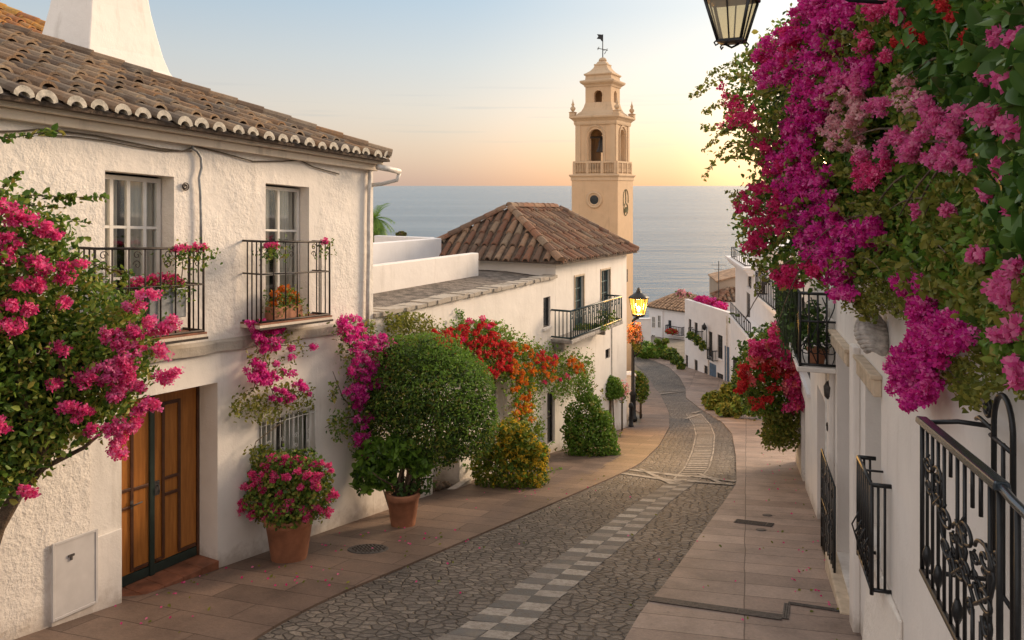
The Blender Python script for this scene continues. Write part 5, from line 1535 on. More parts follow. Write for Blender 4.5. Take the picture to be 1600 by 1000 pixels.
# gate leaf standing open at the first doorway
gu = re.uv(1302, 800)[0]
gpl = re
o3_ = -.10
ga, gwt = re.uv(1283, 702, -.35)
Gt = thing('iron_gate', 'narrow black scrollwork gate leaf standing open beside the doorway', 'gate', tuple(re.pt(gu, 0, -.1).xy) + (zg(10.5),))
p0_, p1_ = P(1284, 702, 10.6), P(1304, 760, 9.6)
gd = PL(p0_.x, p0_.y, p1_.x - p0_.x, p1_.y - p0_.y, 1, 0)
Lg = (Vector((p1_.x, p1_.y)) - Vector((p0_.x, p0_.y))).length
w0g, w1g = zg(10) + .12, p0_.z
mb = MB()
for i in range(9):
    u = Lg * i / 8; mb.tube([gd.pt(u, w0g, 0), gd.pt(u, w1g - .12 * (i / 8), 0)], .016 if i in (0, 8) else .009, 6)
for f in (0, .5, 1): mb.tube([gd.pt(0, lerp(w0g, w1g, f), 0), gd.pt(Lg, lerp(w0g, w1g - .12, f), 0)], .013, 6)
b_ = mb.build('bars', M['iron'], Gt)
mb = MB()
for i in range(4):
    for f in (.2, .4, .6, .8): mb.tube(spiral(gd, Lg * (i + .5) / 4, lerp(w0g, w1g, f), -.01, .075, 1.3, 1 if (i + int(f * 10)) % 2 else -1), .008, 5)
mb.build('scrollwork', M['iron'], Gt)
# a small bracket hook by the doorway
u, w = re.uv(1296, 668, -.05)
mb = MB(); mb.tube([re.pt(u, w + .1, -.02), re.pt(u, w, -.08), re.pt(u, w - .12, -.04)], .012, 6); mb.tube(spiral(re, u, w, -.08, .07, 1.4), .009, 5)
tag(mb.build('wall_hook', M['iron_brown']), 'small rusty curled hook on the white pilaster', 'hook')
u, w = rd.uv(1296, 610, -.06)
mb = MB(); mb.lathe(rd.pt(u, w, -.08), [(.01, -.12), (.05, -.08), (.06, .05), (.02, .12)], 8); mb.tube([rd.pt(u, w + .12, -.08), rd.pt(u, w + .16, 0)], .012, 5)
tag(mb.build('wall_lamp', M['metal_grey']), 'small unlit metal lamp on the wall beneath the plant balcony', 'lamp')

# ------------------------------------------------------------------ planting
def wallY(d): return lambda x, y: YL(x) - d
def A(*ps): return np.concatenate(ps)
def shoots(cl, n, seed, ln, per=16, lsize=.05):
    """stray shoots standing out of a shrub: twig points and the leaves along them"""
    p, d = ell_pts(cl, n, seed, .9); r_ = rng(seed + 1); lf = []; tw = []
    for a, b in zip(p, d):
        dd = b * .7 + np.array([r_.normal(0, .25), r_.normal(0, .25), .45]); dd /= np.linalg.norm(dd); L_ = ln * r_.uniform(.5, 1.2)
        q = [Vector(a - b * .1), Vector(a + dd * L_ * .5), Vector(a + dd * L_ + np.array([0, 0, -.12 * L_]))]; tw.append(q)
        for t in r_.uniform(0, 1, per): lf.append(np.array(q[0].lerp(q[1], t * 2) if t < .5 else q[1].lerp(q[2], t * 2 - 1)) + r_.normal(0, lsize * .4, 3))
    return np.array(lf), tw
def flowers_in(poly, n_heads, depth, rad, per, seed, thick=.25, ragged=4):
    c = poly_pts(poly, n_heads, depth, thick, seed, -9, 1, ragged)
    return heads(c, rad, per, seed)

# big pink flowering shrub in front of the townhouse, far left
dL = lambda x, y: 6.75 + x * .0040
t = thing('bougainvillea', 'big hot pink flowering shrub leaning over the varnished door from the left', 'bush', tuple(Vector((-4.9, 6.7, zg(6.7)))))
mb = MB()
mb.tube([Vector((-4.95, 6.7, zg(6.7) - .1)), P(-40, 930, 6.7), P(-5, 825, 6.75), P(25, 775, 6.8), P(60, 720, 6.9), P(90, 640, 7.0), P(100, 540, 7.0)], .09, 8, 0, .03)
mb.tube([P(25, 775, 6.8), P(70, 730, 6.85), P(130, 700, 7.0), P(190, 650, 7.2)], .035, 6, 0, .012)
mb.tube([P(60, 720, 6.9), P(30, 600, 6.7), P(10, 450, 6.7), P(20, 320, 6.8)], .04, 6, 0, .012)
S1, s1 = spray([(-20, 214), (20, 215), (60, 208), (98, 208)], 70, dL, .045, 1); S2, s2 = spray([(0, 320), (50, 305), (100, 308), (166, 308)], 110, dL, .045, 2)
S3, s3 = spray([(40, 345), (90, 340), (145, 350)], 60, dL, .045, 3); S4, s4 = spray([(120, 400), (160, 420), (200, 425), (190, 445)], 70, dL, .045, 4); S5, s5 = spray([(0, 300), (15, 282), (38, 268)], 40, dL, .045, 5)
S6, s6 = spray([(-20, 330), (40, 320), (100, 325), (120, 300)], 60, dL, .045, 6)
for q in (s1, s2, s3, s4, s5, s6): mb.tube(q, .007, 4, 0, .003)
mb.build('stems', M['bark'], t)
PLY = [(-70, 285), (-20, 280), (10, 305), (55, 318), (95, 350), (130, 405), (160, 440), (205, 470), (240, 520), (248, 555), (228, 590), (205, 640), (190, 665), (150, 680), (105, 695), (70, 725), (45, 755), (10, 775), (-40, 800), (-95, 780), (-120, 700), (-185, 640), (-200, 540), (-170, 450), (-150, 380), (-100, 340)]
p = poly_pts(PLY, 19000, dL, 1.0, 21, -.42, 4.0, 9)
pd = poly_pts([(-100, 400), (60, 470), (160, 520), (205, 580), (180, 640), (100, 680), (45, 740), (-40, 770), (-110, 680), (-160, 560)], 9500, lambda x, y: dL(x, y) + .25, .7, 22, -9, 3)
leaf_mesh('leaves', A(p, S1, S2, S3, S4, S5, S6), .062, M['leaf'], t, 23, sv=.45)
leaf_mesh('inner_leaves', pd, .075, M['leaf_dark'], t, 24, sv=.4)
hl = [(8, 325), (20, 345), (8, 372), (55, 412), (70, 418), (10, 398), (85, 360), (45, 442), (62, 445), (30, 440), (15, 480), (38, 484), (5, 508), (22, 512), (95, 478), (80, 362), (50, 338), (108, 412), (122, 415), (98, 438),
      (100, 545), (75, 598), (150, 580), (165, 577), (130, 590), (145, 598), (180, 578), (195, 590), (205, 580), (170, 598), (190, 605), (210, 604), (180, 620), (120, 645), (135, 640), (110, 635), (150, 668), (175, 672), (195, 665), (205, 665), (185, 690), (178, 705), (192, 560),
      (200, 530), (180, 540), (215, 545), (175, 520), (205, 518), (245, 552), (255, 588), (262, 585), (235, 628), (210, 478), (235, 455), (250, 512), (265, 505), (235, 505), (5, 665), (45, 770), (225, 640), (65, 355), (30, 380)]
rr = random.Random(2)
hl2 = [(x + rr.uniform(-11, 11), y + rr.uniform(-6, 6)) for x, y in hl for _ in range(3)]
f1 = px_heads(hl2, lambda x, y: dL(x, y) - .46 + rr.uniform(-.06, .06), .062, 20, 25, 3)
f2 = px_heads([(x, y) for x, y in hl2 if x > 150 and y > 440], lambda x, y: dL(x, y) - .5, .055, 8, 26, 6)
bract_mesh('flowers', [(f1, .030, M['hotpink']), (f2, .028, M['pink'])], t, 27)

# climber round the grilled window
t = thing('bougainvillea', 'thin magenta climber hanging over the white grilled window', 'climber', tuple(lh.pt(lh.uv(430, 600)[0], zg(11.4), -.1)))
dW = wallY(.20)
mb = MB()
for pts in ([(432, 502), (418, 540), (408, 575), (425, 610), (440, 660), (445, 760)], [(408, 575), (395, 610), (372, 628)], [(418, 540), (450, 540), (492, 542)], [(425, 610), (470, 612), (490, 620)], [(440, 660), (400, 690), (390, 720)]):
    mb.tube([P(x, y, dW(x, y)) for x, y in pts], .010, 5, 0, .004)
mb.build('stems', M['stem'], t)
l1 = poly_pts([(358, 625), (395, 612), (430, 600), (492, 612), (488, 635), (440, 640), (425, 665), (400, 655), (365, 652)], 700, dW, .22, 31, -.5, 9, 7)
l2 = poly_pts([(388, 500), (440, 505), (470, 535), (500, 545), (470, 555), (445, 560), (480, 600), (440, 610), (400, 590), (385, 560), (400, 545)], 420, dW, .2, 32, -.3, 9, 6)
l3 = poly_pts([(380, 705), (420, 695), (440, 720), (400, 735)], 160, dW, .25, 33, -.6, 9, 6)
leaf_mesh('leaves', A(l1, l2, l3), .055, M['leaf_olive'], t, 34)
f = A(flowers_in([(392, 496), (425, 500), (442, 520), (440, 545), (412, 548), (392, 520)], 30, wallY(.30), .065, 22, 35), flowers_in([(386, 560), (420, 572), (445, 588), (440, 602), (405, 600), (385, 582)], 24, wallY(.30), .065, 22, 36),
      flowers_in([(430, 600), (490, 592), (494, 612), (450, 630), (425, 622)], 16, wallY(.3), .055, 18, 37, ragged=7), px_heads([(455, 545), (492, 541), (486, 545), (430, 567), (456, 558), (458, 586), (390, 505), (444, 580), (470, 600)], wallY(.28), .05, 22, 38, 2))
bract_mesh('flowers', [(f, .034, M['magenta'])], t, 39)

# climber at the corner of the townhouse
t = thing('bougainvillea', 'tall magenta climber at the end of the townhouse beside the round bush', 'climber', tuple(lh.pt(lh.uv(560, 700)[0], zg(13), -.2)))
dW = wallY(.30)
mb = MB()
for pts in ([(612, 806), (585, 720), (562, 650), (552, 590), (545, 530), (548, 500)], [(560, 650), (535, 620), (520, 580)], [(552, 590), (590, 550), (612, 535)], [(585, 720), (600, 640), (610, 570)], [(560, 650), (530, 655), (508, 668)]):
    mb.tube([P(x, y, dW(x, y)) for x, y in pts], .016, 5, 0, .005)
mb.build('stems', M['stem'], t)
l1 = poly_pts([(522, 498), (560, 495), (600, 520), (622, 560), (615, 610), (588, 640), (580, 700), (560, 720), (545, 690), (510, 668), (512, 648), (545, 640), (540, 590), (530, 540)], 1900, dW, .45, 41, -.25, 7, 6)
l2 = poly_pts([(512, 600), (525, 595), (530, 625), (515, 628)], 60, dW, .2, 42, -.9, 7, 3)
leaf_mesh('leaves', A(l1, l2), .058, M['leaf'], t, 43)
f = A(flowers_in([(530, 500), (560, 495), (570, 520), (560, 540), (540, 530)], 26, wallY(.45), .075, 22, 44), flowers_in([(572, 530), (605, 518), (622, 560), (612, 592), (580, 612), (556, 600), (540, 575), (556, 565)], 74, wallY(.5), .08, 22, 45),
      flowers_in([(545, 600), (572, 600), (572, 642), (556, 640)], 22, wallY(.5), .075, 22, 46), flowers_in([(552, 650), (582, 655), (582, 720), (560, 715)], 16, wallY(.5), .07, 20, 47), px_heads([(542, 612), (558, 655), (598, 600), (560, 690), (572, 742), (590, 640)], wallY(.55), .075, 24, 48))
bract_mesh('flowers', [(f[: len(f) * 2 // 3], .036, M['magenta']), (f[len(f) * 2 // 3:], .036, M['purple'])], t, 49)

# clipped round bush
pc = Vector((-1.785, 12.6, zg(12.6) + .03))
t = thing('round_bush', 'large round dark green clipped bush rising from the smaller terracotta pot', 'bush', tuple(pc + Vector((0, 0, .5))))
c = P(668, 632, 13.1)
mb = MB()
for k in range(6):
    a = k * 1.05; mb.tube([pc + Vector((.09 * math.cos(a), .08 * math.sin(a), .45)), pc + Vector((.16 * math.cos(a) + .03, .10 * math.sin(a), .80)), c + Vector((.5 * math.cos(a), .3 * math.sin(a), -.45)), c + Vector((.6 * math.cos(a), .35 * math.sin(a), .2))], .036, 7, 0, .014)
sl_, tw_ = shoots([((c.x, c.y, c.z), (1.0, .8, 1.0)), ((c.x + .5, c.y, c.z - .35), (.6, .5, .6))], 70, 501, .26)
for q in tw_: mb.tube(q, .006, 4, 0, .003)
leaf_shoots = sl_
for k in range(5):
    a = k * 1.3; mb.tube([Vector((-1.75, 13.5, zg(13.5) - .1)), Vector((-1.75 + .1 * math.cos(a), 13.5 + .1 * math.sin(a), zg(13.5) + .6)), c + Vector((.4 * math.cos(a), .3 * math.sin(a), .0))], .045, 6, 0, .015)
mb.build('trunk', M['bark'], t)
cl = [((c.x, c.y, c.z), (1.00, .82, 1.02)), ((c.x - .35, c.y - .1, c.z + .35), (.62, .5, .6)), ((c.x + .4, c.y, c.z + .25), (.62, .5, .62)), ((c.x + .1, c.y, c.z - .45), (.78, .6, .55)), ((c.x - .2, c.y, c.z + .72), (.55, .5, .42)), ((c.x - .5, c.y, c.z - .25), (.5, .5, .5)), ((c.x + .62, c.y, c.z - .38), (.52, .5, .55)), ((c.x - .62, c.y, c.z + .12), (.42, .4, .45))]
p, d = ell_pts(cl, 26000, 51, .72)
k = clumpy(p, 5.0, 52) > -.42
leaf_mesh('shoot_leaves', leaf_shoots, .052, M['leaf_bright'], t, 503)
kk = rng(5).uniform(0, 1, k.sum()) < .5
leaf_mesh('leaves', p[k][kk], .058, M['leaf'], t, 53, d[k][kk], .45, .7)
leaf_mesh('dark_leaves', p[k][~kk], .058, M['leaf_dark'], t, 57, d[k][~kk], .45, .7)
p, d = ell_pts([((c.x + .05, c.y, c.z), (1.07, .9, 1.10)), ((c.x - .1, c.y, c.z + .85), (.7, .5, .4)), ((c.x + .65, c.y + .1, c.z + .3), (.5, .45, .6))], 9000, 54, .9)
k = (clumpy(p, 4.0, 55) + (p[:, 2] - c.z) * .75 + (p[:, 0] - c.x) * .35) > .12  # brighter leaf colour towards top and right stands in for the lit side
leaf_mesh('light_leaves', p[k], .050, M['leaf_bright'], t, 56, d[k], .45, .7)

# olive climber on the annexe wall above it
t = thing('wall_creeper', 'olive green creeper on the annexe wall below its coping', 'climber', tuple(an.pt(an.uv(670, 600)[0], zg(15), -.1)))
l = A(poly_pts([(600, 500), (650, 488), (668, 500), (720, 545), (700, 580), (640, 560), (620, 530)], 2300, wallY(.30), .5, 61, -.3, 5, 8), poly_pts([(598, 493), (640, 486), (650, 500), (600, 520)], 160, wallY(.12), .2, 62, -.2, 8, 5))
leaf_mesh('leaves', l, .06, M['leaf_olive'], t, 63)
mb = MB()
for pts in ([(660, 760), (650, 640), (640, 540), (625, 505)], [(640, 540), (680, 540), (710, 560)]): mb.tube([P(x, y, YL(x) - .12) for x, y in pts], .02, 5, 0, .006)
mb.build('stems', M['stem'], t)
l = poly_pts([(712, 485), (722, 482), (728, 500), (720, 508)], 90, wallY(.08), .12, 64, -.9, 6, 2)
tag(leaf_mesh('fern', l, .05, M['leaf_bright'], None, 65), 'small green tuft growing from the annexe wall just under the coping', 'plant')

# red and orange flowers over the garden wall
t = thing('trumpet_vine', 'long vine of red and orange flowers draped along the annexe wall', 'climber', tuple(an.pt(an.uv(815, 650)[0], zg(18.3), -.2)))
dW = wallY(.45)
mb = MB()
for pts in ([(818, 760), (815, 680), (812, 600), (780, 550), (730, 540), (690, 545)], [(812, 600), (860, 570), (915, 580)], [(780, 550), (760, 510)]): mb.tube([P(x, y, YL(x) - .25) for x, y in pts], .03, 5, 0, .008)
mb.build('stems', M['stem'], t)
VN = [(672, 535), (690, 520), (735, 500), (775, 502), (800, 530), (850, 545), (880, 552), (925, 560), (930, 590), (900, 605), (885, 625), (862, 605), (838, 600), (835, 655), (838, 690), (800, 700), (805, 640), (795, 590), (760, 590), (720, 575), (685, 570)]
l = poly_pts(VN, 10500, dW, .8, 71, -.38, 5, 8)
leaf_mesh('leaves', l[:6400], .075, M['leaf_bright'], t, 72); leaf_mesh('light_leaves', l[6400:], .065, M['leaf_olive'], t, 73)
fr = A(flowers_in([(678, 520), (705, 512), (705, 545), (682, 545)], 34, wallY(.8), .075, 14, 74), flowers_in([(705, 515), (760, 503), (800, 535), (800, 580), (770, 590), (745, 560), (715, 545)], 86, wallY(.8), .075, 14, 75), flowers_in([(840, 545), (870, 555), (862, 575), (838, 570)], 10, wallY(.8), .07, 12, 76))
fo = A(flowers_in([(795, 530), (835, 540), (870, 560), (865, 590), (832, 580), (835, 655), (805, 655), (800, 590)], 80, wallY(.8), .07, 12, 77), flowers_in([(880, 555), (915, 562), (905, 585), (880, 580)], 18, wallY(.8), .07, 12, 78))
fy = flowers_in([(798, 560), (835, 580), (838, 690), (800, 700)], 26, wallY(.75), .06, 9, 79)
fp = px_heads([(866, 560), (878, 592), (850, 598), (732, 500), (752, 500), (760, 512), (884, 590), (720, 532)], wallY(.85), .08, 14, 80, 3)
bract_mesh('flowers', [(fr, .045, M['red']), (fo, .042, M['orange']), (fy, .038, M['yellow']), (fp, .045, M['crimson'])], t, 81)

# yellow flowering bush
c = P(797, 722, 15.9)
t = thing('flowering_bush', 'rounded yellow flowering bush at the foot of the annexe wall', 'bush', (c.x, c.y, zg(c.y)))
cl = [((c.x, c.y, c.z - .15), (.68, .55, .55)), ((c.x - .42, c.y, c.z - .2), (.36, .35, .44)), ((c.x + .46, c.y, c.z - .2), (.36, .35, .42)), ((c.x + .22, c.y, c.z + .35), (.36, .35, .36)), ((c.x - .24, c.y - .1, c.z + .48), (.30, .3, .38)), ((c.x + .6, c.y, c.z + .15), (.22, .25, .26)), ((c.x - .55, c.y, c.z + .15), (.22, .25, .26)), ((c.x, c.y + .1, c.z + .62), (.22, .25, .26))]
p, d = ell_pts(cl + [((c.x + rr.uniform(-.7, .7), c.y + rr.uniform(-.3, .2), c.z + rr.uniform(-.2, .75)), (.13, .13, .2)) for _ in range(16)], 9500, 91, .55); k = clumpy(p, 6, 91) > -.2
leaf_mesh('leaves', p[k], .068, M['leaf_lime'], t, 92, d[k], .5)
p, d = ell_pts(cl, 4200, 93, .55); leaf_mesh('shaded_leaves', p[:1700], .07, M['leaf'], t, 94, d[:1700])
p, d = ell_pts(cl, 1900, 95, .98); k = clumpy(p, 3.0, 96) + (p[:, 2] - c.z) * .35 > .02
bract_mesh('flowers', [(p[k], .045, M['yellow'])], t, 96)
sl_, tw_ = shoots(cl[:6], 60, 505, .30, 14)
leaf_mesh('shoot_leaves', sl_, .06, M['leaf_bright'], t, 507)
mb = MB(); twigs(mb, [(c.x, c.y, zg(c.y))] * 7, 97, 1.2, .02)
for q in tw_: mb.tube(q, .006, 4, 0, .003)
mb.build('stems', M['stem'], t)

# dark shrub further along
c = P(922, 682, 19.9)
t = thing('leafy_shrub', 'dark green leafy shrub trained up the wall below the villa balcony', 'bush', (c.x, c.y, zg(c.y)))
cl = [((c.x, c.y, c.z - .1), (.60, .5, .70)), ((c.x + .3, c.y, c.z - .25), (.38, .4, .45)), ((c.x - .35, c.y, c.z - .3), (.32, .4, .45)), ((c.x - .05, c.y + .2, c.z + .55), (.35, .35, .5)), ((c.x - .12, c.y + .5, c.z + 1.05), (.24, .25, .4)), ((c.x + .2, c.y + .2, c.z + .2), (.3, .35, .35)), ((c.x + .5, c.y + .1, c.z - .05), (.2, .25, .3)), ((c.x + .12, c.y + .3, c.z + .75), (.2, .25, .22)), ((c.x - .5, c.y, c.z + .1), (.22, .25, .3)), ((c.x + .34, c.y + .1, c.z + .42), (.26, .28, .28)), ((c.x - .4, c.y + .15, c.z + .5), (.24, .26, .3)), ((c.x + .6, c.y, c.z - .4), (.22, .25, .26))]
p, d = ell_pts(cl, 9000, 101, .6); k = clumpy(p, 5, 102) > -.2
leaf_mesh('leaves', p[k], .075, M['leaf_bright'], t, 103, d[k], .55, .6)
p, d = ell_pts(cl, 3500, 104, .4); leaf_mesh('inner_leaves', p, .07, M['leaf'], t, 105, d)
sl_, tw_ = shoots(cl[:8], 55, 511, .3, 14, .06)
leaf_mesh('shoot_leaves', sl_, .065, M['leaf_olive'], t, 512)
mb = MB(); mb.tube([(c.x, c.y, zg(c.y) - .05), (c.x - .05, c.y + .1, c.z), (c.x - .1, c.y + .4, c.z + 1.0)], .035, 6, 0, .01); mb.build('stems', M['stem'], t)

# standard topiary
c = P(955, 606, 24.0)
t = thing('topiary_tree', 'small ball topiary on a bare trunk at the corner of the villa', 'tree', (c.x, c.y, zg(c.y)))
p, d = ell_pts([(tuple(c), (.36, .36, .36)), ((c.x + .1, c.y, c.z - .12), (.26, .26, .22)), ((c.x - .1, c.y, c.z + .12), (.26, .26, .22))], 3200, 111, .7)
leaf_mesh('crown', p, .07, M['leaf_bright'], t, 112, d)
mb = MB(); mb.tube([(c.x - .02, c.y, zg(c.y) - .05), (c.x - .04, c.y, c.z - .9), c], .05, 7, 0, .03); mb.tube([(c.x + .1, c.y, zg(c.y) - .05), (c.x + .07, c.y, c.z - .9), (c.x + .04, c.y, c.z)], .03, 6, 0, .02); mb.build('trunk', M['bark'], t)

# pots
def pot_mesh(base, rb, rt, h, parent):
    mb = MB()
    mb.lathe(base, [(rb * .96, 0), (rb, .02), (lerp(rb, rt, .80) , h * .80), (lerp(rb, rt, .80) + .012, h * .81), (rt + .005, h * .84), (rt + .02, h * .97), (rt + .015, h), (rt - .025, h), (rt - .035, h - .06)], 36)
    o = mb.build('pot', M['terracotta'], parent)
    s = MB(); s.lathe(Vector(base) + Vector((0, 0, h - .08)), [(rt - .03, 0), (rt * .6, .03), (.01, .045)], 24); s.build('soil', M['soil'], parent)
    return o
b = Vector(((452 - 800) / F * 10.75, 10.75, 0)); b.z = zg(b.y) + .03
t = thing('potted_plant', 'large terracotta pot full of pink geraniums under the grilled window', 'potted plant', tuple(b))
pot_mesh(b, .245, .335, .63, t)
q = b + Vector((0, 0, .63))
cl = [((q.x - .03, q.y, q.z + .42), (.50, .42, .46)), ((q.x - .30, q.y, q.z + .25), (.34, .32, .36)), ((q.x + .30, q.y, q.z + .28), (.34, .32, .38)), ((q.x, q.y - .12, q.z + .12), (.45, .35, .22)), ((q.x + .1, q.y, q.z + .62), (.36, .3, .24)), ((q.x - .42, q.y + .1, q.z + .72), (.14, .12, .16))]
p, d = ell_pts(cl, 6200, 121, .55); k = clumpy(p, 7, 122) > -.38
leaf_mesh('leaves', p[k], .055, M['leaf'], t, 123, d[k], .75, .6)
p, d = ell_pts(cl[:4], 2200, 124, .5); leaf_mesh('light_leaves', p, .045, M['leaf_olive'], t, 125, d)
hl = [(395, 740), (418, 728), (440, 726), (455, 730), (470, 735), (482, 728), (500, 722), (385, 765), (378, 790), (372, 798), (390, 802), (405, 790), (425, 795), (447, 797), (452, 790), (470, 800), (480, 805), (435, 803), (500, 795), (508, 800), (495, 760), (515, 773), (522, 775), (518, 733), (430, 718), (450, 716), (468, 718), (480, 745), (425, 745), (445, 748), (410, 760), (470, 765), (440, 770), (412, 735), (400, 752), (372, 782), (420, 805), (412, 800), (500, 740), (495, 745), (462, 728), (490, 758)]
rr = random.Random(6)
f = px_heads([(x + rr.uniform(-6, 6), y + rr.uniform(-5, 5)) for x, y in hl for _ in range(2)], lambda x, y: 10.38 + abs(x - 450) * .003 + (.2 if y < 735 else 0), .055, 24, 126, 2)
bract_mesh('flowers', [(f, .030, M['hotpink'])], t, 127)
mb = MB(); twigs(mb, [tuple(q - Vector((0, 0, .05)))] * 9, 128, .8, .012, droop=.5); mb.build('stems', M['stem'], t)
b = Vector(((630 - 800) / F * 12.6, 12.6, 0)); b.z = zg(b.y) + .03
t = thing('potted_plant', 'smaller terracotta pot with a sprawling broad leaved plant around the stems of the round bush', 'potted plant', tuple(b))
pot_mesh(b, .20, .275, .56, t)
q = b + Vector((0, 0, .56))
mb = MB(); twigs(mb, [tuple(q - Vector((0, 0, .06)))] * 10, 131, .8, .02, droop=.1); mb.build('stems', M['bark'], t)
cl = [((q.x - .12, q.y - .12, q.z + .66), (.36, .25, .26)), ((q.x - .48, q.y, q.z + .52), (.30, .25, .32)), ((q.x - .64, q.y, q.z + .22), (.18, .2, .28)), ((q.x - .34, q.y - .05, q.z + .26), (.22, .2, .2)), ((q.x + .28, q.y, q.z + .42), (.22, .2, .16))]
p, d = ell_pts(cl, 950, 132, .5); fine_leaves('leaves', p, .15, M['leaf_bright'], t, 133, .6, .5)
p, d = ell_pts(cl + [((q.x, q.y, q.z + .08), (.3, .25, .14)), ((q.x + .35, q.y, q.z + .1), (.2, .2, .14))], 900, 134, .5); leaf_mesh('shaded_leaves', p, .08, M['leaf_dark'], t, 135, d)
# a handful of stones in the wall recess
for i, (x, y, r_) in enumerate([(690, 772, .17), (704, 780, .12), (684, 786, .11), (697, 764, .10)]):
    uu = an.uv(x, 770)[0]; c = an.pt(uu, 0, .18 - .05 * (i % 2)); c.z = zg(c.y) + r_ * .5 + .02
    mb = MB(); rr = random.Random(i + 3)
    vs = []; 
    for a in range(5):
        for b_ in range(9):
            th, ph = math.pi * (a + .5) / 5, 2 * math.pi * b_ / 9; k = r_ * rr.uniform(.8, 1.15)
            vs.append(c + Vector((k * math.sin(th) * math.cos(ph), k * math.sin(th) * math.sin(ph), k * .7 * math.cos(th))))
    fs = [(a * 9 + b_, a * 9 + (b_ + 1) % 9, (a + 1) * 9 + (b_ + 1) % 9, (a + 1) * 9 + b_) for a in range(4) for b_ in range(9)] + [tuple(range(9))[::-1], tuple(range(36, 45))]
    mb.add(vs, fs, 0, True)
    tag(mb.build('rock', M['bark']), ['biggest brown rock in the recess of the annexe wall', 'brown rock nearest the villa in the annexe wall recess', 'brown rock nearest the smaller pot in the wall recess', 'smallest brown rock at the back of the wall recess'][i], 'rock', 'rocks in the wall recess')

# flowers on the townhouse balconies
def rail_flowers(name, label, lst, depth_o, seed, mats, rad=.07, leaf=True, base_px=None, per=26, size=.032):
    cs = [lh.pt(*lh.uv(x, y, depth_o), depth_o) for x, y in lst]
    t = thing(name, label, 'flowers', tuple(cs[0] - Vector((0, 0, .15))))
    r_ = rng(seed)
    f = heads([tuple(c) for c in cs], rad, per, seed)
    k = len(f) // len(mats)
    bract_mesh('flowers', [(f[i * k:(i + 1) * k], size, m) for i, m in enumerate(mats)], t, seed)
    l = np.concatenate([np.array(c)[None] + r_.normal(0, 1, (60, 3)) * [.09, .06, .07] - [0, 0, .10] for c in cs])
    leaf_mesh('leaves', l, .05, M['leaf'], t, seed + 1)
    return t
t = rail_flowers('geraniums', 'pink geraniums tied to the top far corner of the first balcony rail', [(308, 386), (320, 386)], -.38, 155, [M['hotpink']], .06)
t = rail_flowers('geraniums', 'pink geraniums on the first balcony rail just short of its far corner', [(277, 388), (289, 386)], -.38, 141, [M['hotpink']], .06)
mb = MB()
for pts in ([(282, 392), (286, 415), (283, 440)], [(310, 392), (300, 420), (295, 442)]): mb.tube([lh.pt(*lh.uv(x, y, -.37), -.37) for x, y in pts], .006, 4); break
mb.build('stems', M['stem'], t)
rail_flowers('geraniums', 'pink geraniums on the near end of the second balcony rail', [(417, 383), (425, 382), (432, 384)], -.36, 143, [M['hotpink']], .055)
rail_flowers('geraniums', 'small pink geranium head on the far end of the second balcony rail', [(508, 378)], -.36, 145, [M['hotpink']], .06)
t = rail_flowers('flower_box', 'grey balcony box of massed pink flowers on the first balcony', [(212, 440), (224, 437), (236, 434), (248, 433), (260, 433), (272, 436), (282, 440), (218, 446), (240, 443), (262, 443), (278, 446), (206, 446)], -.28, 147, [M['hotpink']], .07)
rc = lh.rect(226, 452, 284, 500, -.26)
mb = MB(); mb.pbox(lh, rc[0], rc[1], rc[2], rc[3], -.34, -.14); mb.build('box', M['zinc'], t, .01)
t = rail_flowers('flower_box', 'box of orange flowers standing on the second balcony floor', [(430, 458), (440, 452), (450, 452), (458, 462), (436, 468), (448, 470), (462, 470), (428, 474)], -.2, 149, [M['orange']], .075)
rc = lh.rect(422, 478, 466, 500, -.2); mb = MB(); mb.pbox(lh, rc[0], rc[1], B2[2] + .006, rc[3] - .02, -.29, -.10); mb.build('box', M['terracotta'], t, .01)
t = rail_flowers('potted_plant', 'red geraniums on the floor of the first balcony beside the pink shrub', [(186, 480), (205, 472), (200, 486), (218, 478), (232, 488)], -.24, 151, [M['red']], .06)
rc = lh.rect(190, 495, 225, 515, -.24); mb = MB(); cc_ = lh.pt((rc[0] + rc[1]) / 2, B1[2] + .006, -.2); mb.lathe(cc_, [(.08, 0), (.12, .2), (.13, .22), (.1, .22)], 16); mb.build('pot', M['terracotta'], t)
# villa balcony plants
c = vl.pt(b1 - 1.0, wbb + .02, -.45)
t = thing('balcony_plant', 'green trailing plant at the right end of the teal balcony', 'plant', tuple(c))
p, d = ell_pts([(tuple(c + Vector((0, 0, .2))), (.35, .2, .25)), (tuple(c + Vector((-.9, -1.0, .05))), (.3, .2, .14)), (tuple(c + Vector((-.5, -.6, .02))), (.5, .3, .10))], 700, 161, .2); leaf_mesh('leaves', p, .08, M['leaf'], t, 162, d)

# pale flowers at the villa corner
c = P(972, 612, 24.6)
t = thing('oleander', 'small pink oleander at the villa corner beside the topiary', 'plant', (c.x, c.y, zg(c.y)))
p, d = ell_pts([(tuple(c), (.22, .2, .3))], 300, 171, .2); leaf_mesh('leaves', p, .08, M['leaf'], t, 172, d)
bract_mesh('flowers', [(p[:90] + [0, -.1, .1], .06, M['palepink'])], t, 173)
mb = MB(); mb.tube([(c.x, c.y, zg(c.y)), tuple(c)], .03, 6); mb.build('trunk', M['stem'], t)

# shrub beside the lamp, flowers on the lamp
c = P(1001, 606, 28.6)
t = thing('round_shrub', 'dark rounded shrub on a stem behind the street lamp', 'bush', (c.x, c.y, zg(c.y)))
p, d = ell_pts([(tuple(c), (.32, .32, .5)), ((c.x - .1, c.y, c.z + .3), (.25, .25, .3))], 1900, 181, .55); leaf_mesh('crown', p, .09, M['leaf'], t, 182, d)
mb = MB(); mb.tube([(c.x, c.y, zg(c.y) - .05), tuple(c)], .05, 7, 0, .03); mb.build('trunk', M['bark'], t)

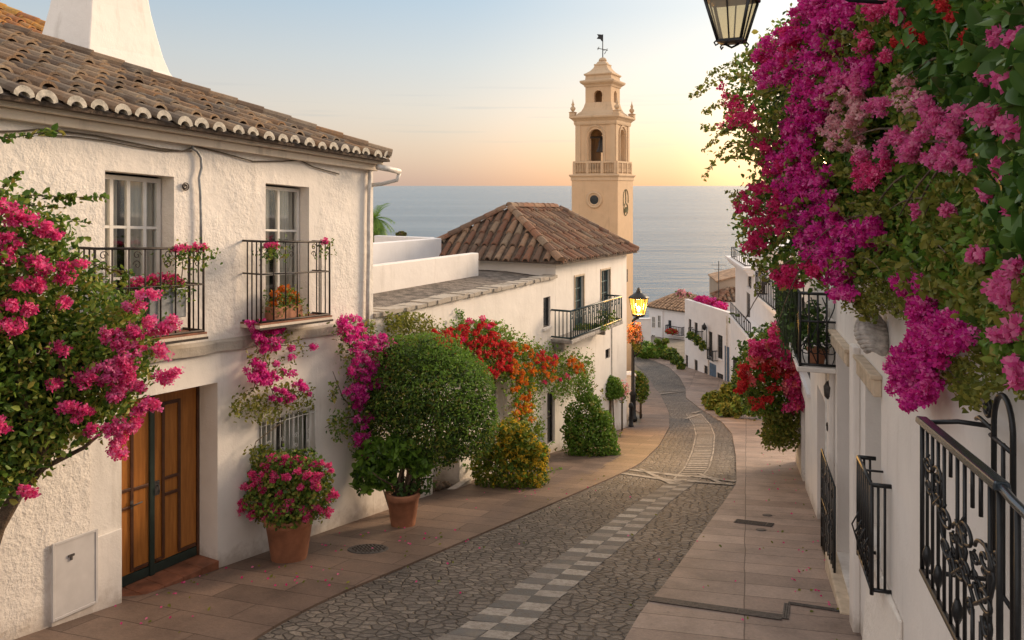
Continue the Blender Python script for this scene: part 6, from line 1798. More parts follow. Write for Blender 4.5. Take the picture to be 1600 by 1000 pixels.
# street lamp, lit
LY = 27.4
lp = Vector(((989 - 800) / F * LY, LY, 0)); lp.z = zg(LY) + .02
t = thing('street_lamp', 'lit old fashioned street lamp with glowing yellow lantern on a dark post', 'street lamp', tuple(lp))
lx = Vector(((998 - 800) / F * LY, LY, 0)); zz = lambda y: ZC - (y - 290) / F * LY
mb = MB()
mb.lathe(lp, [(.16, 0), (.16, .12), (.11, .18), (.10, .9), (.13, .95), (.07, 1.05), (.055, 2.6), (.05, zz(520) - lp.z), (.045, zz(500) - lp.z)], 14)
top = Vector((lp.x, lp.y, zz(502)))
mb.tube([top, top + Vector((.05, 0, .08)), Vector((lx.x, lx.y, zz(496)))], .05, 8)
mb.tube([Vector((lp.x, lp.y, zz(560))), Vector((lp.x + .25, lp.y, zz(548))), Vector((lp.x + .35, lp.y, zz(530)))], .03, 6)
mb.build('post', M['iron'], t)
mb = MB(); n6 = 6
mb.lathe((lx.x, lx.y, 0), [(.04, zz(496)), (.22, zz(494)), (.24, zz(491)), (.20, zz(490))], 6)
mb.lathe((lx.x, lx.y, 0), [(.36, zz(466)), (.38, zz(465)), (.30, zz(462)), (.14, zz(457.5)), (.09, zz(456)), (.10, zz(454.5)), (.05, zz(453)), (.07, zz(451.5)), (.01, zz(449))], 6)
for j in range(6):
    a = 2 * math.pi * j / 6
    mb.tube([(lx.x + .22 * math.cos(a), lx.y + .22 * math.sin(a), zz(491)), (lx.x + .335 * math.cos(a), lx.y + .335 * math.sin(a), zz(466))], .020, 5)
lan = mb.build('lantern_frame', M['iron'], t)
mb = MB(); mb.lathe((lx.x, lx.y, 0), [(.205, zz(490.5)), (.325, zz(466.5))], 6, 0, False)
mb.build('lantern_glass', M['lamp_on'], lan)
mb = MB(); mb.lathe((lx.x, lx.y, zz(483)), [(.02, -.1), (.05, -.04), (.06, .04), (.03, .1)], 10); mb.build('bulb', M['bulb'], lan)
pl_ = bpy.data.lights.new('street_lamp_light', 'POINT'); pl_.energy = 1700; pl_.color = (1, .62, .22); pl_.shadow_soft_size = .12
po = bpy.data.objects.new('street_lamp_light', pl_); po.location = (lx.x, lx.y, zz(479)); COL.objects.link(po)
c = P(991, 522, LY - .25)
t2 = thing('hanging_flowers', 'dried orange and pink flowers wound round the lamp post below the lantern', 'flowers', tuple(c))
p, d = ell_pts([((c.x, c.y, c.z - .05), (.24, .2, .40)), ((c.x + .12, c.y, c.z - .45), (.16, .15, .2))], 420, 191, .3)
leaf_mesh('leaves', p, .09, M['leaf_olive'], t2, 192, d)
p2, d2 = ell_pts([((c.x, c.y - .05, c.z), (.30, .24, .42))], 160, 193, .4); bract_mesh('flowers', [(p2[:130], .075, M['terra_petal']), (p2[:70] + .03, .06, M['orange'])], t2, 194)
# black bollard
bp = G(986, 668, .03)
mb = MB(); mb.lathe(bp, [(.09, 0), (.09, .05), (.07, .08), (.065, .62), (.085, .65), (.085, .70), (.06, .78), (.01, .82)], 14)
tag(mb.build('bollard', M['iron']), 'short black bollard in front of the lit street lamp', 'bollard')
# white pier behind the lamp post
c = P(984, 640, 28.2)
mb = MB(); mb.box(c.x - .24, c.x + .2, c.y, c.y + .5, zg(28.3) - .1, P(984, 588, 28.2).z); mb.box(c.x - .28, c.x + .24, c.y - .04, c.y + .54, P(984, 588, 28.2).z, P(984, 585, 28.2).z)
tag(mb.build('gate_pier', M['stucco_clean'], None, .02), 'square white pier standing directly behind the lamp post', 'pier')

# ------------------------------------------------------------------ planting at the bend and on the right
def bush(name, label, pxs, seed, mats, size=.12, n=1500, cat='bush', shell=.3, grounded=False):
    """pxs: list of (px, py, Y, radius px x, radius px y)"""
    cl = []
    for (x, y, Y, rx, ry) in pxs:
        c = P(x, y, Y); cl.append((tuple(c), (rx / F * Y, rx / F * Y * .8, ry / F * Y)))
    c0 = cl[0][0]
    t = thing(name, label, cat, (c0[0], c0[1], zg(c0[1])))
    for i, m in enumerate(mats):
        p, d = ell_pts(cl, n // (i + 1), seed + i * 7, shell)
        leaf_mesh(['leaves', 'dark_leaves', 'light_leaves'][i], p, size, m, t, seed + i, d)
    mb = MB()
    for c in cl:
        lo = max(zg(c[0][1]), c[0][2] - c[1][2] * 1.1) if grounded is False else zg(c[0][1]) - .05
        mb.tube([(c[0][0], c[0][1], lo), (c[0][0] + .04, c[0][1], (lo + c[0][2]) / 2), c[0]], .025, 5, 0, .01)
    mb.build('stems', M['stem'], t)
    return t
bush('shrub_bed', 'green bushes on the bank across the far end of the street', [(1012, 551, 54.9, 15, 9), (1032, 547, 54.9, 12, 10), (1000, 550, 54.8, 10, 8), (1022, 552, 54.8, 16, 7), (1010, 542, 56, 12, 8)], 201, [M['leaf_bright'], M['leaf']], .22, 2400)
bush('dark_shrub', 'dark bush against the corner of the pale cottage', [(1048, 555, 54, 12, 11), (1058, 564, 52, 9, 9), (1040, 552, 55, 9, 9), (1064, 572, 50, 6, 6)], 205, [M['leaf'], M['leaf_dark']], .2, 1800)
bush('small_tree', 'spindly small tree before the pale cottage', [(1028, 534, 55, 5, 4), (1040, 533, 55, 5, 4), (1034, 538, 55, 5, 3)], 209, [M['leaf']], .22, 300, 'tree', .3, True)
bush('flowering_bush', 'low tufted green shrubs where the right pavement bends', [(1120, 626, 31, 13, 14), (1138, 616, 30, 12, 18), (1106, 624, 33, 9, 10), (1152, 636, 28, 10, 16), (1134, 640, 28.6, 16, 9), (1112, 634, 31, 10, 7)], 213, [M['leaf_olive'], M['leaf']], .17, 2600)
for i, (x, y, Y, w, h, lab) in enumerate([(1109, 465 + 10, 51.2, 18, 9, 'mass of magenta flowers on the roof of the long row house')]):
    t = bush('roof_flowers', lab, [(1098, 472, 50.5, 11, 5), (1112, 476, 49.5, 11, 6), (1125, 480, 48.5, 9, 6)], 221, [M['leaf']], .2, 500)
    p, d = ell_pts([(tuple(P(x_, y_, Y_)), (rx / F * Y_, .5, ry / F * Y_)) for x_, y_, Y_, rx, ry in [(1098, 470, 50.3, 12, 6), (1112, 474, 49.3, 12, 7), (1125, 479, 48.3, 9, 6)]], 900, 223, .5)
    bract_mesh('flowers', [(p[:500], .16, M['magenta']), (p[500:], .16, M['crimson'])], t, 224)
p_ = bush('roof_plant', 'pale pink potted shrub at the far edge of the row house roof', [(1064, 458, 60, 8, 6), (1076, 460, 58, 5, 4)], 227, [M['palepink'], M['leaf']], .2, 260, 'plant')
bush('terrace_plants', 'green potted plants along the white house terrace railing', [(1146, 499, 43.6, 7, 9), (1153, 501, 42.8, 8, 9), (1160, 505, 42.0, 8, 9), (1167, 509, 41.4, 6, 8)], 231, [M['leaf'], M['leaf_bright']], .18, 1300, 'plants')
bush('window_plant', 'green plants spilling from the row house window railing', [(1080, 524, 49.2, 8, 6), (1090, 532, 48.2, 6, 8), (1098, 540, 47.5, 6, 8)], 235, [M['leaf'], M['leaf_dark']], .16, 500, 'plant')
bush('balcony_plant', 'red flowers on the small balcony of the pale cottage', [(1050, 518, 65, 10, 4)], 239, [M['red'], M['leaf']], .2, 180, 'plant')

# pink flowering tree beyond the balcony
dT = lambda x, y: 17.6
t = thing('bougainvillea', 'coral pink flowering tree against the wall beneath the plant hung balcony', 'tree', (P(1236, 700, 17.9).x, 17.9, zg(17.9)))
PT = [(1222, 735), (1240, 735), (1245, 655), (1238, 690)][:0] + [(1152, 575), (1165, 545), (1185, 525), (1205, 510), (1232, 520), (1245, 560), (1262, 598), (1262, 635), (1245, 655), (1238, 690), (1215, 697), (1196, 690), (1205, 655), (1180, 648), (1160, 625), (1150, 600)]
lw = poly_pts([(1196, 640), (1245, 640), (1250, 690), (1238, 705), (1222, 700), (1205, 700), (1190, 690)], 1300, lambda x, y: 17.2, 1.0, 239, -.3, 4, 5)
leaf_mesh('hanging_leaves', lw, .08, M['leaf_olive'], t, 238)
l = poly_pts(PT, 7500, dT, 1.4, 241, -.35, 3.5, 5); leaf_mesh('leaves', l[:3000], .085, M['leaf_bright'], t, 242); leaf_mesh('light_leaves', l[3000:5300], .08, M['leaf_olive'], t, 243); leaf_mesh('inner_leaves', l[5300:] + [0, .35, 0], .10, M['leaf_dark'], t, 244)
dF = lambda x, y: 16.8
f = A(flowers_in([(1205, 508), (1232, 518), (1240, 570), (1222, 580), (1205, 550)], 60, dF, .10, 13, 245), flowers_in([(1226, 588), (1264, 592), (1258, 640), (1232, 638)], 60, dF, .10, 13, 246), flowers_in([(1165, 535), (1200, 535), (1200, 552), (1172, 556)], 26, dF, .09, 12, 247))
g = A(flowers_in([(1150, 580), (1168, 572), (1168, 600), (1155, 612)], 16, dF, .09, 12, 248), flowers_in([(1205, 560), (1245, 560), (1230, 600), (1210, 590)], 22, dF, .09, 12, 249), flowers_in([(1165, 560), (1200, 560), (1215, 620), (1180, 640)], 16, dF, .09, 12, 252))
h_ = A(flowers_in([(1195, 510), (1245, 520), (1262, 600), (1255, 650), (1215, 600)], 30, dF, .10, 12, 253), flowers_in([(1160, 570), (1190, 540), (1200, 580), (1170, 610)], 12, dF, .09, 12, 254))
bract_mesh('flowers', [(f, .06, M['hotpink']), (g, .055, M['red']), (h_, .058, M['coral'])], t, 250)
mb = MB(); mb.tube([(P(1250, 700, 18.6).x, 18.6, zg(18.6) - .1), P(1247, 690, 18.5), P(1225, 640, 17.6), P(1205, 570, 17.6), P(1200, 540, 17.5)], .07, 8, 0, .02); mb.tube([P(1225, 640, 17.6), P(1245, 610, 17.4), P(1250, 590, 17.3)], .04, 6, 0, .015); mb.build('trunk', M['bark'], t)
bush('leafy_shrub', 'dark leafy shrub at the kerb below the coral pink tree', [(1165, 622, 28.2, 12, 20), (1184, 628, 27.6, 10, 18), (1151, 604, 29.0, 9, 22), (1172, 640, 27.8, 14, 8)], 251, [M['leaf'], M['leaf_dark']], .13, 3400)
bp = G(1177, 652, .03)
mb = MB(); mb.lathe(bp, [(.11, 0), (.11, .05), (.05, .09), (.045, .95), (.07, .98), (.07, 1.05), (.01, 1.1)], 12)
tag(mb.build('bollard', M['iron']), 'thin black bollard at the kerb below the coral pink tree', 'bollard')
# trailing plants on the iron balcony
t = thing('trailing_plant', 'dense curtain of dark trailing stems hung on the front of the iron balcony', 'plant', tuple(rd.pt(fB0 + 1.5, fBt, oB)))
mb = MB(); rr = random.Random(12); lf = []
for i in range(170):
    u = rr.uniform(fB0 + .25, fB1 - .1) ; o__ = oB - rr.uniform(.02, .16); w0_ = fBt + rr.uniform(-.05, .12); L_ = rr.uniform(.45, 1.1)
    pts = [rd.pt(u + .03 * math.sin(k * 1.7 + i), w0_ - L_ * k / 5, o__ + .02 * math.cos(k + i)) for k in range(6)]
    mb.tube(pts, rr.uniform(.008, .016), 4, 0, .006, False)
    lf += [np.array(q_) + np.array([rr.gauss(0, .03) for _ in range(3)]) for q_ in pts]
mb.build('stems', M['cactus'], t)
leaf_mesh('leaves', np.array(lf), .07, M['leaf_dark'], t, 261)
t = thing('potted_plant', 'leafy potted plants crowded on the floor of the iron balcony', 'potted plant', tuple(rd.pt(fB0 + .4, fBb, -.22)))
mb = MB(); cpt = rd.pt(fB0 + .2, fBb + .005, -.22); mb.lathe(cpt, [(.09, 0), (.13, .2), (.14, .22), (.11, .22)], 14); mb.build('pot', M['terracotta'], t)
p, d = ell_pts([(tuple(cpt + Vector((0, 0, .38))), (.2, .25, .2)), (tuple(cpt + Vector((.1, .5, .4))), (.2, .3, .3)), (tuple(cpt + Vector((0, .1, .7))), (.12, .15, .2))], 700, 263, .2); leaf_mesh('leaves', p, .07, M['leaf_dark'], t, 264, d)

# ------------------------------------------------------------------ the great bougainvillea on the right
dR = lambda x, y: max(2.45, 9.0 - (x - 1150) * .01378)
t = thing('bougainvillea', 'huge overhanging bougainvillea in magenta and pink covering the top of the near white wall', 'climber', tuple(re.pt(re.uv(1650, 900)[0], zg(3.2), -.2)))
RP_ = [(1290, -110), (1245, 20), (1210, 50), (1170, 85), (1135, 130), (1128, 190), (1160, 225), (1178, 265), (1172, 300), (1152, 330), (1150, 365), (1165, 395), (1200, 425), (1225, 445), (1262, 440), (1292, 455), (1325, 440), (1370, 425), (1400, 430), (1440, 470), (1490, 500), (1545, 560), (1600, 570), (1720, 620), (1850, 480), (1890, 200), (1800, -110), (1640, -190), (1500, -140), (1380, -170)]
p = poly_pts(RP_, 46000, dR, .9, 301, -.30, 3.2, 9)
x_ = p[:, 0] / p[:, 1] * F + 800; y_ = 290 - (p[:, 2] - ZC) / p[:, 1] * F
r_ = rng(302); far = x_ < 1360
leaf_mesh('leaves', p[far][:22000], .062, M['leaf'], t, 303, None, .6)
nl = p[~far]; leaf_mesh('near_leaves', nl[::2], .058, M['leaf'], t, 304, None, .62, sv=.45); leaf_mesh('fresh_leaves', nl[1::2], .054, M['leaf_bright'], t, 299, None, .62, sv=.45)
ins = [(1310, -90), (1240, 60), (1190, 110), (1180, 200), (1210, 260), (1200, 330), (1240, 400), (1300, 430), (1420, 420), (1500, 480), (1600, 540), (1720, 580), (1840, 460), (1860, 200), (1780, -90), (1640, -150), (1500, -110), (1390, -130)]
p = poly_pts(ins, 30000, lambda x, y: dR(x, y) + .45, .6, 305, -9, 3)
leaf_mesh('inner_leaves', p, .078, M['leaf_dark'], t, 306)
p = A(poly_pts([(1300, 330), (1420, 340), (1480, 480), (1600, 520), (1720, 600), (1720, 330), (1600, 300), (1480, 280)], 5200, lambda x, y: dR(x, y) - .25, .6, 307, -.1, 4, 12))
leaf_mesh('light_leaves', p, .045, M['leaf_olive'], t, 308)
# thin fringe hanging below
p = A(poly_pts([(1290, 445), (1330, 430), (1395, 425), (1445, 455), (1440, 480), (1405, 478), (1390, 492), (1352, 492), (1318, 480)], 1500, lambda x, y: dR(x, y) - .05, .6, 309, -.05, 9, 7), poly_pts([(1490, 500), (1600, 540), (1600, 620), (1560, 600), (1520, 640), (1480, 600), (1500, 560)], 900, lambda x, y: dR(x, y) - .05, .5, 310, .0, 7, 7),
      poly_pts([(1440, 540), (1500, 530), (1490, 600), (1450, 600)], 200, dR, .3, 311, -.3, 7, 7))
leaf_mesh('hanging_leaves', p, .036, M['leaf_olive'], t, 312)
bigp = poly_pts([(1425, 40), (1560, 20), (1640, 60), (1620, 150), (1560, 185), (1490, 175), (1430, 140), (1410, 80)], 95, lambda x, y: dR(x, y) - .50, .3, 313, -9, 2, 4)
fine_leaves('large_leaves', bigp, .155, M['leaf_big'], t, 314, .35, .46)
bigp = poly_pts([(1380, -40), (1640, -40), (1640, 420), (1560, 400), (1500, 160), (1420, 120)], 900, lambda x, y: dR(x, y) - .40, .4, 315, -.2, 3, 4)
fine_leaves('broad_leaves', bigp, .095, M['leaf_big'], t, 316, .4, .52)
# wisps against the sky
sp_l = []; mb = MB()
for i, (pts, n) in enumerate([([(1180, 95), (1140, 100), (1110, 118), (1078, 155)], 130), ([(1170, 120), (1130, 120), (1085, 150)], 90), ([(1165, 150), (1120, 165), (1098, 178)], 70), ([(1160, 195), (1130, 205), (1098, 238)], 90), ([(1175, 220), (1140, 225), (1120, 245), (1100, 280)], 100), ([(1180, 235), (1150, 245), (1128, 250)], 60),
                            ([(1165, 215), (1120, 200), (1097, 200)], 60), ([(1170, 300), (1150, 310), (1152, 330)], 50), ([(1160, 390), (1185, 420), (1192, 418)], 50), ([(1195, 60), (1180, 80), (1150, 90)], 60), ([(1420, 470), (1425, 500), (1440, 540)], 40), ([(1470, 560), (1500, 600), (1520, 630)], 60), ([(1340, 470), (1345, 490), (1370, 500)], 50), ([(1380, 440), (1400, 490), (1420, 480)], 50)]):
    s, q = spray(pts, n, lambda x, y: dR(x, y) - .1, .05, 320 + i); sp_l.append(s); mb.tube(q, .006, 4, 0, .003)
for i in range(46):
    rr = random.Random(600 + i); x0, y0 = rr.choice([(1200, 200), (1190, 330), (1260, 120), (1310, 60), (1290, 300), (1330, 400), (1400, 330), (1460, 420), (1380, 180), (1500, 300), (1240, 400), (1280, 230)])
    x0 += rr.uniform(-50, 50); y0 += rr.uniform(-40, 40); a = rr.uniform(-2.6, .6) if x0 > 1260 else rr.uniform(1.8, 4.4); L_ = rr.uniform(25, 60)
    s, q = spray([(x0 + L_ * k * math.cos(a) / 3, y0 + L_ * k * math.sin(a) / 3 + 3.2 * k * k) for k in range(4)], 26, lambda x, y: dR(x, y) - .58, .05, 700 + i); sp_l.append(s); mb.tube(q, .005, 4, 0, .003)
leaf_mesh('spray_leaves', A(*sp_l), .058, M['leaf_olive'], t, 335)
for pts in ([(1660, 1100), (1650, 700), (1640, 500), (1600, 350), (1520, 300), (1400, 260), (1300, 200), (1240, 130)], [(1600, 350), (1500, 420), (1400, 400), (1300, 380), (1230, 360)], [(1640, 500), (1560, 520), (1500, 560)], [(1520, 300), (1470, 150), (1400, 60), (1320, 10)]):
    mb.tube([P(x, y, dR(x, y) + .3) for x, y in pts], .035, 7, 0, .008)
rr = random.Random(77)
for i in range(16):
    x, y = rr.uniform(1230, 1560), rr.uniform(40, 420); a = rr.uniform(.4, 2.6); q = []
    for k in range(6):
        q.append(P(x, y, dR(x, y) - .40 - .03 * k)); x -= 22 * math.sin(a); y += 14 * math.cos(a) + 5 * k
    mb.tube(q, .010, 5, 0, .004)
mb.build('stems', M['bark'], t)
def fr(poly, n, rad, per, seed, off=-.36, ragged=11): return flowers_in(poly, int(n * .85), lambda x, y: dR(x, y) + off, rad * .86, per, seed, .55, ragged)
mag = A(fr([(1265, -25), (1335, -25), (1332, 30), (1310, 75), (1275, 100), (1250, 130), (1200, 140), (1182, 110), (1200, 65), (1240, 40)], 290, .075, 17, 341),
        fr([(1280, 125), (1350, 95), (1372, 105), (1310, 135), (1278, 165), (1268, 225), (1225, 215), (1232, 165)], 150, .075, 17, 342),
        fr([(1205, 235), (1262, 218), (1275, 250), (1250, 300), (1220, 290)], 90, .072, 17, 343))
pur = A(fr([(1215, 280), (1280, 260), (1292, 300), (1300, 350), (1265, 380), (1240, 345)], 130, .072, 17, 344), fr([(1245, 375), (1300, 350), (1330, 380), (1325, 445), (1300, 430), (1262, 395)], 85, .068, 17, 345), fr([(1295, 340), (1370, 352), (1388, 372), (1350, 385), (1310, 370)], 45, .062, 16, 346),
        fr([(1285, 430), (1325, 430), (1330, 460), (1300, 462)], 22, .06, 17, 347))
cri = A(fr([(1125, 165), (1165, 130), (1182, 160), (1178, 205), (1135, 205)], 40, .07, 13, 348), fr([(1152, 300), (1215, 282), (1238, 335), (1205, 362), (1165, 345)], 60, .07, 14, 349), fr([(1165, 365), (1195, 362), (1200, 392), (1170, 395)], 18, .075, 16, 350), fr([(1205, 420), (1245, 418), (1245, 445), (1212, 448)], 20, .07, 16, 351),
        fr([(1180, 215), (1215, 215), (1235, 270), (1200, 275)], 30, .065, 13, 352), fr([(1225, 50), (1260, 30), (1215, 90), (1190, 110)], 30, .06, 13, 353), fr([(1255, 395), (1290, 400), (1285, 430), (1255, 420)], 20, .06, 14, 360))
pal = A(fr([(1282, 150), (1345, 135), (1352, 175), (1345, 205), (1308, 240), (1282, 215)], 110, .06, 16, 354), fr([(1395, 130), (1430, 120), (1440, 170), (1400, 180)], 18, .05, 14, 355, -.45))
def hd(lst, rad, per, seed, off=-.62, j=9, rep=3):
    rr = random.Random(seed)
    return px_heads([(x + rr.uniform(-j, j), y + rr.uniform(-j, j)) for x, y in lst for _ in range(rep)], lambda x, y: dR(x, y) + off + rr.uniform(-.05, .05), rad, per, seed)
pk = A(hd([(1372, 160), (1362, 170), (1380, 165), (1440, 160), (1445, 172), (1400, 220), (1412, 232), (1425, 245), (1440, 212), (1455, 192), (1470, 185), (1480, 200), (1495, 195), (1505, 178), (1530, 175), (1545, 182), (1465, 240), (1478, 250), (1450, 245), (1490, 240), (1430, 228), (1412, 212), (1350, 240), (1375, 235), (1385, 215), (1335, 140), (1320, 125), (1300, 130), (1340, 120)], .045, 22, 356),
        hd([(1575, 122), (1590, 130), (1572, 200), (1585, 195), (1590, 208), (1568, 262), (1560, 450), (1575, 440), (1582, 462), (1568, 468), (1562, 520), (1590, 515), (1588, 570), (1596, 590), (1592, 420), (1545, 300), (1590, 330), (1530, 395), (1480, 330), (1510, 260), (1440, 330), (1598, 60), (1560, 60), (1545, 120)], .032, 24, 357, -.55, 7))
hot = A(hd([(1340, 255), (1345, 270), (1355, 262), (1372, 262), (1385, 255), (1362, 285), (1340, 285), (1375, 10), (1390, 18), (1360, 15), (1345, 68), (1400, 22), (1365, 22), (1350, 60), (1380, 85), (1385, 8)], .05, 20, 358, -.55, 8))
rd_ = A(hd([(1472, 6), (1480, 12), (1490, 22), (1430, 52), (1440, 60), (1420, 62), (1508, 56), (1395, 68), (1425, 45)], .030, 16, 359, -.55, 6, 2))
low = A(flowers_in([(1430, 500), (1462, 492), (1492, 490), (1522, 520), (1490, 545), (1458, 560), (1462, 600), (1440, 625), (1412, 640), (1390, 600), (1390, 565), (1410, 535), (1425, 525)], 210, lambda x, y: dR(x, y) - .42, .044, 20, 361, .25, 4), flowers_in([(1402, 435), (1440, 438), (1445, 455), (1405, 452)], 22, lambda x, y: dR(x, y) - .4, .045, 18, 362, .2, 3), flowers_in([(1418, 465), (1445, 470), (1450, 490), (1425, 492)], 22, lambda x, y: dR(x, y) - .4, .045, 18, 363, .2, 3))
bract_mesh('flowers', [(mag, .034, M['magenta']), (pur, .034, M['purple']), (cri, .032, M['crimson']), (pal, .028, M['palepink']), (pk, .024, M['pink']), (hot, .024, M['hotpink']), (rd_, .02, M['red']), (low, .026, M['purple'])], t, 365)

# unlit hanging lantern, upper right
LYt = 5.2
lc = Vector(((1143 - 800) / F * LYt, LYt, 0)); lz = lambda y: ZC - (y - 290) / F * LYt
th = thing('lantern', 'unlit black iron lantern with frosted panes hanging before the sky', 'lantern', (lc.x, lc.y, lz(70)))
mb = MB(); ph = .30
zb, ztp = lz(64), lz(2)
rb_, rt_ = .108, .205
mb.lathe((lc.x, lc.y, 0), [(rb_ * .5, zb - .02), (rb_ + .012, zb - .012), (rb_ + .014, zb + .006), (rb_ - .02, zb + .008)], 4, 0, False, None, ph)
mb.lathe((lc.x, lc.y, 0), [(rt_ - .03, ztp), (rt_ + .02, ztp + .004), (rt_ + .028, ztp + .02), (rt_ - .02, ztp + .05), (.10, ztp + .16), (.06, ztp + .2), (.07, ztp + .23), (.03, ztp + .26), (.02, ztp + .32)], 4, 0, False, None, ph)
cor = []
for j in range(4):
    a = 2 * math.pi * j / 4 + ph
    b_, t_ = Vector((lc.x + rb_ * math.cos(a), lc.y + rb_ * math.sin(a), zb)), Vector((lc.x + rt_ * math.cos(a), lc.y + rt_ * math.sin(a), ztp))
    cor.append((b_, t_)); mb.tube([b_, t_], .011, 6)
    foot = b_ + Vector((math.cos(a), math.sin(a), 0)) * .004
    mb.tube([foot, foot + Vector((math.cos(a) * .022, math.sin(a) * .022, -.018)), foot + Vector((math.cos(a) * .01, math.sin(a) * .01, -.036)), foot + Vector((-.01 * math.cos(a), -.01 * math.sin(a), -.024))], .006, 5)
for j in range(4):
    (b0_, t0_), (b1__, t1_) = cor[j], cor[(j + 1) % 4]
    mb.tube([(b0_ + b1__) / 2, (t0_ + t1_) / 2], .006, 5)
mb.tube([(lc.x - .05, lc.y, zb - .02), (lc.x, lc.y, zb - .045), (lc.x + .05, lc.y, zb - .02)], .008, 5)
mb.build('frame', M['iron'], th)
g = MB()
for j in range(4):
    (b0_, t0_), (b1__, t1_) = cor[j], cor[(j + 1) % 4]; ins_ = Vector((lc.x, lc.y, 0))
    q = [Vector((lerp(v.x, lc.x, .04), lerp(v.y, lc.y, .04), v.z)) for v in (b0_, b1__, t1_, t0_)]; g.quad(*q)
g.build('pane', M['frosted'], th)
mb = MB(); tp = Vector((lc.x, lc.y, ztp + .30)); wx = re.pt(re.uv(1500, 0)[0], 0, 0)
ue_ = (tp.y - re.A.y) / re.d.y; wpnt = re.pt(ue_, 0, 0)
end = Vector((wpnt.x + .02, tp.y, tp.z + .22)); end.z = min(end.z, wE - .08 - .05 * ue_)
mb.tube([tp, tp + Vector((.02, 0, .10)), tp + Vector((.15, 0, .18)), Vector((lerp(tp.x, end.x, .6), tp.y, end.z + .04)), end], .014, 7)
mb.build('bracket', M['iron'], th)

# ------------------------------------------------------------------ covers and grates in the paving
def ground_patch(mb, x0, y0, x1, y1, dz, skew=0):
    a, b, c, d = G(x0, y1, dz), G(x1, y1, dz), G(x1 + skew, y0, dz), G(x0 + skew, y0, dz)
    return a, b, c, d
c = G(575, 861, .034)
t = thing('manhole_cover', 'dark oval cast iron cover in the left pavement beside the pots', 'manhole cover', tuple(c))
def slope_pt(x, y, dz): return Vector((x, y, zg(y) + dz))
mb = MB(); n = 28
ring0 = [slope_pt(c.x + .30 * math.cos(2 * math.pi * i / n), c.y + .26 * math.sin(2 * math.pi * i / n), .032) for i in range(n)]
ring1 = [slope_pt(c.x + .285 * math.cos(2 * math.pi * i / n), c.y + .245 * math.sin(2 * math.pi * i / n), .040) for i in range(n)]
mb.add(ring0 + ring1, [(i, (i + 1) % n, n + (i + 1) % n, n + i) for i in range(n)] + [tuple(range(n, 2 * n))])
mb.build('plate', M['metal_grey'], t)
mb = MB()
for i in range(-4, 5):
    for j in range(-4, 5):
        if (i / 4.6) ** 2 + (j / 4.6) ** 2 < .9:
            q = slope_pt(c.x + i * .055 + (j % 2) * .02, c.y + j * .048, .040); mb.lathe(q - Vector((0, 0, .0)), [(.018, 0), (.014, .006)], 6)
mb.build('studs', M['iron_brown'], t)
def grate(label, pa, pb, wd, nb, name='drain_grate'):
    p, q = G(*pa), G(*pb); d = Vector((q.x - p.x, q.y - p.y)); L = d.length; d /= L; nn = Vector((-d.y, d.x))
    c = (p + q) / 2
    t = thing(name, label, 'drain', (c.x, c.y, zg(c.y)))
    def at(u, v, dz): 
        xy = Vector((p.x, p.y)) + d * u + nn * v; return Vector((xy.x, xy.y, zg(xy.y) + dz))
    mb = MB(); mb.quad(at(0, -wd / 2, .034), at(L, -wd / 2, .034), at(L, wd / 2, .034), at(0, wd / 2, .034)); mb.build('channel', M['dark'], t)  # flat near-black sheet stands in for the shaded depth between the bars
    mb = MB()
    def rib(u0, u1, v0, v1): mb.hexa([at(u0, v0, .035), at(u1, v0, .035), at(u1, v1, .035), at(u0, v1, .035), at(u0, v0, .043), at(u1, v0, .043), at(u1, v1, .043), at(u0, v1, .043)])
    for k in range(nb + 1):
        v = lerp(-wd / 2, wd / 2, k / nb); rib(0, L, v - .009, v + .009)
    for k in range(int(L / .5) + 1):
        u = min(L - .01, k * .5 + .005); rib(u - .008, u + .008, -wd / 2, wd / 2)
    mb.build('bars', M['metal_grey'], t)
grate('long slotted drain channel across the near right pavement', (1016, 940), (1222, 970), .15, 6)
grate('slotted drain running from the long channel towards the near white wall', (1232, 947), (1330, 962), .06, 2)
grate('short slotted drain linking the two near channels on the right pavement', (1227, 972), (1230, 948), .05, 2)
grate('small rectangular grating in the middle of the right pavement', (1149, 817), (1208, 824), .22, 5)
for i, (x, y, lab) in enumerate([(1199, 808, 'small round iron lid just beyond the rectangular grating'), (1189, 831, 'small oval iron lid just before the rectangular grating')]):
    c = G(x, y, .034); mb = MB(); n = 16
    mb.add([slope_pt(c.x + .085 * math.cos(2 * math.pi * k / n), c.y + .075 * math.sin(2 * math.pi * k / n), .033) for k in range(n)] + [slope_pt(c.x + .075 * math.cos(2 * math.pi * k / n), c.y + .066 * math.sin(2 * math.pi * k / n), .042) for k in range(n)], [(k, (k + 1) % n, n + (k + 1) % n, n + k) for k in range(n)] + [tuple(range(n, 2 * n))])
    tag(mb.build('valve_cover', M['metal_grey']), lab, 'cover')

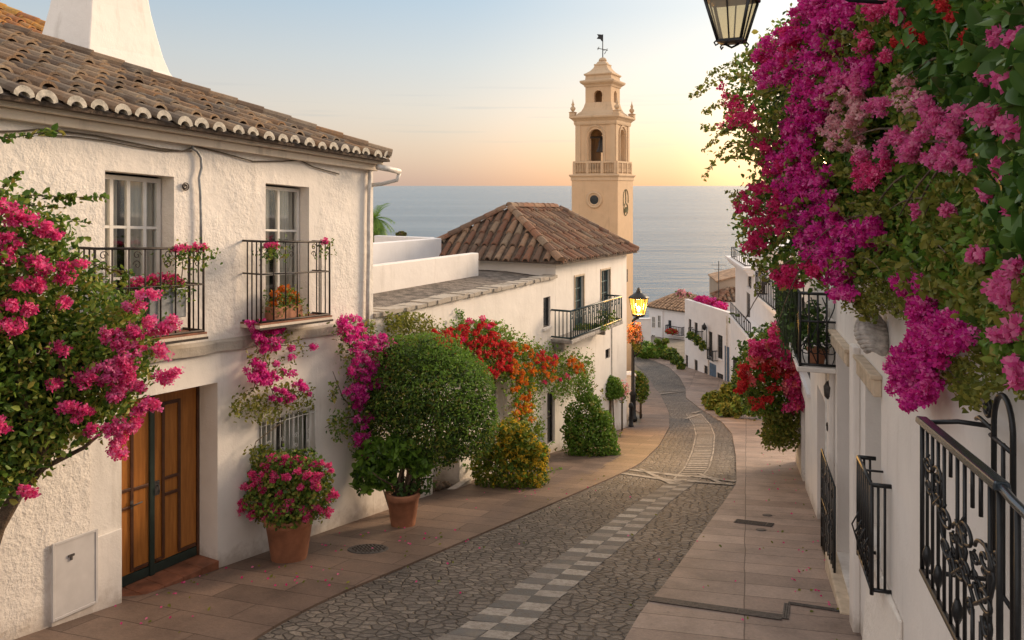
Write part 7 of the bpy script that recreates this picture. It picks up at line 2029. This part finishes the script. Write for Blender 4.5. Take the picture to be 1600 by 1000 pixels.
# palm behind the townhouse
c = P(586, 342, 27)
t = thing('palm_tree', 'palm crown showing past the corner of the townhouse', 'palm', (c.x, c.y, zg(27)))
mb = MB(); mb.tube([(c.x, c.y, zg(27) - .2), (c.x + .05, c.y, c.z - 1.2), (c.x, c.y, c.z - .1)], .16, 10, 0, .12); mb.build('trunk', M['bark'], t)
V = []; rr = random.Random(9); mb = MB()
for i in range(46):
    a = rr.uniform(0, 6.28); el = rr.uniform(-.6, 1.2); L_ = rr.uniform(.6, .9)
    d = Vector((math.cos(a) * math.cos(el), math.sin(a) * math.cos(el), math.sin(el))); p = c.copy(); pts = [p.copy()]
    for k in range(7):
        d = (d + Vector((0, 0, -.16))).normalized(); p = p + d * L_ / 7; pts.append(p.copy())
    mb.tube(pts, .012, 4, 0, .005, False)
    for k in range(1, 8):
        q = pts[k]; dd = (pts[k] - pts[k - 1]).normalized(); s = dd.cross(Vector((0, 0, 1))); s = s.normalized() if s.length > .1 else Vector((1, 0, 0))
        for sg in (-1, 1):
            for m_ in range(2):
                q2 = q - dd * m_ * .045; tip = q2 + (s * sg * .75 + dd * .7 + Vector((0, 0, -.15))) * .22
                w = dd * .018
                mb.add([q2 - w, q2 + w, tip], [(0, 1, 2)], 0)
o = mb.build('fronds', M['leaf_bright'], t)
c = P(627, 372, 30)
bush('dry_shrub', 'small round brown shrub peeping above the grey parapet', [(627, 367, 30, 8, 5)], 401, [M['bark'], M['leaf_olive']], .1, 500)

# petals and leaves fallen on the paving under the flowers
r_ = rng(808); pp = []
for (x, y, sx, sy, n) in [(250, 930, 70, 30, 46), (450, 900, 60, 14, 40), (560, 850, 60, 16, 26), (640, 840, 60, 12, 18), (820, 770, 70, 14, 34), (1240, 800, 30, 60, 40), (1280, 900, 34, 50, 50), (1225, 730, 22, 26, 30), (1100, 850, 90, 60, 18), (700, 900, 160, 60, 16)]:
    for _ in range(n):
        g_ = G(x + r_.normal(0, sx), min(1060, max(690, y + r_.normal(0, sy))), .046)
        if WL_X(g_.y) + .06 < g_.x < WR_X(g_.y) - .1: pp.append(tuple(g_))
pp = np.array(pp)
o = leaf_mesh('fallen_petals', pp[::2], .034, M['hotpink'], None, 809, None, .75, 3.0, .15, .35); tag(o, kind='stuff')
o = leaf_mesh('fallen_leaves', pp[1::3] + [.07, .05, -.0095], .042, M['leaf_olive'], None, 810, None, .6, 3.0, .15, .35); tag(o, kind='stuff')

# things of one kind belong together
for name, g_ in (('drain_grate', 'drain grates in the right pavement'), ('valve_cover', 'small iron lids in the right pavement'), ('geraniums', 'geraniums on the balcony rails'), ('window_cage', 'iron cages on the near white wall'),
                 ('potted_plant', 'potted plants along the street and balconies'), ('flower_box', 'flower boxes on the townhouse balconies'), ('bollard', 'black bollards along the kerb'), ('bougainvillea', 'bougainvilleas along the street')):
    for o in bpy.data.objects:
        if o.parent is None and o.name.split('.')[0] == name: o['group'] = g_
